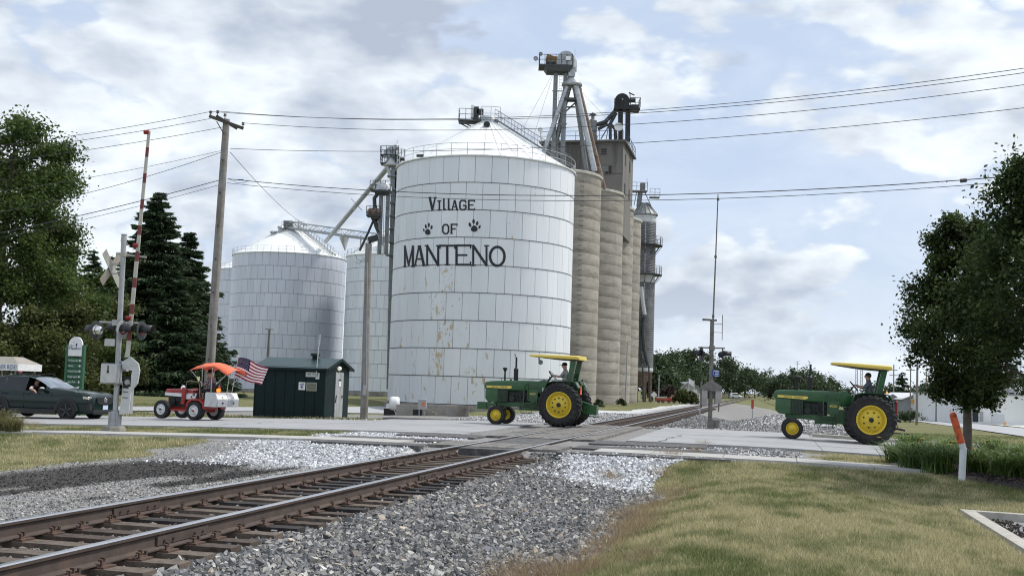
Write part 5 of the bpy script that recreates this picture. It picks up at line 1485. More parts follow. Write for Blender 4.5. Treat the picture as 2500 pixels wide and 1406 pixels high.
# near-side rear wheel contact points decide where each tractor stands
def stand(px, py, Y, hd, half):
    """origin under the rear axle centre for a near wheel at the given image point; hd = heading angle"""
    P = at(px, py, Y); left = Vector((-math.sin(hd), math.cos(hd), 0))
    return P - left * half
HD = PI - PHI                                                           # heading along the road, to the left
def on_road(P, hd):
    """seat a tractor's wheels on the road surface: height and pitch"""
    fw = Vector((math.cos(hd), math.sin(hd), 0)); v0 = uv(P.x, P.y)[1]; Q = P + fw * 2.42; v1 = uv(Q.x, Q.y)[1]
    z0, z1 = float(zroad(v0)), float(zroad(v1))
    return (P.x, P.y, z0 - .004), -math.atan2(z1 - z0, 2.42)
P1 = stand(1366, 1036, 40.4, HD - R(4), .78); _l1, _r1 = on_road(P1, HD - R(4))
TR1 = tractor('green tractor with yellow canopy and front weight, driver in black cap and plaid shirt', _l1, HD - R(4), _r1, 0)
P2 = stand(2124, 1086, 36.2, HD, .78); _l2, _r2 = on_road(P2, HD)
TR2 = tractor('green tractor with yellow canopy standing right of the track, driver in grey shirt', _l2, HD, _r2, 1)

# ------------------------------------------------------------------ little red tractor
def red_tractor():
    hd = PI - R(24)
    P = gz(395, 1021, float(zroad(-13)) - .02)
    root = thing('garden_tractor', 'small red and white tractor with orange fabric canopy and white tool chest', 'tractor', (0, 0, 0), hd)
    left = Vector((-math.sin(hd), math.cos(hd), 0)); fw = Vector((math.cos(hd), math.sin(hd), 0))
    Rr_, Fr, WB = .335, .335, 1.52
    root.location = P - left * .56 - fw * WB
    for s in (1, -1):
        wheel(root, 0, s * .56, Rr_, .28, .20, M_TYRE, M_WPAINT, s, 0, 'rear_wheel', .07, 3, M_REDP, ribs=3)
        wheel(root, WB, s * .56, Fr, .20, .19, M_TYRE, M_WPAINT, s, 0, 'front_wheel', .05, 4, M_ENG, ribs=3)
    b = MB(); loft(b, [(.42, -.26, .26, .78, 1.06, .05), (.7, -.26, .26, .80, 1.10, .06), (1.4, -.25, .25, .82, 1.09, .05), (1.66, -.24, .24, .84, 1.08, .05), (1.70, -.22, .22, .88, 1.04, .05)]); b.build('hood', M_REDP, root)
    for s in (1, -1):
        b = MB(); b.prism([(.75, .80), (1.69, .84), (1.69, .95), (.75, .93)], s * .255, s * .27); b.build('hood_stripe', M_WPAINT, root)
        b = MB(); b.prism([(.30, .70), (.72, .74), (.72, .94), (.22, .95)], s * .262, s * .28); b.build('side_panel', M_WPAINT, root)
        b = MB(); b.cyl((.45, s * .28, .82), (.45, s * .295, .82), .035, n=8); b.box((.35, s * .286, .9), (.1, .012, .06)); b.build('side_badge', M_ENG, root)
        b = MB(); b.box((.78, s * .31, .90), (.15, .08, .48)); b.box((.78, s * .34, .60), (.16, .06, .1)); b.build('tank', M_REDP, root)
    b = MB(); b.box((1.15, 0, .62), (.8, .36, .34)); b.cyl((1.3, .15, .62), (1.3, .28, .62), .1, n=10); b.box((1.05, .2, .7), (.25, .1, .12)); b.build('engine', M_ENG, root)
    b = MB(); b.box((.8, 0, .40), (1.7, .30, .10)); b.box((.75, .3, .33), (.9, .5, .06)); b.bar((WB, -.5, .36), (WB, .5, .36), .08); b.bar((0, -.5, .33), (0, .5, .33), .1); b.box((-.05, 0, .55), (.6, .5, .3)); b.box((.3, .35, .62), (.35, .15, .25)); b.box((1.58, 0, .6), (.08, .3, .36))
    b.build('chassis', M_REDP, root)
    for s in (1, -1):
        b = MB(); b.prism([(.42, .48), (.36, .66), (.18, .76), (-.2, .76), (-.38, .62), (-.42, .4), (-.36, .42), (-.3, .6), (-.15, .70), (.15, .70), (.30, .6), (.36, .46)], s * .34, s * .62); b.build('fender', M_REDP, root)
    b = MB(); b.bar((.42, 0, 1.0), (.20, 0, 1.28), .05); b.build('steering_column', M_ENG, root)
    b = MB(); b.X = Matrix.Translation((.17, 0, 1.30)) @ Matrix.Rotation(R(-42), 4, 'Y'); b.lathe([(.19 + .014 * math.cos(t), .014 * math.sin(t)) for t in [2 * PI * k / 8 for k in range(9)]], 20); b.bar((-.19, 0, 0), (.19, 0, 0), .02); b.build('steering_wheel', M_BLACK, root)
    b = MB(); b.tube([(-.05, .42, .78), (.0, .42, 1.28), (.06, .42, 1.36), (.45, .40, 1.40), (.62, .38, 1.36)], .022, 8); b.tube([(.62, .38, 1.36), (.66, .38, 1.1), (.62, .36, .9)], .018, 6); b.build('grab_bar', M_RUSTP, root)
    b = MB(); b.box((-.22, 0, .88), (.42, .44, .1)); b.box((-.44, 0, 1.12), (.09, .42, .45)); b.build('seat', M_BLACK, root, bevel=.03)
    b = MB(); b.lathe([(.09, 0), (.085, .05), (.05, .12), (.001, .13)], 12, (1.05, .05, 1.1)); b.build('headlight_dome', M_CHROME, root)
    b = MB(); b.prism([(-.16, .98), (.16, .98), (0, 1.30)], -.55, -.565, axis='X'); b.build('slow_vehicle_sign', M_ORANGE, root)
    # tool chest: aluminium box with sloped lids
    b = MB(); b.prism([(-.42, .50), (-.95, .50), (-.98, .78), (-.86, .98), (-.44, 1.0)], -.62, .62); ch = b.build('tool_chest', M_LGREY, root)
    for s in (1, -1):
        b = MB(); b.prism([(-.965, .775), (-.99, .785), (-.875, 1.0), (-.46, 1.015), (-.46, 1.0), (-.86, .985)], s * .31 - .295, s * .31 + .295); lid = b.build('chest_lid', M_WPAINT, ch)
        b = MB(); b.box((-.95, s * .31, .84), (.02, .06, .05), M=Matrix.Rotation(.5, 3, 'Y')); b.build('latch', M_ENG, lid)
        b = MB(); b.box((-.972, s * .31, .63), (.025, .58, .22)); dr = b.build('drawer', M_GREYP, ch)
        b = MB(); b.box((-.99, s * .31, .64), (.02, .07, .06)); b.build('drawer_pull', M_ENG, dr)
    b = MB(); b.lathe([(.05, 0), (.05, .02), (.075, .03), (.07, .12), (.02, .14)], 12, (-.60, .1, 1.02)); b.build('beacon', M_AMBER, root)
    # fabric canopy on poles
    b = MB(); pts = []
    nx, ny = 9, 7
    for i in range(nx):
        for j in range(ny):
            fx, fy = i / (nx - 1), j / (ny - 1); x = .40 - 1.75 * fx; y = -.55 + 1.1 * fy
            z = 1.94 + .15 * math.sin(PI * min(1, fx * 1.1)) - .16 * (abs(fy - .5) * 2) ** 2.2 - .05 * math.sin(fx * 9 + fy * 5) * (abs(fy - .5) * 2) - .12 * max(0, fx - .6) * 2 - .10 * max(0, .25 - fx) * 2
            pts.append((x, y, z))
    F = [(i * ny + j, i * ny + j + 1, (i + 1) * ny + j + 1, (i + 1) * ny + j) for i in range(nx - 1) for j in range(ny - 1)]
    b.add(pts, F, True); M_CAN = mat('orange_fabric', (.85, .17, .085), .75, 0, var=.08, scale=4); can = b.build('canopy', M_CAN, root, fix=False)
    sm = can.modifiers.new('thick', 'SOLIDIFY'); sm.thickness = .012
    for (a, c) in (((.38, .5, 1.80), (-.12, .42, 1.30)), ((.38, -.5, 1.80), (-.12, -.42, 1.30)), ((-.15, .5, 1.98), (-.12, .44, 1.2)), ((-.6, .5, 1.92), (-.55, .45, 1.0)), ((-1.28, .5, 1.70), (-.75, .45, 1.30)), ((-.6, -.5, 1.92), (-.55, -.45, 1.0)), ((-1.28, -.5, 1.70), (-.75, -.45, 1.30))):
        b = MB(); b.cyl(a, c, .012, n=6); b.build('canopy_pole', M_LGREY, root)
    b = MB(); b.prism([(.06, 1.42), (.12, 1.5), (.1, 1.58), (.05, 1.53), (0, 1.58), (-.03, 1.5), (.03, 1.38)], .44, .455); M_YEL = mat('pale_yellow_card', (.82, .80, .35), .7); b.build('yellow_pennant', M_YEL, root)
    return root
RED = red_tractor()
def flag():
    M_FR = mat('flag_red', (.30, .022, .05), .8); M_FW = mat('flag_white', (.80, .78, .78), .8); M_FB = mat('flag_blue', (.012, .022, .075), .8)
    base = RED.matrix_basis @ Vector((-.78, -.45, 1.0)) if False else None
    hd = RED.rotation_euler.z; fw = Vector((math.cos(hd), math.sin(hd), 0)); left = Vector((-math.sin(hd), math.cos(hd), 0))
    B = RED.location + fw * -.80 + left * -.42 + Vector((0, 0, 1.02))
    root = thing('flag', 'stars and stripes flag flying from a staff on the white tool chest', 'flag', tuple(B))
    top = Vector((.17, 0, 1.32))
    b = MB(); b.cyl((0, 0, 0), top, .012, n=8); b.ball(top, .025, 8, 6); b.build('staff', M_LGREY, root)
    wx, hz = 1.14, .70; nx, nz = 26, 13
    d = Vector((math.cos(R(-6)), math.sin(R(-6)), 0)); nrm = Vector((-d.y, d.x, 0))
    def pt(fx, fz, off=0.0):
        o = top.lerp(Vector((0, 0, 0)), (.04 + fz * hz) / 1.32)
        p = o + d * (wx * fx * (1 - .10 * fz * fx)) + Vector((0, 0, -.20 * fx - .12 * fx * fx + .05 * math.sin(fx * 6 + fz * 2)))
        return p + nrm * (.07 * math.sin(fx * 8 - fz * 1.8) * fx + off)
    b = MB(); V = [pt(i / nx, j / nz) for i in range(nx + 1) for j in range(nz + 1)]
    b.v = [tuple(p) for p in V]
    for i in range(nx):
        for j in range(nz):
            b.f.append([i * (nz + 1) + j, i * (nz + 1) + j + 1, (i + 1) * (nz + 1) + j + 1, (i + 1) * (nz + 1) + j])
            b.m.append(2 if (i < nx * .4 and j < 7) else (0 if j % 2 == 0 else 1)); b.sm.append(True)
    cl = b.build('cloth', [M_FR, M_FW, M_FB], root, fix=False)
    s = MB()
    for r_ in range(9):
        for c_ in range(6 if r_ % 2 == 0 else 5):
            fx = .4 * ((c_ + .5 + (.5 if r_ % 2 else 0)) / 6); fz = 7 / 13 * (r_ + .6) / 9.2
            for off in (-.006, .006):
                P5 = [pt(fx + (.013 if k % 2 == 0 else .006) * math.cos(2 * PI * k / 10 + PI / 2) * .6, fz - (.022 if k % 2 == 0 else .010) * math.sin(2 * PI * k / 10 + PI / 2), off) for k in range(10)]
                s.add(P5, [tuple(range(10))], False)
    s.build('stars', M_FW, cl, fix=False)['kind'] = 'stuff'
flag()

# ------------------------------------------------------------------ dark green car
M_CAR = mat('car_green', (.0045, .017, .0155), .18, .0, spec=.35, coat=.25, var=.05, scale=2)
M_CLAD = mat('car_cladding', (.018, .019, .020), .65)
M_INT = mat('car_interior', (.012, .012, .013), .9)
M_CGLASS = mat('car_glass', (.012, .016, .022), .05, 0, spec=.5)
def car():
    P = gz(166, 1026, float(zroad(-20)) - .02)
    hd = -PHI + R(1); left = Vector((-math.sin(hd), math.cos(hd), 0))
    root = thing('car', 'dark green sport utility car with passenger window down, waiting behind the signal mast', 'car', tuple(P + left * .80), hd)
    # x forward from the front axle; -y is the viewer's side
    X = [.94, .90, .80, .62, .40, .1, -.25, -.55, -.74, -.95, -1.2, -1.5, -1.75, -1.80, -2.2, -2.62, -2.68, -3.05, -3.30, -3.5, -3.66, -3.76, -3.80]
    topx = [.96, .90, .80, .5, .1, -.4, -.74, -1.1, -1.55, -2.1, -2.7, -3.2, -3.5, -3.66, -3.76, -3.81]
    topz = [.70, .90, .98, 1.04, 1.09, 1.13, 1.17, 1.38, 1.555, 1.61, 1.60, 1.54, 1.46, 1.28, 1.08, .85]
    wx_ = [.95, .85, .62, .3, -.3, -3.2, -3.6, -3.82]; ww = [.66, .80, .90, .945, .955, .95, .90, .78]
    def top(x): return float(np.interp(-x, [-a for a in topx], topz))
    def wid(x): return float(np.interp(-x, [-a for a in wx_], ww))
    def belt(x): return min(top(x) - .03, 1.02 + .03 * min(1, max(0, (-x - .5) / 2.7)))
    def sec(x):
        w, t = wid(x), top(x); bl = belt(x); cab = max(0, min(1, (t - bl - .05) / .4))
        y4 = w * (.985 - .0 * cab); y5 = w * (.95 - .21 * cab)
        return [(w * .86, .24), (w * .97, .30), (w * 1.0, .55), (w * 1.005, .72), (w * .985, .90 if bl > .95 else bl * .93), (y4 * .965, bl), (y5, t - .065 * (1 if cab > .3 else .5)), (w * (.62 - .02 * cab), t - .012), (0, t)]
    n = 9
    def P3(x, k, s):
        y, z = sec(x)[k]; return (x, s * y, z)
    b = MB()
    for s in (-1, 1):
        V = [P3(x, k, s) for x in X for k in range(n)]
        F = []
        for i in range(len(X) - 1):
            xm = (X[i] + X[i + 1]) / 2
            for k in range(n - 1):
                win = k == 5 and ((-1.75 < xm < -.95) or (-2.62 < xm < -1.80) or (-3.30 < xm < -2.68))
                wsh = k >= 6 and (-1.5 < xm < -.74)
                if win or wsh: continue
                F.append((i * n + k, (i + 1) * n + k, (i + 1) * n + k + 1, i * n + k + 1))
        b.add(V, F, True)
        b.add([P3(X[-1], k, s) for k in range(n)] + [(X[-1], 0, .24)], [tuple(range(n + 1))], False)
        b.add([P3(X[0], k, s) for k in range(n)] + [(X[0], 0, .24)], [tuple(range(n + 1))], False)
    b.add([(.9, -.75, .24), (.9, .75, .24), (-3.7, .75, .24), (-3.7, -.75, .24)], [(0, 1, 2, 3)], False)
    b.build('body', M_CAR, root)
    b = MB(); b.box((-1.9, 0, .6), (3.1, 1.6, .06)); b.box((-.75, 0, .9), (.3, 1.5, .5)); b.box((-2.45, 0, 1.0), (.2, 1.4, .9)); b.box((-1.95, .4, .95), (.18, .5, .95)); b.box((-1.95, -.42, .95), (.18, .5, .95)); b.box((-1.7, 0, .75), (.5, 1.4, .2))
    b.build('interior', M_INT, root)
    def pane(x0, x1, s, name='side_window', m=M_CGLASS, nn=5):
        g = MB(); xs = np.linspace(x0, x1, nn); V = [P3(x, k, s) for x in xs for k in (5, 6)]
        g.add(V, [(2 * i, 2 * i + 2, 2 * i + 3, 2 * i + 1) for i in range(nn - 1)], True); return g.build(name, m, root)
    for s in (-1, 1):
        if s > 0: pane(-.95, -1.75, s)
        pane(-1.80, -2.62, s); pane(-2.68, -3.30, s)
    g = MB(); xs = np.linspace(-.74, -1.5, 6); V = []
    for x in xs:
        row = [P3(x, 6, -1), P3(x, 7, -1), P3(x, 8, 1), P3(x, 7, 1), P3(x, 6, 1)]; V += row
    g.add(V, [(5 * i + k, 5 * i + k + 1, 5 * i + 6 + k, 5 * i + 5 + k) for i in range(5) for k in range(4)], True); M_WS = mat('windscreen', (.10, .13, .17), .05, .0, spec=1.0, coat=1.0); g.build('windscreen', M_WS, root)
    for s in (-1, 1):
        for xw in (0, -2.815):
            b = MB(); ring = []
            for k in range(15): t = PI * k / 14; ring.append((xw + .475 * math.cos(t), .36 + .46 * math.sin(t)))
            inner = [(xw + .385 * math.cos(PI * k / 14), .34 + .375 * math.sin(PI * k / 14)) for k in range(14, -1, -1)]
            b.prism(ring + inner, s * .90, s * .975); b.build('wheel_arch', M_CLAD, root)
            b = MB(); b.prism([(xw + .40 * math.cos(PI * k / 14), .30 + .40 * math.sin(PI * k / 14)) for k in range(15)], s * .93, s * .966); b.build('wheel_well', M_INT, root)
            e = wheel(root, xw, s * .86, .365, .245, .255, M_TYRE, M_BLACK, s, 0, 'wheel', .03, 0, M_BLACK)
            for k in range(5):
                t = 2 * PI * k / 5 + .3; q_ = MB(); q_.bar((.04 * math.cos(t), s * .118, .04 * math.sin(t)), (.24 * math.cos(t + .12), s * .118, .24 * math.sin(t + .12)), .05, .02, up=(0, 1, 0)); q_.build('spoke', M_STEEL, e)
        b = MB(); b.box((-1.4, s * .955, .30), (1.95, .05, .18)); b.build('sill', M_CLAD, root)
        b = MB(); b.ball((-.98, s * 1.06, 1.10), .12, 12, 8, (.9, .95, .62)); b.box((-.98, s * .97, 1.07), (.08, .1, .05)); b.mi = 1; b.ball((-.965, s * 1.06, 1.135), .11, 12, 8, (.8, .9, .4)); b.build('door_mirror', [M_BLACK, M_LGREY], root)
        for xh in (-1.62, -2.55): b = MB(); b.box((xh, s * .962, .93), (.22, .03, .035)); b.build('door_handle', M_BLACK, root, bevel=.01)
        for (xa, xb, zz) in ((-.62, -.64, .3), (-1.76, -1.79, .3), (-2.64, -2.67, .55)):
            b = MB(); b.bar((xa, s * (wid(xa) * 1.004), .36), (xb, s * (wid(xb) * .99), .98), .010, .010); b.build('door_gap', M_BLACK, root)
        b = MB(); b.prism([(.62, .80), (.86, .79), (.90, .86), (.60, .89)], s * .68, s * .905); hl = b.build('headlight', M_CHROME, root); b = MB(); b.ball((.80, s * .84, .83), .05, 10, 6); b.build('headlight_glow', mat('headlight_lit', (.9, .85, .7), .3, emit=(1, .86, .6, 1.5)), hl)
        b = MB(); b.prism([(.70, .40), (.90, .38), (.88, .62), (.80, .62)], s * .70, s * .86); b.build('fog_vent', M_CLAD, root)
    b = MB(); b.prism([(-.56, .86), (.56, .86), (.50, .66), (.34, .60), (-.34, .60), (-.50, .66)], .93, .965, axis='X'); gr = b.build('grille', M_BLACK, root)
    b = MB()
    for s in (1, -1): b.tube([(.972, s * .085, .80), (.972, s * .06, .755), (.972, 0, .735)], .010, 6); b.tube([(.972, s * .09, .80), (.972, s * .03, .785), (.972, 0, .76)], .010, 6)
    b.X = Matrix.Translation((.972, 0, .765)); b.lathe([(.09 + .007 * math.cos(t), .007 * math.sin(t)) for t in [2 * PI * k / 6 for k in range(7)]], 18, axis='X'); b.build('badge', M_CHROME, gr)
    b = MB(); b.box((.975, 0, .49), (.02, .32, .16)); b.build('number_plate', mat('plate_blue_white', (.55, .62, .80), .5), root)
    b = MB(); b.box((.90, 0, .36), (.14, 1.5, .10)); b.build('bumper_lip', M_CLAD, root)
    for s in (1, -1): b = MB(); b.tube([(-1.6, s * .66, 1.60), (-1.7, s * .66, 1.645), (-3.0, s * .66, 1.63), (-3.15, s * .66, 1.58)], .018, 6); b.build('roof_rail', M_BLACK, root)
    return root
CAR = car()
def cart_behind():
    O = gz(0, 1015, -.5) if False else at(-10, 1010, 45.0)
    root = thing('parade_cart', 'beige canopied parade cart with lettered fringe at the left edge, behind the car', 'cart', (O.x, O.y, O.z), -PHI)
    M_TAN = mat('tan_canvas', (.30, .28, .25), .85, var=.08, scale=3)
    q = lambda px, py: Matrix.Rotation(PHI, 3, 'Z') @ (at(px, py, 45.0) - O)
    a, c = q(51, 897), q(-70, 893); zt = q(0, 880).z
    w = a.x - c.x
    b = MB(); b.add([(a.x, 0, a.z + .13), (c.x, 0, a.z + .13), (c.x, 1.5, a.z + .13), (a.x, 1.5, a.z + .13), (a.x - .55, .45, a.z + .42), (c.x + .55, .45, a.z + .42), (c.x + .55, 1.05, a.z + .42), (a.x - .55, 1.05, a.z + .42)], [(0, 1, 5, 4), (1, 2, 6, 5), (2, 3, 7, 6), (3, 0, 4, 7), (4, 5, 6, 7), (3, 2, 1, 0)], False)
    can = b.build('canopy', M_TAN, root)
    b = MB(); b.box(((a.x + c.x) / 2, -.015, a.z + .0), (w, .02, .27)); b.box((a.x + .01, .75, a.z), (.02, 1.5, .27)); fr = b.build('canopy_fringe', M_WPAINT, can)
    text_part('lettering', "MY WIFE'S OTHER RIDE!", .24, mat('lettering_blue', (.05, .07, .18), .7), fr, Matrix.Translation((a.x - 1.02, -.03, a.z)) @ MY, .004, width=1.95)
    b = MB(); b.prism([(a.x - .85, a.z - .42), (a.x - .35, a.z - .30), (a.x - .18, a.z - .78), (a.x - .30, a.z - .80)], .1, .2); b.bar((c.x, .15, a.z - .40), (a.x - .7, .15, a.z - .36), .06); b.build('roll_frame', M_TAN, root)
    for (x, y) in ((a.x - .2, .15), (a.x - .2, 1.35), (c.x + .2, .15), (c.x + .2, 1.35)): b = MB(); b.bar((x, y, a.z), (x, y, .5), .05); b.build('canopy_post', M_TAN, root)
    b = MB(); b.box(((a.x + c.x) / 2, .75, .62), (w - .1, 1.25, .5)); b.build('body', M_REDP, root)
    for x in (a.x - .35, c.x + .35):
        for y in (.1, 1.4): wheel(root, x, y, .3, .2, .16, M_TYRE, M_WPAINT, -1 if y < 1 else 1, 0, 'wheel')
    b = MB(); b.ball((a.x + .06, .1, a.z - .2), .07, 10, 8); b.build('marker_lamp', M_REDLENS, root)
cart_behind()
# ------------------------------------------------------------------ crossing signals
M_MAST = mat('mast_aluminium', (.40, .41, .42), .5, .4, var=.12, scale=5, dark=(.30, .30, .30), dscale=4, damt=.25)
M_MASTD = mat('mast_dull', (.19, .185, .17), .7, .2, var=.25, scale=6, dark=(.09, .08, .07), dscale=4, damt=.4)
M_LAMPB = mat('lamp_black', (.018, .020, .024), .5)
M_GWHITE = mat('gate_white', (.50, .48, .43), .6, var=.12, scale=6)
M_GRED = mat('gate_red', (.17, .040, .040), .55, var=.15, scale=6)
M_BUCK = mat('crossbuck_back', (.42, .41, .37), .6, .1, var=.15, scale=3, dark=(.30, .27, .22), dscale=3, damt=.35)
M_BUCKD = mat('crossbuck_front', (.30, .27, .23), .6, var=.2, scale=3)
def lamp(root, c, d, m_disc=M_LAMPB, shiny=False, r=.255):
    """flasher: round background, housing and a long hood; d = facing direction"""
    d = Vector(d).normalized(); c = Vector(c)
    e = bpy.data.objects.new('flasher', None); COL.objects.link(e); e.parent = root
    b = MB(); b.cyl(c - d * .012, c + d * .012, r, n=22, smooth=False); b.build('background_disc', m_disc, e)
    b = MB(); b.cyl(c - d * .012, c - d * .13, .15, .09, 14); b.ball(tuple(c - d * .06), .13, 14, 8); b.build('housing', M_CHROME if shiny else m_disc, e)
    b = MB(); s = d.cross(Vector((0, 0, 1))).normalized(); n = 12
    V = []
    for (q, rr, dz) in ((0, .16, 0), (.34, .12, .02)):
        for k in range(n + 1): t = PI * (-.12 + 1.24 * k / n); V.append(c + d * (.01 + q) + s * (rr * math.cos(t)) + Vector((0, 0, rr * math.sin(t) + dz)))
    b.add(V, [(k, k + 1, n + 2 + k, n + 1 + k) for k in range(n)], True); h = b.build('hood', M_LAMPB, e, fix=False)
    md = h.modifiers.new('t', 'SOLIDIFY'); md.thickness = .01
    b = MB(); b.cyl(c + d * .012, c + d * .03, .13, n=16); b.build('lens', M_REDLENS, e)
def gate_arm(root, a, b_, n, w0, w1, th, lights):
    a, b_ = Vector(a), Vector(b_); b = MB(); d = (b_ - a)
    ks = [0.0]
    for i in range(n): ks.append(ks[-1] + (1.25 if i % 2 == 0 else .75))
    for i in range(n):
        b.mi = i % 2
        p, q = a.lerp(b_, ks[i] / ks[-1]), a.lerp(b_, ks[i + 1] / ks[-1]); w = w0 + (w1 - w0) * i / n
        b.bar(p, q, w, th, up=(0, 1, 0))
    arm = b.build('gate_arm', [M_GWHITE, M_GRED], root)
    for f in lights:
        p = a.lerp(b_, f); q = MB(); q.cyl(p + Vector((-.13, -.02, 0)), p + Vector((.0, -.02, 0)), .06, n=10); q.build('gate_lamp', M_REDLENS, arm)
    return arm
def left_signal():
    Y = 31.0; B = at(279, 1033, Y); z0 = gh(B.x, B.y)
    O = Vector((B.x, B.y, z0))
    root = thing('crossing_signal', 'grey crossing signal mast with crossbuck, flashers and raised striped gate on the left', 'railway signal', tuple(O), 0, 'level crossing signals')
    q = lambda px, py, dy=0.0: at(px, py, Y + dy) - O
    b = MB(); b.lathe([(.34, -.2), (.34, .06), (.30, .16), (.26, .18), (.01, .18)], 8, smooth=False); b.build('concrete_base', M_FOUND, root)
    b = MB(); c = q(281, 1015); c.z = .18; b.lathe([(.17, 0), (.17, .05), (.15, .07), (.13, .38), (.10, .40)], 10, c, smooth=False)
    for k in range(4): t = PI / 2 * k + .6; b.box(c + Vector((.15 * math.cos(t), .15 * math.sin(t), .2)), (.05, .05, .36), rz=t)
    b.build('fluted_base', M_GREYP, root)
    top = q(303, 574); foot = q(282, 1010); foot.z = .2
    b = MB(); b.cyl(foot, top, .072, n=14); b.cyl(top, top + Vector((0, 0, .02)), .085, n=14); b.cyl(q(302, 588), q(302.5, 580), .078, n=14); b.build('mast', M_MAST, root)
    b = MB(); b.bar(q(284, 619), q(357, 628), .05, .06); b.cyl(q(302, 622) - Vector((0, 0, .05)), q(302, 622) + Vector((0, 0, .05)), .095, n=12); b.build('guide_arm', M_BUCK, root)
    # crossbuck: two boards at right angles, facing along the road
    cb = q(271, 656); u_, z_ = UD, Vector((0, 0, 1))
    for k, (s, off, m) in enumerate(((1, .0, M_BUCKD), (-1, .035, M_BUCK))):
        b = MB(); d = (u_ * s + z_).normalized(); n_ = VD
        e = n_.cross(d).normalized(); L_, W_ = .60, .115; c = cb + n_ * off
        V = [c + d * (i * L_) + e * (j * W_) + n_ * (h * .008) for h in (-1, 1) for i, j in ((-1, -1), (1, -1), (1, 1), (-1, 1))]
        b.add(V, [(0, 1, 2, 3), (7, 6, 5, 4), (0, 4, 5, 1), (1, 5, 6, 2), (2, 6, 7, 3), (3, 7, 4, 0)], False); b.build('crossbuck_board', m, root)
    b = MB()
    for y in (645, 668): b.bar(cb + Vector((0, 0, (656 - y) / 88)), q(300, y), .03)
    b.build('crossbuck_bracket', M_MAST, root)
    # flashers
    b = MB(); b.cyl(q(243, 786), q(343, 789), .025, n=8); b.box(q(283, 788), (.16, .16, .16)); b.build('flasher_arm', M_MAST, root)
    L_ = (-VD * .92 + UD * -.38); R_ = (VD * .94 + UD * -.34)
    lamp(root, q(236, 806), (-.86, .5, 0), M_STEEL, True); lamp(root, q(291, 803, .25), (-.95, .3, 0)); lamp(root, q(299, 805, -.2), (.95, -.30, 0), M_GREYP); lamp(root, q(346, 807), (.95, -.25, 0), M_STEEL)
    b = MB(); b.box(q(268, 836), (.29, .03, .20)); b.build('small_plate', M_LGREY, root, bevel=.02)
    # relay box
    b = MB(); c = q(272, 912, -.12); b.box(c, (.50, .34, .56)); bx = b.build('relay_box', M_GREYP, root, bevel=.04)
    b = MB(); b.box(c + Vector((-.01, -.185, .0)), (.43, .02, .48)); b.build('box_door', M_LGREY, bx, bevel=.02)
    b = MB(); b.box(c + Vector((-.03, -.2, .14)), (.03, .02, .16)); b.box(c + Vector((-.03, -.205, .05)), (.05, .03, .06)); b.build('hasp', M_ENG, bx)
    # gate mechanism with counterweight arms
    b = MB(); c = q(312, 940)
    out = [(-.17, .62), (.05, .78), (.28, .60), (.33, .40), (.29, .05), (.12, -.18), (.10, -.78), (-.16, -.80), (-.10, -.05), (-.14, .02), (-.10, .17), (.10, .22), (.13, .40), (-.14, .44)]
    b.X = Matrix.Translation(c); b.prism(out, -.10, -.03); b.build('counterweight_arm', M_LGREY, root)
    b = MB(); b.box(c + Vector((-.02, .1, -.35)), (.26, .2, .85)); b.cyl(c + Vector((.02, -.12, .08)), c + Vector((.02, .3, .08)), .08, n=10); b.box(c + Vector((-.22, .1, .52)), (.3, .2, .28)); b.build('gate_mechanism', M_GREYP, root)
    b = MB()
    b.box(c + Vector((0, -.102, .10)), (.22, .008, .28))
    for k in range(7): t = 2 * PI * k / 7; b.cyl(c + Vector((.0 + .07 * math.cos(t), -.105, .10 + .1 * math.sin(t))), c + Vector((.0 + .07 * math.cos(t), -.12, .10 + .1 * math.sin(t))), .018, n=6)
    for z in (-.18, -.34): b.box(c + Vector((-.02, -.105, z)), (.14, .012, .02))
    b.box(c + Vector((-.02, -.105, -.06)), (.16, .012, .05)); b.build('bolts', M_ENG, root)
    gate_arm(root, q(311, 872, -.1), q(364, 321, -.1), 17, .115, .08, .035, (.17, .49, .995))
    b = MB(); b.bar(q(305, 872), q(320, 800), .03); b.bar(q(318, 800), q(340, 560), .012); b.build('arm_stay', M_GREYP, root)
left_signal()
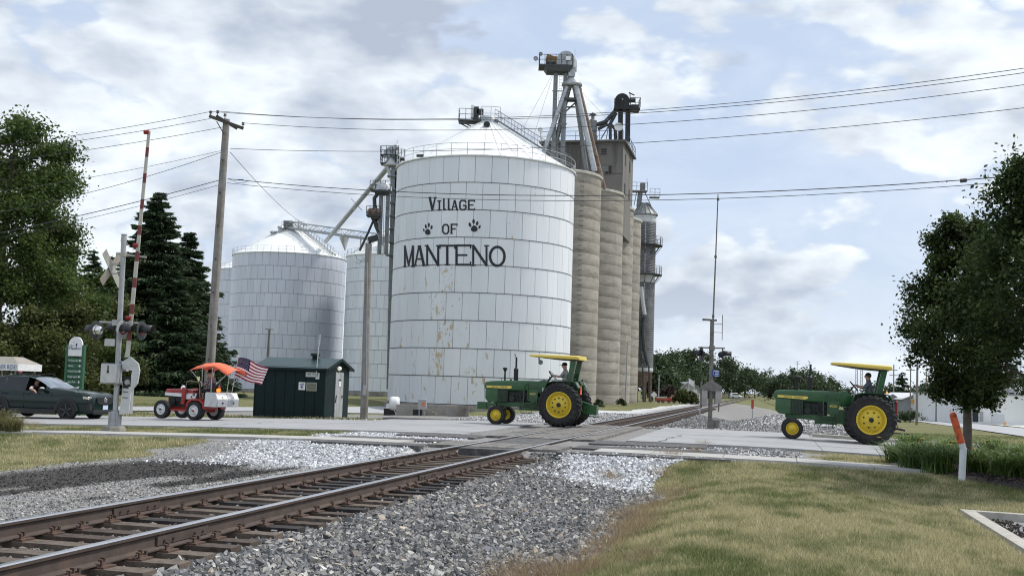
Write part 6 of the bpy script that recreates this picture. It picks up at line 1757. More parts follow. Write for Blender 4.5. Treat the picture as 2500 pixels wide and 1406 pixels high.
def right_signal():
    Y = 46.0; B = at(1733, 1042, Y); z0 = gh(B.x, B.y); O = Vector((B.x, B.y, z0))
    root = thing('crossing_signal', 'weathered crossing signal mast with tall raised gate beside the gravel heap on the right', 'railway signal', tuple(O), 0, 'level crossing signals')
    q = lambda px, py, dy=0.0: at(px, py, Y + dy) - O
    b = MB(); f = q(1733, 1040); f.z = -.1; b.cyl(f, q(1739, 781), .085, n=12); b.build('mast', M_MASTD, root)
    b = MB(); c = q(1735, 1030); c.z = 0; b.lathe([(.42, -.2), (.42, .02), (.01, .02)], 4, c, smooth=False); b.box(c + Vector((0, 0, .25)), (.26, .26, .5), taper=.85); b.box(c + Vector((.22, -.05, .25)), (.18, .18, .42)); b.build('base', M_MASTD, root)
    b = MB(); b.cyl(q(1741, 779), q(1747, 635), .035, .03, 8); b.cyl(q(1747, 635), q(1753, 475), .028, .022, 8)
    for y, x in ((772, 1741), (627, 1747), (487, 1753)): b.cyl(q(x, y + 3), q(x + .2, y - 3), .055, n=8)
    b.build('gate_arm', M_MASTD, root)
    b = MB(); b.bar(q(1715, 780), q(1750, 782), .06, .08); b.build('guide_arm', M_MASTD, root)
    b = MB(); b.cyl(q(1705, 848), q(1770, 850), .03, n=8); b.box(q(1738, 850), (.2, .2, .2)); b.build('flasher_arm', M_MASTD, root)
    lamp(root, q(1712, 864), (-.98, -.12, 0), M_LAMPB, r=.30); lamp(root, q(1764, 866), (.98, -.1, 0), M_LAMPB, r=.30)
    b = MB(); b.box(q(1748, 911, -.1), (.31, .012, .27)); sg = b.build('notice_board', mat('notice_blue', (.025, .06, .26), .5), root)
    b = MB(); s = q(1748, 911, -.11)
    for (dx, w, z) in ((0, .20, .10), (.04, .13, .035), (-.11, .03, .035), (.03, .14, -.03), (-.11, .03, -.03), (.02, .16, -.10)): b.box(s + Vector((dx, -.01, z)), (w, .006, .028))
    b.build('notice_lettering', M_WPAINT, sg)
    b = MB(); c = q(1736, 945); b.X = Matrix.Translation(c); b.prism([(-.42, .02), (0, .30), (.42, .04), (.40, -.14), (.0, -.16), (-.40, -.12)], -.16, .0); b.build('counterweight_arm', M_MASTD, root)
    b = MB(); b.box(q(1719, 969), (.22, .3, .62)); b.box(q(1752, 966), (.22, .3, .62)); b.box(q(1736, 958, .2), (.6, .2, .5)); b.build('gate_mechanism', mat('mechanism_grey', (.33, .32, .31), .7, .1, var=.2, scale=4), root)
    b = MB(); b.bar(q(1711, 995), q(1713, 930), .07); b.bar(q(1757, 955), q(1754, 1005), .05); b.cyl(q(1724, 945), q(1732, 960), .04, n=8); b.build('push_rod', M_MASTD, root)
    b = MB(); b.bar(q(1763, 830), q(1764, 769), .025); b.bar(q(1743, 790), q(1763, 791), .02); b.bar(q(1743, 811), q(1763, 812), .02); b.build('antenna', M_MASTD, root)
right_signal()
def guard_post():
    P = at(1709, 1032, 45.0); root = thing('guard_post', 'thin grey steel post leaning beside the right hand signal mast', 'post', (P.x, P.y, gh(P.x, P.y)))
    b = MB(); b.bar((0, 0, -.1), (-.02, 0, .78), .09, .05); b.box((-.02, 0, .8), (.12, .08, .04)); b.build('post', M_GREYP, root)
guard_post()

# ------------------------------------------------------------------ equipment hut
M_HUT = mat('hut_green', (.0065, .019, .0195), .6, 0, var=.12, scale=2, dark=(.011, .025, .025), dscale=1.5, damt=.3, spec=.2)
M_HUTR = mat('hut_roof', (.022, .050, .054), .42, .1, var=.12, scale=2)
M_DOOR = mat('hut_door', (.40, .41, .42), .55, .2, var=.15, scale=3, dark=(.24, .24, .24), dscale=3, damt=.45, streak=True)
def hut():
    Y = 48.0; P = at(791, 1013, Y); z0 = gh(P.x, P.y) - .02
    root = thing('equipment_hut', 'small dark green metal hut with gable door and plate reading 46.50', 'hut', (P.x, P.y, z0), -PHI)
    L_, W_, H_ = 3.25, 2.75, 2.18
    gv = PI                                              # local x = along the road (to the right), y = away
    b = MB(); b.box((-L_ / 2, W_ / 2, H_ / 2), (L_, W_, H_)); b.prism([(0, H_ - .01), (W_, H_ - .01), (W_ / 2, H_ + .34)], -L_ + .02, -.0, axis='X'); b.build('wall', M_HUT, root)
    for i in range(8):
        b = MB(); b.box((-L_ + .02 + i * (L_ - .04) / 7, -.012, H_ / 2), (.035, .02, H_ - .02)); b.build('wall_seam', M_HUT, root)
    for s in (0, 1):
        b = MB(); o = .14
        if s == 0: a, c = (-o, H_ - .05), (W_ / 2, H_ + .40)
        else: a, c = (W_ + o, H_ - .05), (W_ / 2, H_ + .40)
        b.add([(-L_ - .08, a[0], a[1]), (.16, a[0], a[1]), (.16, c[0], c[1]), (-L_ - .08, c[0], c[1]), (-L_ - .08, a[0], a[1] - .07), (.16, a[0], a[1] - .07), (.16, c[0], c[1] - .06), (-L_ - .08, c[0], c[1] - .06)], [(0, 1, 2, 3), (7, 6, 5, 4), (0, 4, 5, 1), (1, 5, 6, 2), (2, 6, 7, 3), (3, 7, 4, 0)], False)
        b.build('roof_slope', M_HUTR, root)
    b = MB(); b.bar((.17, -.14, H_ - .09), (.17, W_ / 2, H_ + .36), .03, .12); b.bar((.17, W_ + .14, H_ - .09), (.17, W_ / 2, H_ + .36), .03, .12); b.box((-L_ / 2, -.15, H_ - .1), (L_ + .2, .03, .1)); b.build('barge_board', M_HUT, root)
    b = MB(); v = (-1.05, W_ / 2 - .1, H_ + .36); b.cyl((v[0], v[1], v[2] - .05), (v[0], v[1], v[2] + .16), .13, n=10); b.lathe([(.21, .14), (.21, .24), (.02, .27)], 12, v); b.build('roof_vent', M_HUT, root)
    b = MB(); b.box((.015, W_ * .56, 1.0), (.04, .92, 2.0)); d = b.build('door', M_DOOR, root)
    b = MB(); b.box((.045, W_ * .56, 1.50), (.012, .26, .24)); b.build('door_notice', M_WPAINT, d); b = MB(); b.box((.047, W_ * .56, 1.66), (.014, .26, .08)); b.build('notice_stripe', M_ENG, d)
    b = MB(); b.box((.06, W_ * .56 + .34, .95), (.05, .14, .05)); b.bar((.05, W_ * .56 - .42, .68), (.05, W_ * .56 - .36, 1.0), .035); b.build('door_handle', M_ENG, d)
    b = MB(); b.lathe([(.08, 0), (.1, .06), (.06, .14), (.001, .15)], 12, (0, W_ / 2, H_ - .02), axis='X'); b.build('gable_lamp', mat('lamp_glass_warm', (.75, .74, .62), .2, emit=(1, .95, .8, .35)), root)
    def plate(name, x, z, w, h, m): b = MB(); b.box((x, -.03, z), (w, .012, h)); return b.build(name, m, root)
    p = plate('number_plate', -.62, 1.86, .56, .20, mat('plate_pale', (.50, .53, .50), .6, var=.1, scale=6)); text_part('lettering', '46.50', .17, mat('plate_ink', (.14, .17, .15), .7), p, Matrix.Translation((-.62, -.038, 1.86)) @ MY, .003, width=.44)
    plate('meter_box', -.36, 1.80, .17, .26, M_LGREY)
    p = plate('white_notice', -1.05, 1.36, .30, .33, M_WPAINT); b = MB(); b.cyl((-1.05, -.037, 1.32), (-1.05, -.042, 1.32), .062, n=14); b.box((-1.05, -.039, 1.45), (.18, .005, .03)); b.box((-1.05, -.039, 1.41), (.22, .005, .02)); b.build('notice_print', mat('notice_ink', (.16, .18, .30), .7), p)
    p = plate('bronze_plaque', -.61, 1.345, .47, .36, mat('plaque_frame', (.32, .34, .28), .6)); b = MB(); b.box((-.61, -.04, 1.345), (.40, .008, .29)); b.build('plaque_field', mat('plaque_field', (.16, .16, .12), .6, var=.3, scale=25), p)
    b = MB(); b.bar((-.41, -.06, 1.78), (-.36, -.06, 3.10), .03); b.mi = 1; b.bar((-.365, -.06, 3.10), (-.35, -.06, 3.58), .085); b.build('aerial', [M_LGREY, M_GREYP], root)
hut()

# ------------------------------------------------------------------ poles and wires
M_POLE = mat('pole_wood', (.245, .232, .215), .95, 0, var=.25, scale=3, bump=.6, bscale=18, dark=(.13, .11, .09), dscale=6, damt=.45, streak=True)
M_POLE2 = mat('pole_wood_far', (.22, .205, .185), .95, var=.2, scale=3)
M_XARM = mat('crossarm_wood', (.075, .065, .057), .9, var=.25, scale=5)
M_WIRE = mat('wire_dark', (.045, .048, .055), .6)
M_INS = mat('insulator', (.10, .085, .08), .25)
def pole_a():
    Y = 52.0; B = at(506, 985, Y); T_ = at(553, 292, Y); z0 = gh(B.x, B.y); O = Vector((B.x, B.y, z0))
    root = thing('utility_pole', 'tall weathered wooden utility pole with double crossarm behind the red tractor', 'utility pole', tuple(O))
    top = T_ - O; foot = B - O; foot.z = -.3
    b = MB(); b.tube([foot.lerp(top, f) for f in (0, .25, .5, .75, 1)], [.225, .21, .195, .175, .155], 14); b.build('shaft', M_POLE, root)
    q = lambda px, py, dy=0.0: at(px, py, Y + dy) - O
    b = MB(); b.bar(q(511, 284, -.25), q(594, 314, -.25), .10, .14); b.bar(q(528, 284, .25), q(579, 314, .25), .10, .14); b.build('crossarm', M_XARM, root)
    b = MB(); b.bar(q(529, 297, -.2), q(547, 328, -.2), .04); b.build('arm_brace', M_XARM, root)
    b = MB()
    for k in range(7): f = .2 + .11 * k; p = foot.lerp(top, f); b.box(p + Vector((-.02, -.2, 0)), (.06, .05, .09))
    b.build('bolts', M_XARM, root)['kind'] = 'stuff'
    pins = {}
    for i, (px, py) in enumerate(((514, 283), (531, 282), (549, 290), (593, 311))):
        p = q(px, py, -.25); m = MB(); m.lathe([(.02, 0), (.02, .10), (.075, .11), (.075, .14), (.035, .16), (.075, .19), (.06, .23), (.02, .24)], 10, p); m.build('insulator', M_INS, root); pins[i] = p + O + Vector((0, 0, .2))
    return pins, O, top
PINS, PA_O, PA_TOP = pole_a()
def pole_b():
    Y = 47.0; B = at(889, 1014, Y); z0 = gh(B.x, B.y); O = Vector((B.x, B.y, z0)); q = lambda px, py, dy=0.0: at(px, py, Y + dy) - O
    root = thing('light_pole', 'short wooden pole with floodlight box on top, beside the green hut', 'light pole', tuple(O))
    b = MB(); f = q(889, 1014); f.z = -.2; b.tube([f, f.lerp(q(900, 595), .5), q(900, 595)], [.165, .15, .135], 12); b.build('shaft', M_POLE, root)
    b = MB(); c = q(912, 583); M = Matrix.Rotation(R(-18), 3, 'Y'); b.box(c, (.42, .34, .22), M=M); b.box(c + Vector((0, -.18, -.03)), (.36, .02, .13), M=M); b.bar(q(901, 596), q(906, 588), .1); fl = b.build('floodlight', M_LAMPB, root)
    b = MB(); b.tube([q(905, 612), q(895, 610), q(893, 616), q(902, 618)], .012, 6); b.tube([q(898, 628), q(884, 634), q(878, 644), q(866, 640)], .010, 6); b.tube([q(898, 630), q(886, 640), q(872, 634), q(868, 622)], .010, 6); b.build('loose_cables', M_WIRE, root)
    b = MB(); b.box(q(890, 952, -.15), (.13, .14, .42)); b.cyl(q(894, 950, -.15), q(897, 640, -.15), .018, n=6); b.build('meter_box', M_GREYP, root)
pole_b()
def wire_run(name, label, pts, r=.012, sag=0.0, n=22):
    """wires between 3-D points with parabolic sag"""
    root = None; b = MB()
    for a, c in zip(pts[:-1], pts[1:]):
        a, c = Vector(a), Vector(c); P = [a.lerp(c, i / n) - Vector((0, 0, sag * 4 * (i / n) * (1 - i / n))) for i in range(n + 1)]
        b.tube(P, r, 5, caps=False)
    o = b.build(name, M_WIRE); return tag(o, label, 'wire', 'overhead wires on the roadside poles')
def wires():
    YR = 34.5                                             # right end is well out of the frame, over the road side
    def end(px, py, Y): return at(px, py, Y)
    A = PA_O; q = lambda px, py, Y=52.0: at(px, py, Y)
    def fit(a, xm, ym, xe, ye, Ye, name, lab, r=.012):
        """wire from a to an end; sag so that it passes (xm, ym)"""
        e = end(xe, ye, Ye); lo, hi = -.5, 6.0
        for _ in range(40):
            s = (lo + hi) / 2; best = None
            ys = []
            for i in range(101):
                t = i / 100; p = Vector(a).lerp(e, t) - Vector((0, 0, s * 4 * t * (1 - t))); x, y = px_of(p); ys.append((abs(x - xm), y))
            y = min(ys)[1]
            if y > ym: hi = s
            else: lo = s
        wire_run(name, lab, [a, e], r, s)
    # the same span lines on both sides of the pole
    fit(PINS[0], 1250, 287, 2760, 128, 33, 'power_line', 'topmost power line crossing the sky to the right of the tall pole')
    fit(PINS[1], 1250, 291, 2760, 140, 33.4, 'power_line', 'power line just below the topmost one, right of the tall pole')
    fit(PINS[3], 1250, 316, 2760, 170, 34.2, 'power_line', 'third power line down, from the right end of the crossarm')
    fit(q(562, 363), 1250, 364, 2760, 232, 35.0, 'cable', 'thin single cable across the sky below the power lines')
    fit(q(556, 437), 1250, 477, 2760, 405, 35.0, 'cable', 'upper of two low cables crossing in front of the lettered silo', .017)
    fit(q(555, 447), 1250, 489, 2760, 418, 35.2, 'cable', 'lower of two low cables crossing in front of the lettered silo', .012)
    def left(a, xe, ye, Ye, sag, name, lab, r=.012): wire_run(name, lab, [a, end(xe, ye, Ye)], r, sag)
    left(PINS[0], -160, 372, 47, .18, 'power_line', 'topmost power line left of the tall pole')
    left(q(514, 290), -160, 386, 47, .15, 'power_line', 'second power line left of the tall pole')
    left(q(548, 310), -160, 412, 47, .15, 'power_line', 'third power line left of the tall pole, passing the gate arm tip')
    left(q(545, 367), -160, 488, 47, .2, 'cable', 'thin cable left of the tall pole below its power lines', .009)
    left(q(543, 371), -160, 545, 47, .35, 'cable', 'sagging cable left of the tall pole below the thin one')
    left(q(536, 440), -160, 600, 47, .15, 'cable', 'thick low cable left of the tall pole above the spruces', .017)
    left(q(534, 452), -160, 612, 47, .15, 'cable', 'lowest cable left of the tall pole above the spruces', .010)
    wire_run('service_drop', 'service wire slanting down from the tall pole to the grain bins', [q(562, 372), at(785, 562, 150)], .014, .9)
    s = MB(); s.tube([q(556, 437), q(572, 442), q(580, 447), q(596, 447), q(608, 441)], .009, 5); s.box(q(588, 439.5), (.25, .05, .05)); s.build('cable_splice', M_WIRE).parent = None
    tag(bpy.data.objects['cable_splice'], 'drooping cable loop and splice just right of the tall pole', 'wire', 'overhead wires on the roadside poles')
    s = MB(); c = at(2352, 440, 38.5); s.tube([at(2305, 443, 39), c, at(2420, 434, 38)], .016, 6); s.cyl(c + Vector((-.1, 0, -.03)), c + Vector((.1, 0, .0)), .07, n=8); s.cyl(at(2310, 443, 39), at(2313, 443, 39), .03, n=6); o = s.build('cable_splice', M_WIRE)
    tag(o, 'dark splice closure on the low cables near the right hand trees', 'wire', 'overhead wires on the roadside poles')
wires()

# ------------------------------------------------------------------ town direction sign
def town_sign():
    Y = 49.0; P = at(176, 1000, Y); z0 = gh(P.x, P.y); yaw = R(-14)
    root = thing('town_sign', 'green and white town direction sign with rounded white head behind the car', 'sign', (P.x, P.y, z0), yaw)
    sc = FPX / Y; h = lambda y: (at(187, y, Y).z - z0)
    M_SG = mat('sign_green', (.028, .115, .058), .55, var=.08, scale=3); M_SGD = mat('sign_green_dark', (.016, .060, .034), .6)
    zt, zb = h(872), .5
    for s in (-1, 1): b = MB(); b.box((s * .40, 0, (h(842)) / 2), (.11, .14, h(842))); b.build('post', M_SG, root)
    b = MB(); b.box((0, .03, (zt + .4) / 2), (.70, .08, zt - .4)); b.build('back_panel', M_SGD, root)
    b = MB(); w = .335; z0_, z1_ = h(869), h(842); pts = [(-w, z0_), (w, z0_), (w, z1_)] + [(w * math.cos(t), z1_ + (h(822) - z1_) * math.sin(t)) for t in [PI * k / 12 for k in range(1, 12)]] + [(-w, z1_)]
    b.prism(pts, -.06, .02); hd = b.build('head_panel', M_WPAINT, root)
    M_INK = mat('sign_navy', (.03, .06, .13), .6)
    text_part('lettering', 'Village of', .075, M_INK, hd, Matrix.Translation((-.17, -.066, h(843.5))) @ MY, .003, width=.24); text_part('lettering', 'Manteno', .19, M_INK, hd, Matrix.Translation((.0, -.066, h(850.5))) @ MY, .003, width=.59)
    b = MB(); b.ball((.055, -.066, h(841)), .055, 10, 8, (.8, .1, 1.0)); b.bar((.055, -.066, h(843)), (.055, -.066, h(848)), .018); b.build('tree_emblem', M_INK, hd)
    rows = [('Fire Department', 0), ('Library', 0), ('Community Center', 0), ('Heritage Lagoon', 0), ('Legion Park', 1), ('Pool', 1)]
    for i, (t, up) in enumerate(rows):
        z = zt - .14 - i * .232; b = MB(); b.box((0, -.02, z), (.68, .05, .19)); pn = b.build('direction_board', M_SG, root)
        text_part('lettering', t, .115, M_WPAINT, pn, Matrix.Translation((-.32, -.048, z)) @ MY, .003, align='LEFT', width=min(.50, .036 * len(t) + .02))
        b = MB(); c = Vector((.27, -.048, z))
        ar = [(-.065, 0), (0, .055), (0, .02), (.06, .02), (.06, -.02), (0, -.02), (0, -.055)]
        if up: ar = [(-y, -x) for x, y in ar]
        b.prism([(c.x + x, c.z + y) for x, y in ar], -.050, -.046); b.build('arrow', M_WPAINT, pn)
town_sign()

# ------------------------------------------------------------------ bent bollard and kerbed lot corner
def bollard():
    Y = 23.0; P = at(2347, 1173, Y); z0 = gh(P.x, P.y); O = Vector((P.x, P.y, z0)); q = lambda px, py: at(px, py, Y) - O
    root = thing('bent_bollard', 'bent white bollard with scuffed orange sleeve among the daylilies', 'bollard', tuple(O))
    M_BW = mat('bollard_white', (.66, .70, .73), .45, var=.06, scale=5); M_BO = mat('bollard_orange', (.70, .125, .04), .5, 0, var=.1, scale=4, dark=(.22, .05, .03), dscale=9, damt=.5)
    f = q(2347, 1173); f.z = -.15; b = MB(); b.tube([f, q(2351.5, 1098)], .068, 16); b.build('lower_tube', M_BW, root)
    b = MB(); b.tube([q(2353, 1099), q(2351, 1093), q(2347, 1080)], [.064, .064, .064], 16); b.build('upper_tube', M_BW, root)
    b = MB(); b.tube([q(2347.5, 1081), q(2327, 1014)], .072, 16); b.ball(tuple(q(2327, 1014)), .071, 14, 8); b.build('orange_sleeve', M_BO, root)
bollard()
def lot_corner():
    z = -.50
    a, c, e = _LA, _LC, _LE
    k = MB()
    d1 = (c - a).normalized(); d2 = (e - a).normalized(); n1 = Vector((d1.y, -d1.x, 0)); n2 = Vector((-d2.y, d2.x, 0)); w = .20
    if n1.dot(d2) < 0: n1 = -n1
    if n2.dot(d1) < 0: n2 = -n2
    up = Vector((0, 0, .14)); dn = Vector((0, 0, -.15))
    inner = a + (d1 + d2).normalized() * (w / math.sin(math.acos(max(-1, min(1, d1.dot(d2)))) / 2))
    for (p, q_, n) in ((a, c, n1), (a, e, n2)):
        pi = inner; qi = q_ + n * w
        k.add([p + up, q_ + up, qi + up, pi + up, p + dn, q_ + dn, qi + dn, pi + dn], [(0, 1, 2, 3), (0, 4, 5, 1), (3, 2, 6, 7), (1, 5, 6, 2)], False)
    tag(k.build('lot_kerb', M_KERB), kind='structure')
    s = MB(); s.add([inner + Vector((0, 0, .02)), c + n1 * w + Vector((0, 0, .02)), c + d2 * 10 + Vector((0, 0, .02)), e + n2 * w + Vector((0, 0, .02))], [(0, 1, 2, 3)], False)
    tag(s.build('car_park', M_LOT), kind='structure')
    # washed-up mulch chips in the corner
    n = 230; t = RNG.random(n) ** 1.6; P = np.array(inner)[None] + np.array(d2)[None] * (.15 + RNG.random(n) * 2.6)[:, None] + np.array(d1)[None] * (.05 + t * .5)[:, None]
    P[:, 2] = z + .03 + RNG.random(n) * .02
    V, F, C = _box_rocks(P, RNG.uniform(.012, .035, n), np.array([[.045, .036, .03]]) * RNG.uniform(.5, 2.2, (n, 1)), RNG)
    tag(link('mulch_debris', np_mesh('mulch_debris', V, F, M_ROCK, False, C)), 'dark mulch chips washed into the kerb corner of the car park', 'mulch', kind='stuff')
lot_corner()
def mulch_bed():
    pts = [(2150, 1156), (2250, 1148), (2420, 1154), (2620, 1162), (2660, 1222), (2500, 1208), (2340, 1190), (2200, 1168)]
    W_ = [gz(px, py, -.36) for px, py in pts]
    b = MB(); c = sum(W_, Vector()) / len(W_)
    V = [Vector((c.x, c.y, gh(c.x, c.y) + .10))]
    for p in W_: V.append(Vector((p.x, p.y, gh(p.x, p.y) - .02)))
    for p in W_: m = p.lerp(c, .12); V.append(Vector((m.x, m.y, gh(m.x, m.y) + .07)))
    n = len(W_); F = [(1 + i, 1 + (i + 1) % n, 1 + n + (i + 1) % n, 1 + n + i) for i in range(n)] + [(0, 1 + n + i, 1 + n + (i + 1) % n) for i in range(n)]
    b.add(V, F, True); tag(b.build('mulch_bed', mat('mulch', (.028, .022, .021), .95, var=.5, scale=20, bump=.8, bscale=30)), kind='structure')
    n = 3600; w = RNG.dirichlet(np.ones(len(W_)) * .6, n); P = w @ np.array([tuple(p) for p in W_]); P[:, 2] = ground_h(P[:, 0], P[:, 1]) + .05 + RNG.random(n) * .05
    V, F, C = _box_rocks(P, RNG.uniform(.015, .04, n), np.array([[.040, .032, .031]]) * RNG.uniform(.4, 2.0, (n, 1)), RNG)
    tag(link('mulch_chips', np_mesh('mulch_chips', V, F, M_ROCK, False, C)), 'dark brown mulch covering the daylily bed', 'mulch', kind='stuff')
mulch_bed()

# ------------------------------------------------------------------ odds and ends round the silo foot
def silo_foot():
    q = lambda px, py, Y: at(px, py, Y)
    P = q(962, 1012, 62); z = gh(P.x, P.y)
    r1 = thing('aeration_fan', 'white aeration fan housing at the left foot of the lettered silo', 'fan', (P.x, P.y, z))
    b = MB(); b.X = Matrix.Translation((.0, 0, .62)); b.lathe([(.05, -.25), (.36, -.25), (.40, -.1), (.40, .12), (.36, .25), (.05, .25)], 18, axis='X'); b.X = None; b.box((-.28, 0, .45), (.3, .4, .3)); b.build('housing', M_WPAINT, r1)
    b = MB(); b.box((-.1, .1, .1), (.9, .6, .5)); b.build('plinth', M_ENG, r1); b = MB(); b.bar((.2, -.3, -.1), (-.05, -.3, .5), .04); b.build('prop', M_LGREY, r1)
    P = q(1030, 1012, 60); z = gh(P.x, P.y)
    r2 = thing('switch_cabinet', 'grey electrical switch cabinet with orange label before the lettered silo', 'electrical box', (P.x, P.y, z))
    b = MB(); b.box((0, 0, .62), (.46, .3, .56)); b.build('cabinet', M_GREYP, r2, bevel=.02); b = MB(); b.box((.06, -.16, .64), (.14, .01, .22)); b.build('label_plate', mat('label_orange', (.62, .20, .08), .6), r2)
    for s in (-.15, .12): b = MB(); b.bar((s, 0, -.2), (s, 0, .4), .05); b.build('leg', M_GREYP, r2)
    b = MB(); b.tube([(.2, 0, .45), (.4, -.1, .25), (.7, -.1, .2), (.8, 0, .1)], .03, 6); b.build('conduit', M_RUSTP, r2)
    P = q(1040, 1016, 61); z = gh(P.x, P.y)
    r3 = thing('concrete_pit', 'low concrete wall with dark opening in front of the lettered silo', 'wall', (P.x, P.y, z))
    b = MB(); b.box((.2, 0, .25), (3.6, .35, .62)); b.box((1.5, .2, .3), (1.6, .4, .6)); b.build('wall', M_FOUND, r3); b = MB(); b.box((-.45, -.178, .16), (.5, .012, .30)); b.build('opening', M_BLACK, r3)
silo_foot()
def track_marker():
    P = at(1837, 1003, 78.0); r = thing('track_marker', 'red topped marker post right of the rails in the distance', 'marker post', (P.x, P.y, gh(P.x, P.y)))
    b = MB(); b.bar((0, 0, -.2), (0, 0, .75), .06); b.build('post', M_GREYP, r); b = MB(); b.box((0, 0, 1.05), (.17, .06, .62)); b.build('red_board', mat('marker_red', (.42, .06, .04), .6), r)
track_marker()
# ------------------------------------------------------------------ vegetation
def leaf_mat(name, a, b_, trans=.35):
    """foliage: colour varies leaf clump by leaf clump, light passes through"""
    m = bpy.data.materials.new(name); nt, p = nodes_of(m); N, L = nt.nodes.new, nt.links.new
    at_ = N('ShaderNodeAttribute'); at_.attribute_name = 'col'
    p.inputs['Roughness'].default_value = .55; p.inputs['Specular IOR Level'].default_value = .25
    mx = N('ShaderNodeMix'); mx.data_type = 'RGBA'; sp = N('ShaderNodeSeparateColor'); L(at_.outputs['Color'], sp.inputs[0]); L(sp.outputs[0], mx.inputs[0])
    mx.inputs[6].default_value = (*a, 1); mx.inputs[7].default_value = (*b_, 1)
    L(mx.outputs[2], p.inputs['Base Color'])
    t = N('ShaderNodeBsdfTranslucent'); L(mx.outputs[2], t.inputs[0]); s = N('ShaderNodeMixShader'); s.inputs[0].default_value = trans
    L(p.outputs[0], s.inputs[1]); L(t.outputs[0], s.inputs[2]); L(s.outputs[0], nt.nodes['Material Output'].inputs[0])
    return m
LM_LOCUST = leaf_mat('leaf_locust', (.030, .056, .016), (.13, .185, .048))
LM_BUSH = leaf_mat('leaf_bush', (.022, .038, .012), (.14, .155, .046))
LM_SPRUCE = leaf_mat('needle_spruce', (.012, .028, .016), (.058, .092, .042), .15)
LM_PEAR = leaf_mat('leaf_pear', (.020, .040, .013), (.095, .135, .040))
LM_FAR = leaf_mat('leaf_far', (.032, .056, .028), (.085, .120, .052), .2)
LM_LILY = leaf_mat('blade_lily', (.045, .090, .022), (.19, .27, .075), .3)
LM_REED = leaf_mat('blade_reed', (.07, .09, .03), (.26, .23, .11), .3)
M_BARK = mat('bark', (.075, .062, .050), .95, var=.3, scale=6, bump=.6, bscale=25)
M_BARKG = mat('bark_grey', (.12, .105, .092), .95, var=.3, scale=6, bump=.5, bscale=25)

def leaves(C, S, size, rng, aspect=.6, up=.0, tone=None, n3=None):
    """one folded leaf (two triangles) per centre"""
    n = len(C)
    nrm = rng.normal(size=(n, 3)); nrm[:, 2] = np.abs(nrm[:, 2]) + up; nrm /= np.linalg.norm(nrm, axis=1)[:, None]
    t = np.cross(nrm, rng.normal(size=(n, 3))); t /= np.linalg.norm(t, axis=1)[:, None]; b_ = np.cross(nrm, t)
    L_ = (size * rng.uniform(.45, 1.45, n))[:, None]
    V = np.stack([C - t * L_ * .5, C + b_ * L_ * aspect * .5 + nrm * L_ * .08, C + t * L_ * .5, C - b_ * L_ * aspect * .5 + nrm * L_ * .08], 1)
    F = np.arange(n * 4).reshape(n, 4)
    tone = rng.random(n) if tone is None else tone
    return V.reshape(-1, 3), F, np.repeat(tone, 4)
def crown_mesh(name, parts, m):
    off, Vs, Fs, Cs = 0, [], [], []
    for V, F, c in parts: Vs.append(V); Fs.append(F + off); Cs.append(c); off += len(V)
    V = np.concatenate(Vs); c = np.concatenate(Cs)
    return np_mesh(name, V, np.concatenate(Fs), m, False, np.stack([c, c, c], 1))
def limbs(b, rng, base, h, r, spread, n1, n2, lo=.3, droop=.0, tips=None):
    """trunk, limbs and twigs as tapered tubes; collects the tips"""
    base = Vector(base); tips = [] if tips is None else tips
    bend = Vector((rng.normal(0, .03), rng.normal(0, .03), 0)) * h
    tr = [base + Vector((0, 0, h * f)) + bend * (f * f) for f in (0, .15, .35, .55, .75, .95)]
    b.tube(tr, [r * 1.15, r, r * .85, r * .62, r * .4, r * .12], 9)
    for i in range(n1):
        f = lo + (1 - lo) * (i + rng.uniform(.1, .9)) / n1 * .93; a = i * 2.4 + rng.uniform(-.5, .5)
        p = base + Vector((0, 0, h * f)) + bend * (f * f); w = spread(f)
        d = Vector((math.cos(a), math.sin(a), rng.uniform(.25, .8) - droop * .5)); L_ = w * rng.uniform(.75, 1.08)
        P = [p + d * (L_ * q) + Vector((0, 0, -droop * L_ * q * q * .5)) + Vector(rng.normal(0, .04, 3)) * L_ * q for q in (0, .33, .66, 1)]
        rr = r * .42 * (1 - f * .55); b.tube(P, [rr, rr * .7, rr * .45, rr * .15], 6)
        tips.append((P[-1], L_, f))
        for k in range(n2):
            q = rng.uniform(.3, .95); p2 = P[0].lerp(P[-1], q); d2 = (Vector((math.cos(a), math.sin(a), .3)) + Vector(rng.normal(0, .65, 3))).normalized(); l2 = L_ * rng.uniform(.25, .5)
            e = p2 + d2 * l2 + Vector((0, 0, -droop * l2 * .4)); b.tube([p2, p2.lerp(e, .5) + Vector((0, 0, .04 * l2)), e], [rr * .4, rr * .25, rr * .08], 4); tips.append((e, l2, f))
    return tips
def broadleaf(name, label, base, h, r, spread, n1, n2, lm, lsize, per, seed, clump=.5, lo=.3, droop=0.0, bark=M_BARK, group=None, cat='tree', up=.3, fill=0, flat=.7):
    rng = np.random.default_rng(seed)
    root = thing(name, label, cat, tuple(base), 0, group)
    b = MB(); tips = limbs(b, rng, (0, 0, -.1), h, r, spread, n1, n2, lo, droop); b.build('trunk', bark, root)
    parts = []
    for (p, L_, f) in tips:
        n = int(per * rng.uniform(.6, 1.4)); sg = clump * (.5 + .5 * min(1, L_ / (clump * 3)))
        c = rng.normal(0, 1, (n, 3)) * np.array([sg, sg, sg * flat]); c *= (rng.random((n, 1)) ** .25)
        C = np.array(p)[None] + c; C[:, 2] -= droop * np.abs(rng.normal(0, sg, n)) * .8
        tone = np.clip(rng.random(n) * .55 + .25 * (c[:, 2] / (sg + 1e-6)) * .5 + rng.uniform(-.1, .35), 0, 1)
        parts.append(leaves(C, None, lsize, rng, up=up, tone=tone))
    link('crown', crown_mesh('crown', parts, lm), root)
    return root
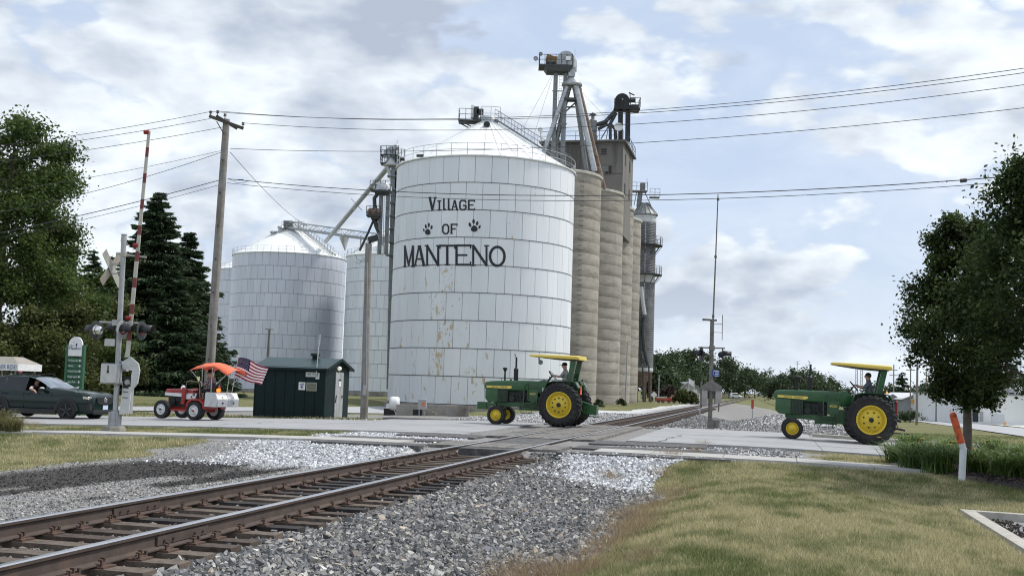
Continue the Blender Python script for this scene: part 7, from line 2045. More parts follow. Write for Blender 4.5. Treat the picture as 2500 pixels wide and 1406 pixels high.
def spruce(label, base, h, wid, seed, needles=26000, group='spruce trees left of the bins', lm=LM_SPRUCE, name='spruce_tree', ns=.5, lay=None):
    rng = np.random.default_rng(seed); root = thing(name, label, 'tree', tuple(base), 0, group)
    b = MB(); b.tube([(0, 0, -.1), (0, 0, h * .3), (0, 0, h * .7), (0, 0, h * .99)], [h * .018, h * .014, h * .007, .02], 8)
    parts = []; nl = lay or int(h * 3.6); per = max(6, needles // (nl * 9))
    for i in range(nl):
        f = min(.99, .05 + .94 * (i + rng.uniform(-.6, .9)) / nl); f = max(.04, f); w = wid * (1 - f) ** .80 * rng.uniform(.70, 1.12) + .12; nb = int(6 + 5 * (1 - f))
        for k in range(nb):
            a = 2 * PI * (k + rng.uniform(-.3, .3)) / nb + i * .7; L_ = w * rng.uniform(.72, 1.16); rise = rng.uniform(.02, .22) * (1 if f > .5 else .6)
            s = np.linspace(0, 1, 6); d = np.array([math.cos(a), math.sin(a)])
            pz = h * f + rng.normal(0, .22) + L_ * (rise * s - .38 * s * (1 - .55 * s)); px = d[0] * L_ * s; py = d[1] * L_ * s
            b.tube([(px[j], py[j], pz[j]) for j in (0, 2, 5)], [.035, .025, .01], 4)
            n = int(per * (.5 + L_ / wid) * 1.5); q = rng.random(n) ** .7; hang = np.abs(rng.normal(0, .13, n)) * (.5 + (1 - f)) * min(1.4, L_ * .5)
            sd = rng.normal(0, .17 * L_, n) * (1 - q * .55)
            C = np.stack([d[0] * L_ * q - d[1] * sd, d[1] * L_ * q + d[0] * sd, np.interp(q, s, pz) - hang], 1)
            t = np.stack([d[0] + rng.normal(0, .35, n), d[1] + rng.normal(0, .35, n), rng.normal(-.25, .3, n)], 1); t /= np.linalg.norm(t, axis=1)[:, None]
            e = np.cross(t, rng.normal(size=(n, 3))); e /= np.linalg.norm(e, axis=1)[:, None]; ln = (ns * rng.uniform(.5, 1.2, n))[:, None]
            V = np.stack([C - t * ln * .4, C + e * ln * .14, C + t * ln * .6, C - e * ln * .14], 1).reshape(-1, 3)
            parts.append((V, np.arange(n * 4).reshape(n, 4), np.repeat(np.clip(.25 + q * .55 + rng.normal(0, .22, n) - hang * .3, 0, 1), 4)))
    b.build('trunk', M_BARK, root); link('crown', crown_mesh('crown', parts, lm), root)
    return root
def gp(px, Y, z=None):
    p = at(px, 950, Y); return Vector((p.x, p.y, gh(p.x, p.y) if z is None else z))
def zat(px, py, Y): return at(px, py, Y).z
def trees():
    # big locust at the left edge
    p = gp(-25, 62); h = zat(30, 275, 62) - p.z
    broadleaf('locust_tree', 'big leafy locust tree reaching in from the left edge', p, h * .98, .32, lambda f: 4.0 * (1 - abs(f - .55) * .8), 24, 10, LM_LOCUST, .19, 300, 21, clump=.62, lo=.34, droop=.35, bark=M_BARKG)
    # trees and bushes below it
    for i, (px, Y, top, w, per, n1, s, lab) in enumerate(((60, 66, 640, 3.6, 230, 10, 31, 'tangled bushy tree under the locust, left of the town sign'), (165, 70, 590, 3.6, 230, 11, 33, 'rounded bushy tree right of the locust, above the town sign'), (15, 58, 760, 3.0, 230, 9, 35, 'low yellow green bush behind the car roof at the left edge'), (120, 60, 760, 2.6, 230, 9, 37, 'low bush between the car and the town sign'), (225, 76, 700, 2.8, 220, 9, 39, 'dark bush behind the crossing signal'))):
        q = gp(px, Y); hh = zat(px, top, Y) - q.z
        broadleaf('bush' if top > 650 else 'understorey_tree', lab, q, hh * .95, .14, lambda f, w=w: w * (1.05 - .55 * f), n1, 7, LM_BUSH if i != 1 else LM_LOCUST, .20, per, s, clump=.55, lo=.08, droop=.1, group='bushes and trees on the left')
    # spruces
    for (px, Y, top, wid, s, n, lab) in ((358, 100, 468, 7.8, 41, 100000, 'tallest dark spruce, behind the raised gate arm'), (444, 104, 562, 5.2, 43, 52000, 'shorter dark spruce between the tallest spruce and the utility pole'), (208, 108, 612, 4.0, 45, 22000, 'small dark spruce left of the crossing signal'), (282, 106, 622, 5.6, 47, 36000, 'dark spruce half hidden behind the crossing signal mast'), (408, 98, 650, 5.4, 49, 34000, 'low dark spruce in front, its trunk showing above the red tractor')):
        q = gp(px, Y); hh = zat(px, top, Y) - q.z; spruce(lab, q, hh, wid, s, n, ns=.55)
    # ornamental pears at the right
    p = gp(2362, 24.6); h = zat(2330, 512, 24.6) - p.z
    broadleaf('pear_tree', 'dark leafy pear tree behind the bent bollard', p, h, .095, lambda f: 1.26 * max(.16, 1 - abs(f - .44) * 1.45) if f > .36 else .62, 36, 10, LM_PEAR, .085, 150, 51, clump=.19, lo=.25, bark=M_BARKG, group='pear trees at the right', flat=.9)
    p = gp(2548, 22.0); h = zat(2548, 415, 22) - p.z
    broadleaf('pear_tree', 'taller dark pear tree reaching in from the right edge', p, h, .13, lambda f: 1.6 * max(.25, 1 - abs(f - .46) * 1.1), 34, 10, LM_PEAR, .085, 170, 53, clump=.26, lo=.32, bark=M_BARKG, group='pear trees at the right', flat=.9)
    # far trees along the line
    far = [(1592, 215, 868, 4.0, 61), (1625, 240, 880, 4.0, 62), (1612, 190, 925, 3.6, 63), (1660, 250, 868, 4.6, 64), (1690, 265, 935, 4.0, 65), (1722, 300, 885, 5.0, 66), (1752, 290, 872, 5.6, 67), (1790, 320, 888, 5.2, 68), (1818, 360, 902, 5.4, 69), (1843, 400, 912, 6.2, 70), (1866, 480, 925, 7.0, 71), (1882, 560, 940, 7.0, 72), (1780, 330, 930, 5.0, 73),
           (1918, 330, 914, 5.2, 74), (1950, 320, 908, 6.0, 75), (1985, 330, 910, 6.2, 76), (2012, 350, 922, 5.6, 77), (1903, 420, 935, 6, 78), (2045, 360, 950, 5, 79)]
    names = ['far tree behind the dryer tower', 'far tree just right of the dryer tower', 'low far tree by the red truck', 'open crowned far tree with forked trunk', 'far tree left of the small house', 'far tree left of the right signal mast', 'large far tree behind the right signal mast', 'far tree right of the signal lamps', 'far tree midway along the left of the line', 'far tree towards the end of the left row', 'second last far tree where the rails vanish', 'last far tree where the rails vanish', 'low far tree above the parked white van',
             'far tree behind the right tractor hood', 'far tree behind the right tractor muffler', 'far tree behind the right tractor exhaust pipe', 'far tree left of the right driver', 'distant tree right of the vanishing rails', 'low far tree behind the right steering wheel']
    for (px, Y, top, w, s), nm in zip(far, names):
        q = gp(px, Y); hh = max(3.0, zat(px, top, Y) - q.z - (1.3 if px > 1700 else 0))
        broadleaf('broadleaf_tree', nm + ', dark green', q, hh * .97, .22, lambda f, w=w: w * (1.0 - .62 * abs(f - .4)), 13, 4, LM_FAR, .62, 60, s, clump=1.15, lo=.22 if s != 64 else .4, group='far trees along the railway', flat=.8)
    for (px, Y, top, w, s, lab) in ((2202, 260, 905, 3.6, 81, 'pointed conifer behind the grey roofed house'), (2330, 230, 905, 4.5, 83, 'dark conifer beyond the pear tree trunk'), (2300, 240, 940, 3.2, 85, 'small conifer left of the pear tree trunk')):
        q = gp(px, Y); spruce(lab, q, zat(px, top, Y) - q.z, w, s, 5000, group='conifers behind the houses', ns=.9, lay=16)
    for (px, Y, top, w, s, lab) in ((2160, 300, 955, 5, 87, 'green tree behind the right tractor fender'), (2265, 290, 950, 5, 88, 'low tree right of the house gable'), (2420, 280, 930, 6, 89, 'tree above the white building roof'), (2480, 270, 915, 6.5, 90, 'dark tree above the roof frame at the right edge'), (2370, 300, 925, 6, 91, 'tree behind the pear crown over the white building')):
        q = gp(px, Y); hh = max(4, zat(px, top, Y) - q.z)
        broadleaf('broadleaf_tree', lab, q, hh, .25, lambda f, w=w: w * (1.0 - .6 * abs(f - .4)), 12, 4, LM_FAR, .65, 60, s, clump=1.3, lo=.15, group='trees behind the houses', flat=.8)
    for i, (px, lab) in enumerate(((1660, 'leftmost of three small round shrubs by the far lot'), (1674, 'middle of three small round shrubs by the far lot'), (1690, 'rightmost of three small round shrubs by the far lot'))):
        q = gp(px, 150); broadleaf('shrub', lab, q, 1.75, .06, lambda f: .85 * (1.1 - f), 10, 4, LM_BUSH, .22, 60, 95 + i, clump=.28, lo=.05, group='shrubs by the far lot', cat='shrub')
    q = gp(1630, 175); broadleaf('shrub', 'reddish brown leaved bush behind the red truck', q, 2.2, .06, lambda f: 2.2 * (1.1 - f), 12, 4, leaf_mat('leaf_red', (.03, .025, .022), (.085, .06, .055)), .3, 60, 99, clump=.5, lo=.05, cat='shrub')
    q = gp(2210, 205); broadleaf('shrub', 'low hedge in front of the grey roofed house', q, 1.3, .06, lambda f: 2.4 * (1.1 - f), 12, 4, LM_FAR, .3, 60, 101, clump=.5, lo=.05, cat='shrub')
    # ground weeds at silo feet
    for i, (px, Y, hgt, lab) in enumerate(((1463, 106, .75, 'small bushy weed at the foot of the nearest concrete silo'), (1518, 118, .8, 'upright weed at the foot of the second concrete silo'))):
        q = gp(px, Y); broadleaf('weed', lab, q, hgt, .02, lambda f: .45 * (1.1 - f), 8, 3, LM_FAR, .16, 40, 105 + i, clump=.16, lo=.05, cat='weed')
trees()

def blades_plant(name, label, base, n, h, spread, w, lm, seed, group, droop=1.0, cat='plant', flowers=0, wild=.3):
    """clump of arching strap leaves"""
    rng = np.random.default_rng(seed); root = thing(name, label, cat, tuple(base), 0, group)
    Vs, Fs, Cs, off = [], [], [], 0; S = 5
    for i in range(n):
        a = rng.uniform(0, 2 * PI); out = spread * rng.uniform(.25, 1.1); hh = h * rng.uniform(.6, 1.1); b0 = rng.normal(0, spread * .16, 2)
        s = np.linspace(0, 1, S + 1); d = np.array([math.cos(a), math.sin(a)]); nrm = np.array([-d[1], d[0]])
        r_ = out * s ** 1.4; z = hh * (1.9 * s - droop * 1.15 * s ** 2.2); ww = w * (1 - s ** 2.5 * .95) * rng.uniform(.7, 1.2)
        C = np.stack([b0[0] + d[0] * r_, b0[1] + d[1] * r_, z], 1); sd = np.stack([nrm[0] * ww, nrm[1] * ww, ww * 0], 1)
        V = np.empty((2 * (S + 1), 3)); V[0::2] = C - sd; V[1::2] = C + sd
        Vs.append(V); Fs.append(np.array([(2 * k, 2 * k + 1, 2 * k + 3, 2 * k + 2) for k in range(S)]) + off); off += len(V)
        t = np.clip(rng.random() * .7 + s * wild, 0, 1); Cs.append(np.repeat(t, 2))
    V = np.concatenate(Vs); c = np.concatenate(Cs)
    link('leaf_clump', np_mesh('leaf_clump', V, np.concatenate(Fs), lm, True, np.stack([c, c, c], 1)), root)
    M_FL = mat('lily_petal', (.75, .36, .02), .5, var=.1, scale=8)
    for i in range(flowers):
        a = rng.uniform(PI, 2 * PI); p = Vector((math.cos(a) * spread * .6, math.sin(a) * spread * .6, h * rng.uniform(.75, 1.05))); b = MB(); b.tube([(0, 0, .1), p * .6 + Vector((0, 0, p.z * .25)), p], .006, 4)
        b.build('flower_stem', mat('lily_stem', (.06, .10, .03), .7), root); b = MB()
        for k in range(6):
            t = 2 * PI * k / 6; d = Vector((math.cos(t), math.sin(t), .35)); e = Vector((-math.sin(t), math.cos(t), 0)) * .022
            b.add([p, p + d * .045 + e, p + d * .085 + Vector((0, 0, -.01)), p + d * .045 - e], [(0, 1, 2, 3)], True)
        b.build('flower', M_FL, root, fix=False)
    return root
def flower_bed():
    sp = [(2192, 1150, .62, 1, 'leftmost daylily clump at the front of the bed'), (2232, 1166, .7, 2, 'second daylily clump, with orange blooms, at the front of the bed'), (2292, 1176, .72, 0, 'daylily clump just left of the bent bollard'), (2388, 1178, .70, 0, 'daylily clump just right of the bent bollard'), (2455, 1186, .70, 1, 'daylily clump at the front right of the bed'), (2520, 1190, .7, 0, 'daylily clump cut by the right edge of the view'),
          (2228, 1130, .76, 0, 'daylily clump at the back left, before the road'), (2322, 1138, .74, 1, 'daylily clump at the back, behind the bollard'), (2420, 1142, .80, 1, 'tall daylily clump at the back right of the bed'), (2480, 1150, .72, 0, 'daylily clump at the back, nearest the right edge'), (2270, 1150, .66, 2, 'middle daylily clump with orange blooms'), (2362, 1155, .64, 2, 'low daylily clump behind the bollard foot')]
    for i, (px, py, h, fl, lab) in enumerate(sp):
        P = gz(px, py, -.33); P.z = gh(P.x, P.y) + .04
        blades_plant('daylily', lab, P, 280, h * .92, .85, .011, LM_LILY, 200 + i, 'daylilies in the mulch bed', flowers=fl)
    for i, (px, py, lab) in enumerate(((8, 1042, 'tall wispy ornamental grass at the left edge before the car'), (32, 1045, 'smaller tuft of ornamental grass right of the tall one'))):
        P = gz(px, py, -.12); P.z = gh(P.x, P.y)
        blades_plant('ornamental_grass', lab, P, 420, .62 - .18 * i, .55, .006, LM_REED, 230 + i, 'ornamental grass at the left edge', droop=.8, wild=.5)
flower_bed()
# ------------------------------------------------------------------ people
def checker_mat(name, c1, c2, c3, scale):
    m = bpy.data.materials.new(name); nt, b = nodes_of(m); N, L = nt.nodes.new, nt.links.new
    tc = N('ShaderNodeTexCoord'); b.inputs['Roughness'].default_value = .85
    fs = []
    for ax in ('Y', 'Z'):
        w = N('ShaderNodeTexWave'); w.bands_direction = ax; w.inputs['Scale'].default_value = scale; L(tc.outputs['Object'], w.inputs[0])
        r = N('ShaderNodeMath'); r.operation = 'GREATER_THAN'; L(w.outputs['Fac'], r.inputs[0]); r.inputs[1].default_value = .55; fs.append(r.outputs[0])
    def mix(f, a, c):
        x = N('ShaderNodeMix'); x.data_type = 'RGBA'; L(f, x.inputs[0])
        for s, k in ((a, 6), (c, 7)):
            if isinstance(s, tuple): x.inputs[k].default_value = (*s, 1)
            else: L(s, x.inputs[k])
        return x.outputs[2]
    L(mix(fs[0], mix(fs[1], c1, c2), mix(fs[1], c2, c3)), b.inputs['Base Color'])
    return m
M_SKIN = mat('skin', (.48, .29, .21), .55, var=.08, scale=20)
M_HAIR = mat('hair_dark', (.02, .016, .013), .6)
M_JEANS = mat('denim', (.035, .045, .085), .85, var=.2, scale=12)
M_BLKC = mat('black_cloth', (.014, .014, .016), .85)
M_SHOE = mat('shoe', (.03, .024, .02), .7)
def person(label, loc, rz, J, mats, group=None, scale=1.0, extras=None, ry=0.0):
    """J: dict joint -> (x, y, z, radius); bones join them; mats: bone tag -> material"""
    root = thing('person', label, 'person', loc, rz, group); root.rotation_euler = (0, ry, rz)
    bones = [('pelvis', 'belly', 'shirt'), ('belly', 'chest', 'shirt'), ('chest', 'neck', 'skin'), ('neck', 'head', 'skin'), ('head', 'crown', 'skin'), ('head', 'nose', 'skin')]
    for s in 'lr':
        bones += [('chest', 'sh' + s, 'shirt'), ('sh' + s, 'el' + s, 'sleeve'), ('el' + s, 'wr' + s, 'forearm'), ('wr' + s, 'pa' + s, 'skin'), ('pelvis', 'hi' + s, 'trouser'), ('hi' + s, 'kn' + s, 'trouser'), ('kn' + s, 'an' + s, 'shin'), ('an' + s, 'to' + s, 'shoe'), ('head', 'ea' + s, 'skin')]
    J = dict(J)
    hx, hy, hz, _ = J['head']; fx, fy = J.get('face', (1, 0))
    J.setdefault('nose', (hx + fx * .115, hy + fy * .115, hz - .01, .014))
    for s, sg in (('l', 1), ('r', -1)): J.setdefault('ea' + s, (hx - fy * sg * .092, hy + fx * sg * .092, hz - .005, .018))
    for s in 'lr':
        w, p = Vector(J['wr' + s][:3]), Vector(J['pa' + s][:3]); d = (p - w).normalized(); up = Vector((0, 0, 1)); side = d.cross(up)
        side = side.normalized() if side.length > .1 else Vector((0, 1, 0)); nn = side.cross(d)
        for k, (o, l) in enumerate(((-.033, .060), (-.011, .072), (.012, .068), (.033, .052))):
            a = p + side * o + d * .025; m_ = a + d * l * .55 - nn * .012; e = m_ + d * l * .25 - nn * .035
            J['f%s%da' % (s, k)] = (*a, .0095); J['f%s%db' % (s, k)] = (*m_, .0085); J['f%s%dc' % (s, k)] = (*e, .007)
            bones += [('pa' + s, 'f%s%da' % (s, k), 'skin'), ('f%s%da' % (s, k), 'f%s%db' % (s, k), 'skin'), ('f%s%db' % (s, k), 'f%s%dc' % (s, k), 'skin')]
        t = w.lerp(p, .55) + side * (-.045); e = t + d * .04 - side * .018 - nn * .015
        J['t%sa' % s] = (*t, .011); J['t%sb' % s] = (*e, .008); bones += [('pa' + s, 't%sa' % s, 'skin'), ('t%sa' % s, 't%sb' % s, 'skin')]
    names = [k for k in J if k != 'face']; idx = {k: i for i, k in enumerate(names)}
    me = bpy.data.meshes.new('body'); me.from_pydata([J[k][:3] for k in names], [(idx[a], idx[c]) for a, c, _ in bones], [])
    o = bpy.data.objects.new('body', me)
    o.modifiers.new('skin', 'SKIN'); sv = me.skin_vertices[0].data if me.skin_vertices else None
    if sv is None:
        bm = bmesh.new(); bm.from_mesh(me); bm.verts.layers.skin.verify(); bm.to_mesh(me); bm.free(); sv = me.skin_vertices[0].data
    for k in names: sv[idx[k]].radius = (J[k][3], J[k][3]); sv[idx[k]].use_root = (k == 'pelvis')
    sd_ = o.modifiers.new('sub', 'SUBSURF'); sd_.levels = 1; sd_.render_levels = 1
    nm = evaluated(o)
    bpy.data.objects.remove(o)
    tags = ['skin', 'shirt', 'sleeve', 'forearm', 'trouser', 'shin', 'shoe']; nm.materials.clear()
    for t in tags: nm.materials.append(mats.get(t, M_SKIN))
    A = np.array([J[a][:3] for a, c, _ in bones]); B = np.array([J[c][:3] for a, c, _ in bones]); tg = [tags.index(t) for _, _, t in bones]
    rad = np.array([max(J[a][3], J[c][3]) for a, c, _ in bones])
    for f in nm.polygons:
        p = np.array(f.center); d = B - A; t = np.clip(((p - A) * d).sum(1) / np.maximum((d * d).sum(1), 1e-9), 0, 1)
        dist = np.linalg.norm(p - (A + d * t[:, None]), axis=1) - rad * .6; f.material_index = tg[int(np.argmin(dist))]; f.use_smooth = True
    link('body', nm, root)
    hv = Vector((hx, hy, hz)); fv = Vector((fx, fy, 0)); sv_ = Vector((-fy, fx, 0))
    for sg in (1, -1): b = MB(); b.ball(tuple(hv + fv * .088 + sv_ * (.034 * sg) + Vector((0, 0, .022))), .012, 8, 6); b.build('eye', M_HAIR, root)
    if extras: extras(root, hv, fv, sv_)
    return root
def seat_pose(hands, lean=.0, knees=(.40, .02), shin=(.50, -.38), face=(1, 0), h=1.0):
    J = {'pelvis': (0, 0, 0, .150), 'belly': (.02 + lean * .3, 0, .18, .140), 'chest': (.01 + lean * .7, 0, .37, .150), 'neck': (.03 + lean, 0, .52, .058), 'head': (.06 + lean, 0, .635, .090), 'crown': (.05 + lean, 0, .70, .082), 'face': face}
    for s, y in (('l', 1), ('r', -1)):
        J['sh' + s] = (.01 + lean * .8, y * .19, .44, .070); hx, hy, hz = hands[0 if s == 'l' else 1]
        J['el' + s] = ((.01 + hx) * .5 - .04, y * .24, (.44 + hz) * .5 - .12, .050); J['wr' + s] = (hx - .08, hy + y * .01, hz - .03, .032); J['pa' + s] = (hx - .01, hy, hz, .034)
        J['hi' + s] = (.05, y * .10, -.02, .10); J['kn' + s] = (knees[0], y * .17, knees[1], .075); J['an' + s] = (shin[0], y * .17, shin[1], .048); J['to' + s] = (shin[0] + .15, y * .18, shin[1] - .05, .040)
    return J
def cap(root, h, f, s):
    b = MB(); M = Matrix(((f.x, s.x, 0, h.x), (f.y, s.y, 0, h.y), (0, 0, 1, h.z + .035), (0, 0, 0, 1))); b.X = M
    b.lathe([(.102, 0), (.104, .03), (.092, .075), (.06, .10), (.005, .108)], 16); b.prism([(.06, -.085), (.13, -.07), (.185, -.03), (.195, 0), (.185, .03), (.13, .07), (.06, .085)], .0, .014, axis='Z'); b.X = None; b.build('cap', M_BLKC, root)
def hair(root, h, f, s):
    b = MB(); b.ball(tuple(h - f * .018 + Vector((0, 0, .035))), .103, 14, 10, (1, 1, .95)); b.build('hair', M_HAIR, root)
def brim_hat(root, h, f, s):
    b = MB(); b.lathe([(.20, .055), (.205, .065), (.12, .06), (.105, .07), (.10, .15), (.07, .185), (.005, .18)], 20, tuple(h)); b.build('brimmed_hat', M_BLKC, root)
    b = MB(); b.box(tuple(h + f * .10 + Vector((0, 0, .02))), (.02, .15, .035), rz=math.atan2(f.y, f.x)); b.build('sunglasses', M_BLACK, root)
def on_tractor(tr, p): return tuple(tr.location + Matrix.Rotation(tr.rotation_euler.z, 3, 'Z') @ (Matrix.Rotation(tr.rotation_euler.y, 3, 'Y') @ Vector(p)))
PLAID1 = checker_mat('plaid_pale', (.10, .10, .11), (.42, .40, .38), (.58, .55, .52), 14)
PLAID2 = checker_mat('plaid_dark', (.05, .03, .05), (.22, .17, .20), (.46, .42, .44), 11)
M_TEE = mat('grey_shirt', (.11, .125, .15), .85, var=.1, scale=10)
person('man in black cap and plaid shirt driving the tractor with the front weight', on_tractor(TR1, (-.02, 0, 1.53)), TR1.rotation_euler.z, seat_pose([(.44, .13, .30), (.44, -.13, .30)], .02), {'shirt': PLAID1, 'sleeve': PLAID1, 'forearm': M_SKIN, 'trouser': M_JEANS, 'shin': M_JEANS, 'shoe': M_SHOE}, 'tractor drivers', extras=cap, ry=TR1.rotation_euler.y)
person('bareheaded man in grey shirt driving the tractor on the right', on_tractor(TR2, (-.02, 0, 1.53)), TR2.rotation_euler.z, seat_pose([(.47, .14, .34), (.46, -.12, .32)], .04), {'shirt': M_TEE, 'sleeve': M_TEE, 'forearm': M_SKIN, 'trouser': M_JEANS, 'shin': M_JEANS, 'shoe': M_SHOE}, 'tractor drivers', extras=hair, ry=TR2.rotation_euler.y)
person('person in dark brimmed hat and plaid shirt driving the little red tractor', on_tractor(RED, (-.24, 0, 1.03)), RED.rotation_euler.z, seat_pose([(.36, .15, .26), (.34, -.12, .25)], .05, knees=(.40, .05), shin=(.46, -.30)), {'shirt': PLAID2, 'sleeve': PLAID2, 'forearm': PLAID2, 'trouser': M_BLKC, 'shin': M_BLKC, 'shoe': M_SHOE}, 'tractor drivers', extras=brim_hat)
def car_people():
    for nm, y, lab, hands in (('p', -.42, 'passenger resting a bare elbow on the open window of the dark green car', None), ):
        J = seat_pose([(.40, .2, .2), (.30, -.45, .36)], -.05, knees=(.42, .05), shin=(.55, -.25))
        J['elr'] = (.12, -.56, .38, .05); J['wrr'] = (.30, -.62, .34, .034); J['par'] = (.36, -.62, .30, .036)
        person(lab, on_tractor(CAR, (-1.62, y, .72)), CAR.rotation_euler.z, J, {'shirt': M_BLKC, 'sleeve': mat('pale_sleeve', (.55, .50, .46), .8), 'forearm': M_SKIN, 'trouser': M_JEANS, 'shin': M_JEANS, 'shoe': M_SHOE}, extras=hair)
car_people()

# ------------------------------------------------------------------ far background
def hit(px, py, zoff=0.0):
    """point of the ground seen at a photograph position"""
    d = ray(px, py); ts = 10 * 1.004 ** np.arange(1250)
    x, y, z = d.x * ts, d.y * ts, EYE + d.z * ts
    k = np.nonzero(z < ground_h(x, y) + zoff)[0]
    if len(k) == 0: return CPOS + d * 1400
    k = k[0]; ts = np.linspace(ts[max(0, k - 1)], ts[k], 24); x, y, z = d.x * ts, d.y * ts, EYE + d.z * ts
    k = np.nonzero(z < ground_h(x, y) + zoff)[0][0]
    return CPOS + d * float(ts[k])
def walker():
    P = hit(2229, 1029)
    s = P.y / FPX * 22 / 1.75
    J = {'pelvis': (0, 0, .95, .135), 'belly': (0, 0, 1.12, .13), 'chest': (0, 0, 1.32, .145), 'neck': (0, 0, 1.47, .056), 'head': (.02, 0, 1.60, .088), 'crown': (.01, 0, 1.67, .08), 'face': (1, 0)}
    for k, y in (('l', 1), ('r', -1)):
        J['sh' + k] = (0, y * .19, 1.40, .065); J['el' + k] = (-.05 * y, y * .27, 1.13, .046); J['wr' + k] = (.10 * -y, y * .29, .90, .032); J['pa' + k] = (.13 * -y, y * .29, .83, .034)
        J['hi' + k] = (0, y * .10, .90, .095); J['kn' + k] = (.12 * y, y * .10, .50, .065); J['an' + k] = (.06 * y, y * .10, .09, .045); J['to' + k] = (.06 * y + .14, y * .11, .05, .04)
    r = person('small distant walker in black shirt and shorts on the far street', (P.x, P.y, gh(P.x, P.y)), R(-120), J, {'shirt': M_BLKC, 'sleeve': M_BLKC, 'forearm': M_SKIN, 'trouser': M_BLKC, 'shin': M_SKIN, 'shoe': M_SHOE}, extras=hair)
    r.scale = (max(.8, min(1.15, s)),) * 3
walker()
M_STREET = mat('street_grey', (.36, .365, .38), .9, var=.08, scale=.3)
M_STREETL = mat('street_pale', (.55, .54, .50), .9, var=.08, scale=.3)
def strip(name, m, near, far, zoff=.03, n=10, lab=None):
    b = MB(); V = []
    def along(pts, t):
        f = t * (len(pts) - 1); i = min(int(f), len(pts) - 2); a, c = pts[i], pts[i + 1]; q = f - i; return (a[0] + (c[0] - a[0]) * q, a[1] + (c[1] - a[1]) * q)
    for i in range(n + 1):
        a = hit(*along(near, i / n)); c = hit(*along(far, i / n))
        for k in range(5): p = a.lerp(c, k / 4); V.append((p.x, p.y, gh(p.x, p.y) + zoff))
    F = [(i * 5 + k, i * 5 + k + 1, i * 5 + 6 + k, i * 5 + 5 + k) for i in range(n) for k in range(4)]
    b.add(V, F, True); return tag(b.build(name, m), kind='structure')
strip('street', M_STREET, [(2640, 1090), (2500, 1067), (2362, 1046), (2260, 1032), (2190, 1022)], [(2640, 1062), (2500, 1046), (2362, 1033), (2260, 1022), (2190, 1013)], .06)
strip('far_pavement', M_STREETL, [(2640, 1061), (2500, 1044), (2362, 1031), (2260, 1019), (2180, 1010)], [(2640, 1054), (2500, 1037), (2362, 1025), (2260, 1009), (2180, 1003)], .07)
strip('yellow_kerb_line', mat('kerb_yellow', (.70, .58, .16), .8), [(2320, 1030), (2250, 1020.5), (2195, 1013)], [(2320, 1028.6), (2250, 1019), (2195, 1011.8)], .13)
strip('side_street', M_STREET, [(230, 1003), (420, 1005), (626, 1005)], [(230, 992), (420, 994), (626, 995)], .04)
strip('side_street', M_STREET, [(848, 1009), (950, 1010)], [(848, 994), (950, 992)], .04)
strip('far_lane', M_STREETL, [(300, 948), (460, 949), (640, 951)], [(300, 943.5), (460, 944), (640, 946)], .1)
strip('far_lot', M_STREETL, [(1622, 981), (1660, 977), (1710, 975)], [(1622, 976), (1660, 972.5), (1710, 970)], .08)
def box_building(name, label, px0, px1, ytop, ybot, Y, depth, wallm, roofm, ridge=None, group=None, cat='building'):
    a, c = at(px0, ybot, Y), at(px1, ybot, Y); zt = at((px0 + px1) / 2, ytop, Y).z; zb = min(gh(a.x, a.y), gh(c.x, c.y)) - .5
    root = thing(name, label, cat, (a.x, Y, zb), 0, group); w = c.x - a.x; h = zt - zb
    b = MB(); b.box((w / 2, depth / 2, h / 2), (w, depth, h))
    if ridge:
        zr = at((px0 + px1) / 2, ridge, Y).z - zb; b.add([(0, 0, h - .01), (w, 0, h - .01), (w / 2, 0, zr), (0, depth, h - .01), (w, depth, h - .01), (w / 2, depth, zr)], [(0, 1, 2), (5, 4, 3)], False)
    b.build('wall', wallm, root)
    if ridge:
        for s in (0, 1):
            r = MB(); x0, z0 = ((-.5, h - .25) if s == 0 else (w + .5, h - .25)); x1, z1 = w / 2, zr + .12
            r.add([(x0, -.5, z0), (x0, depth + .5, z0), (x1, depth + .5, z1), (x1, -.5, z1), (x0, -.5, z0 - .15), (x0, depth + .5, z0 - .15), (x1, depth + .5, z1 - .15), (x1, -.5, z1 - .15)], [(0, 1, 2, 3), (7, 6, 5, 4), (0, 4, 5, 1), (3, 2, 6, 7), (0, 3, 7, 4), (1, 5, 6, 2)], False); r.build('roof_slope', roofm, root)
    else: r = MB(); r.box((w / 2, depth / 2, h + .1), (w + .4, depth + .4, .2)); r.build('roof', roofm, root)
    def part(nm, p0, p1, y0, y1, m, off=-.06):
        q0, q1 = at(p0, y1, Y), at(p1, y0, Y); b = MB(); b.box(((q0.x + q1.x) / 2 - a.x, off, (q0.z + q1.z) / 2 - zb), (q1.x - q0.x, .1, q1.z - q0.z)); return b.build(nm, m, root)
    return root, part
M_WALLW = mat('wall_white', (.78, .79, .80), .8, var=.03, scale=.3)
M_WALLG = mat('wall_grey', (.30, .31, .33), .8, var=.06, scale=.5)
M_ROOFL = mat('roof_light', (.66, .67, .69), .7, var=.05, scale=.5)
M_ROOFG = mat('roof_grey', (.26, .27, .29), .8, var=.08, scale=.5)
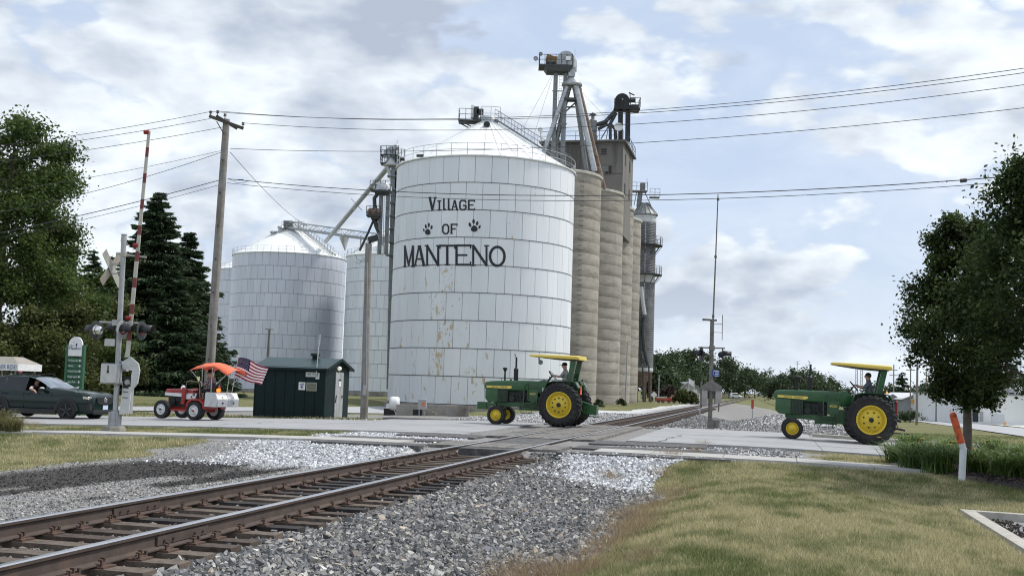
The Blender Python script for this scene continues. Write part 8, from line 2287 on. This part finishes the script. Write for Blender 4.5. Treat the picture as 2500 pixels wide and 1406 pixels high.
def town():
    r, part = box_building('house', 'grey gabled building with white door and pale roof beyond the street', 2205, 2276, 972, 1002, 235, 16, M_WALLG, M_ROOFL, 960, 'buildings beyond the right street')
    part('door', 2224, 2250, 973, 995, M_WALLW); part('window', 2192, 2196, 985, 997, M_GREYP) if False else None
    r, part = box_building('house', 'long low wing with pale roof left of the grey gable', 2150, 2206, 978, 1002, 240, 12, M_WALLG, M_ROOFL, 962, 'buildings beyond the right street')
    part('shop_sign', 2198, 2218, 974, 983, mat('sign_ochre', (.65, .33, .08), .7), -6.0); part('window', 2172, 2180, 984, 994, M_GLASSD); part('window', 2184, 2192, 984, 994, M_GLASSD)
    r, part = box_building('warehouse', 'large white flat roofed building at the right edge', 2372, 2640, 966, 1030, 205, 30, M_WALLW, M_ROOFG, None, 'buildings beyond the right street')
    part('doorway', 2366 + 8, 2388, 1000, 1029, M_BLACK); part('roller_door', 2421, 2452, 1011, 1031, mat('roller_door', (.60, .62, .65), .7)); part('doorway', 2392, 2400, 1004, 1028, M_GREYP)
    fr = MB(); o = at(2372, 1030, 205); q = lambda px, py: at(px, py, 206) - Vector(r.location)
    for i in range(5): fr.bar(q(2418 + i * 15, 966), q(2418 + i * 15, 948), .15)
    fr.bar(q(2418, 949), q(2482, 949), .12); fr.bar(q(2418, 957), q(2482, 957), .2)
    for i in range(4): fr.box((q(2418 + i * 15, 953) + q(2433 + i * 15, 953)) / 2, (1.0, .1, .45))
    fr.build('roof_frame', M_GALV, r)
    r, part = box_building('warehouse', 'narrow white building left of the pear tree trunk', 2290, 2335, 970, 1020, 225, 14, M_WALLW, M_ROOFG, None, 'buildings beyond the right street')
    part('downpipe', 2299, 2300.5, 975, 1012, M_GREYP)
    r, part = box_building('house', 'small blue grey building behind the far utility pole', 2276, 2290, 968, 1004, 238, 8, mat('wall_blue', (.18, .26, .36), .8), M_ROOFG, None, 'buildings beyond the right street')
    r, part = box_building('house', 'low grey roofed house among the far trees left of the signal', 1657, 1708, 946, 972, 215, 10, mat('wall_beige', (.40, .40, .38), .8), M_ROOFG, 933, 'houses beyond the silos')
    part('garage_door', 1690, 1702, 952, 965, M_WALLW)
    r, part = box_building('site_wall', 'pale low wall behind the small shrubs', 1640, 1712, 962, 976, 185, .5, M_WALLW, M_STREETL, None, cat='wall')
    # delivery trailer
    P = hit(2480, 1034); s = P.y / FPX
    t = thing('delivery_trailer', 'white delivery trailer with red picture panel at the right edge', 'trailer', (P.x, P.y, gh(P.x, P.y)))
    b = MB(); b.box((.6, 0, 2.0 * s * 13), (62 * s, 2.4, 26 * s * 1.2)); b.build('body', M_WALLW, t)
    b = MB(); b.box((1.0, -1.23, 24 * s), (50 * s, .05, 17 * s)); pn = b.build('picture_panel', mat('panel_red', (.55, .10, .06), .6, var=.3, scale=2, dark=(.75, .60, .50), dscale=1.0, damt=.35), t)
    for x in (-12, 14): wheel(t, x * s + .5, -1.0, 5 * s, .3, 2.6 * s, M_TYRE, M_GREYP, -1, 0, 'wheel')
    # skips and boxes
    P = hit(2263, 1012); t = thing('dumpster', 'blue dumpster on the far pavement left of the pear tree', 'dumpster', (P.x, P.y, gh(P.x, P.y))); s = P.y / FPX
    b = MB(); b.box((0, 0, 6 * s), (32 * s, 1.6, 12 * s), taper=1.05); b.build('bin', mat('dumpster_blue', (.03, .10, .28), .6), t); b = MB(); b.box((2 * s, -.1, 12.6 * s), (20 * s, 1.7, 2.0 * s)); b.build('lid', mat('dumpster_lid', (.06, .16, .40), .6), t)
    P = hit(2271, 1018); t = thing('sign_case', 'small white case with dark front beside the blue dumpster', 'box', (P.x, P.y, gh(P.x, P.y)))
    b = MB(); b.box((0, 0, 5 * s), (18 * s, .8, 10 * s)); b.build('case', M_WALLW, t); b = MB(); b.box((1.5 * s, -.42, 5 * s), (10 * s, .04, 7 * s)); b.build('dark_front', M_BLACK, t)
    P = hit(2455, 1040); t = thing('stump', 'pale sawn stump on the grass strip before the white building', 'stump', (P.x, P.y, gh(P.x, P.y))); s = P.y / FPX
    b = MB(); b.lathe([(9 * s, -.1), (6 * s, 3 * s), (4 * s, 7 * s), (2.2 * s, 11 * s), (.01, 11 * s)], 7, smooth=False); b.build('wood', mat('stump_wood', (.55, .38, .22), .9, var=.3, scale=3), t)
    # utility poles on the right
    for (px, y0, y1, Y, arms, lab) in ((2181, 890, 990, 250, ((903, 9), (916, 10)), 'double armed utility pole left of the pale gabled building'), (2222, 872, 1006, 205, ((887, 9), (903, 11)), 'tall thin utility pole in front of the grey gable'), (2238, 878, 1036, 150, (), 'plain dark pole standing on the lawn right of the tractor'), (2261, 905, 985, 280, ((911, 8), (926, 8)), 'far utility pole seen over the blue grey building'), (2285, 905, 1016, 215, ((930, 20),), 'utility pole with transformer left of the pear tree')):
        t_, f_ = at(px + (y1 - y0) * .012, y0, Y), at(px, y1, Y); O = Vector((f_.x, f_.y, gh(f_.x, f_.y))); root = thing('utility_pole', lab, 'utility pole', tuple(O), 0, 'utility poles along the far street'); r_ = (3.0 if not arms else 1.7) * Y / FPX
        b = MB(); b.cyl((0, 0, -.3), t_ - O, r_ * 1.15, r_ * .8, 8); b.build('shaft', M_POLE if not arms else M_POLE2, root)
        for (ya, hw) in arms: c = at(px + (y1 - ya) * .012, ya, Y) - O; b = MB(); b.bar(c + Vector((-hw * Y / FPX, 0, 0)), c + Vector((hw * Y / FPX, 0, 0)), .16); b.build('crossarm', M_POLE2, root)
        if px == 2285: c = at(2280, 955, Y) - O; b = MB(); b.cyl(c + Vector((0, 0, -.5)), c + Vector((0, 0, .5)), .3, n=10); b.build('transformer', M_LGREY, root)
    for (a, c, lab) in (((2181, 930, 250), (2238, 937, 150), 'slack wire between the far poles on the right'), ((2222, 925, 205), (2285, 968, 215), 'wire from the thin pole to the transformer pole'), ((2285, 930, 215), (2440, 930, 160), 'wire leaving the transformer pole to the right')):
        wire_run('far_wire', lab, [at(*a), at(*c)], .035, 1.0)
    for (px, lab) in ((2091, 'left lattice mast seen under the right tractor canopy'), (2103, 'right lattice mast seen under the right tractor canopy')):
        f_ = at(px, 985, 300); O = Vector((f_.x, f_.y, gh(f_.x, f_.y))); root = thing('lattice_mast', lab, 'mast', tuple(O), 0, 'far lattice masts'); hh = at(px, 893, 300).z - O.z
        b = MB()
        for sx in (-.25, .25): b.bar((sx, 0, 0), (sx, 0, hh), .12)
        for k in range(14): b.bar((-.25 if k % 2 else .25, 0, hh * k / 14), (.25 if k % 2 else -.25, 0, hh * (k + 1) / 14), .07)
        b.build('lattice', M_GREYP, root)
    f_ = at(1946, 950, 320); O = Vector((f_.x, f_.y, gh(f_.x, f_.y))); root = thing('tv_mast', 'thin aerial mast above the far trees behind the right tractor', 'mast', tuple(O)); zt = at(1947, 882, 320).z - O.z
    b = MB(); b.bar((0, 0, 0), (0, 0, zt), .12); b.bar((-.7, 0, zt - 1), (.8, 0, zt - .6), .08); b.bar((-.5, 0, zt - .3), (.6, 0, zt + .1), .08); b.build('mast', M_GREYP, root)
    # red truck and odds by the dryer
    P = hit(1622, 983); s = P.y / FPX; t = thing('red_truck', 'red farm truck with orange hopper box beyond the dryer tower', 'truck', (P.x, P.y, gh(P.x, P.y)))
    M_RT = mat('truck_red', (.50, .035, .035), .5); M_OR = mat('hopper_orange', (.50, .10, .05), .6)
    b = MB(); b.prism([(-20 * s, 3 * s), (1 * s, 3 * s), (3 * s, 11 * s), (-22 * s, 11 * s)], -.9, .9); b.build('hopper', M_OR, t); b = MB(); b.box((-8 * s, 0, 13 * s), (22 * s, 1.6, 3 * s)); b.build('frame_top', M_LGREY, t)
    b = MB(); b.prism([(6 * s, 4 * s), (26 * s, 4 * s), (26 * s, 19 * s), (20 * s, 19 * s), (15 * s, 11 * s), (6 * s, 10 * s)], -.9, .9); cb = b.build('cab', M_RT, t); b = MB(); b.prism([(17 * s, 11.5 * s), (21 * s, 17 * s), (24 * s, 17 * s), (24 * s, 11.5 * s)], -.93, -.91); b.build('window', M_GLASSD, cb)
    for x in (-16, -6, 9, 21): wheel(t, x * s, -.85, 3.6 * s, .3, 1.9 * s, M_TYRE, M_GREYP, -1, 0, 'wheel')
    P = hit(1596, 984); t = thing('diamond_sign', 'small white diamond sign at the foot of the dryer tower', 'sign', (P.x, P.y, gh(P.x, P.y))); b = MB(); b.bar((0, 0, 0), (0, 0, .8), .06); b.build('post', M_GREYP, t); b = MB(); b.prism([(-.45, 1.1), (0, .65), (.45, 1.1), (0, 1.55)], -.08, -.05); b.build('plate', M_WALLW, t)
    P = hit(1795, 974); s = P.y / FPX; t = thing('parked_van', 'small white parked van far along the line', 'van', (P.x, P.y, gh(P.x, P.y)))
    b = MB(); loft(b, [(-12 * s, -.9, .9, 3 * s, 11 * s, .2), (-9 * s, -.9, .9, 3 * s, 15 * s, .3), (4 * s, -.9, .9, 3 * s, 15 * s, .3), (8 * s, -.9, .9, 3 * s, 10 * s, .3), (14 * s, -.9, .9, 3 * s, 8.5 * s, .3)]); b.build('body', M_WALLW, t); b = MB(); b.box((-1 * s, -.91, 12 * s), (15 * s, .06, 3.5 * s)); b.build('window', M_GLASSD, t)
    for x in (-7, 8): wheel(t, x * s, -.8, 3 * s, .3, 1.6 * s, M_TYRE, M_GREYP, -1, 0, 'wheel')
    a, c = hit(1764, 973), hit(1783, 972); t = thing('picket_fence', 'weathered dark picket fence left of the parked van', 'fence', tuple(a)); n = 9
    for i in range(n): p = (c - a) * (i / (n - 1)); b = MB(); b.box((p.x, p.y, .75), (.16, .05, 1.5)); b.build('picket', M_POLE2, t)
    b = MB(); b.bar((0, .05, 1.1), tuple(c - a + Vector((0, .05, 1.1))), .1); b.build('rail', M_POLE2, t)
    for (px, y0, fl, lab) in ((1681, 922, True, 'flagpole with pale flag before the far house'), (1694, 928, False, 'bare white pole right of the flagpole'), (1608, 915, False, 'thin dark pole among trees right of the dryer tower')):
        f_ = at(px, 972, 165); O = Vector((f_.x, f_.y, gh(f_.x, f_.y))); hh = at(px, y0, 165).z - O.z; t = thing('flagpole', lab, 'pole', tuple(O), 0, 'poles beyond the silos'); b = MB(); b.cyl((0, 0, -.1), (0, 0, hh), .07, .05, 8); b.build('pole', M_LGREY, t)
        if fl:
            b = MB(); V = [(.05 + .22 * i, .08 * math.sin(i * 1.3), hh - .1 - .75 * j - .12 * i * (1 + .3 * j)) for i in range(4) for j in range(2)]; b.add(V, [(2 * i, 2 * i + 1, 2 * i + 3, 2 * i + 2) for i in range(3)], True); b.build('flag', M_WALLW, t, fix=False)
    # street light pole on the concrete silo row
    f_ = at(1527, 970, 128); O = Vector((f_.x, f_.y, gh(f_.x, f_.y))); t = thing('yard_lamp', 'thin grey yard lamp pole before the third concrete silo', 'lamp post', tuple(O)); hh = at(1533, 835, 128).z - O.z; b = MB(); b.cyl((0, 0, 0), (.1, 0, hh), .09, .06, 8); b.build('pole', M_GREYP, t); b = MB(); b.bar((.1, 0, hh), (1.0, 0, hh + .35), .06); b.box((1.1, 0, hh + .38), (.5, .2, .1)); b.build('lamp_arm', M_GREYP, t)
    # small pole before the lavender bin
    f_ = at(652, 880, 120); O = Vector((f_.x, f_.y, gh(f_.x, f_.y))); t = thing('utility_pole', 'short dark utility pole in front of the lavender bin above the hut', 'utility pole', tuple(O), 0, 'utility poles along the far street'); tp = at(658, 803, 120) - O
    b = MB(); b.cyl((0, 0, -.2), tp, .16, .12, 8); b.build('shaft', M_POLE2, t); b = MB(); b.bar(tp + Vector((-.45, 0, 0)), tp + Vector((.45, 0, -.05)), .08); b.build('crossarm', M_POLE2, t)
town()
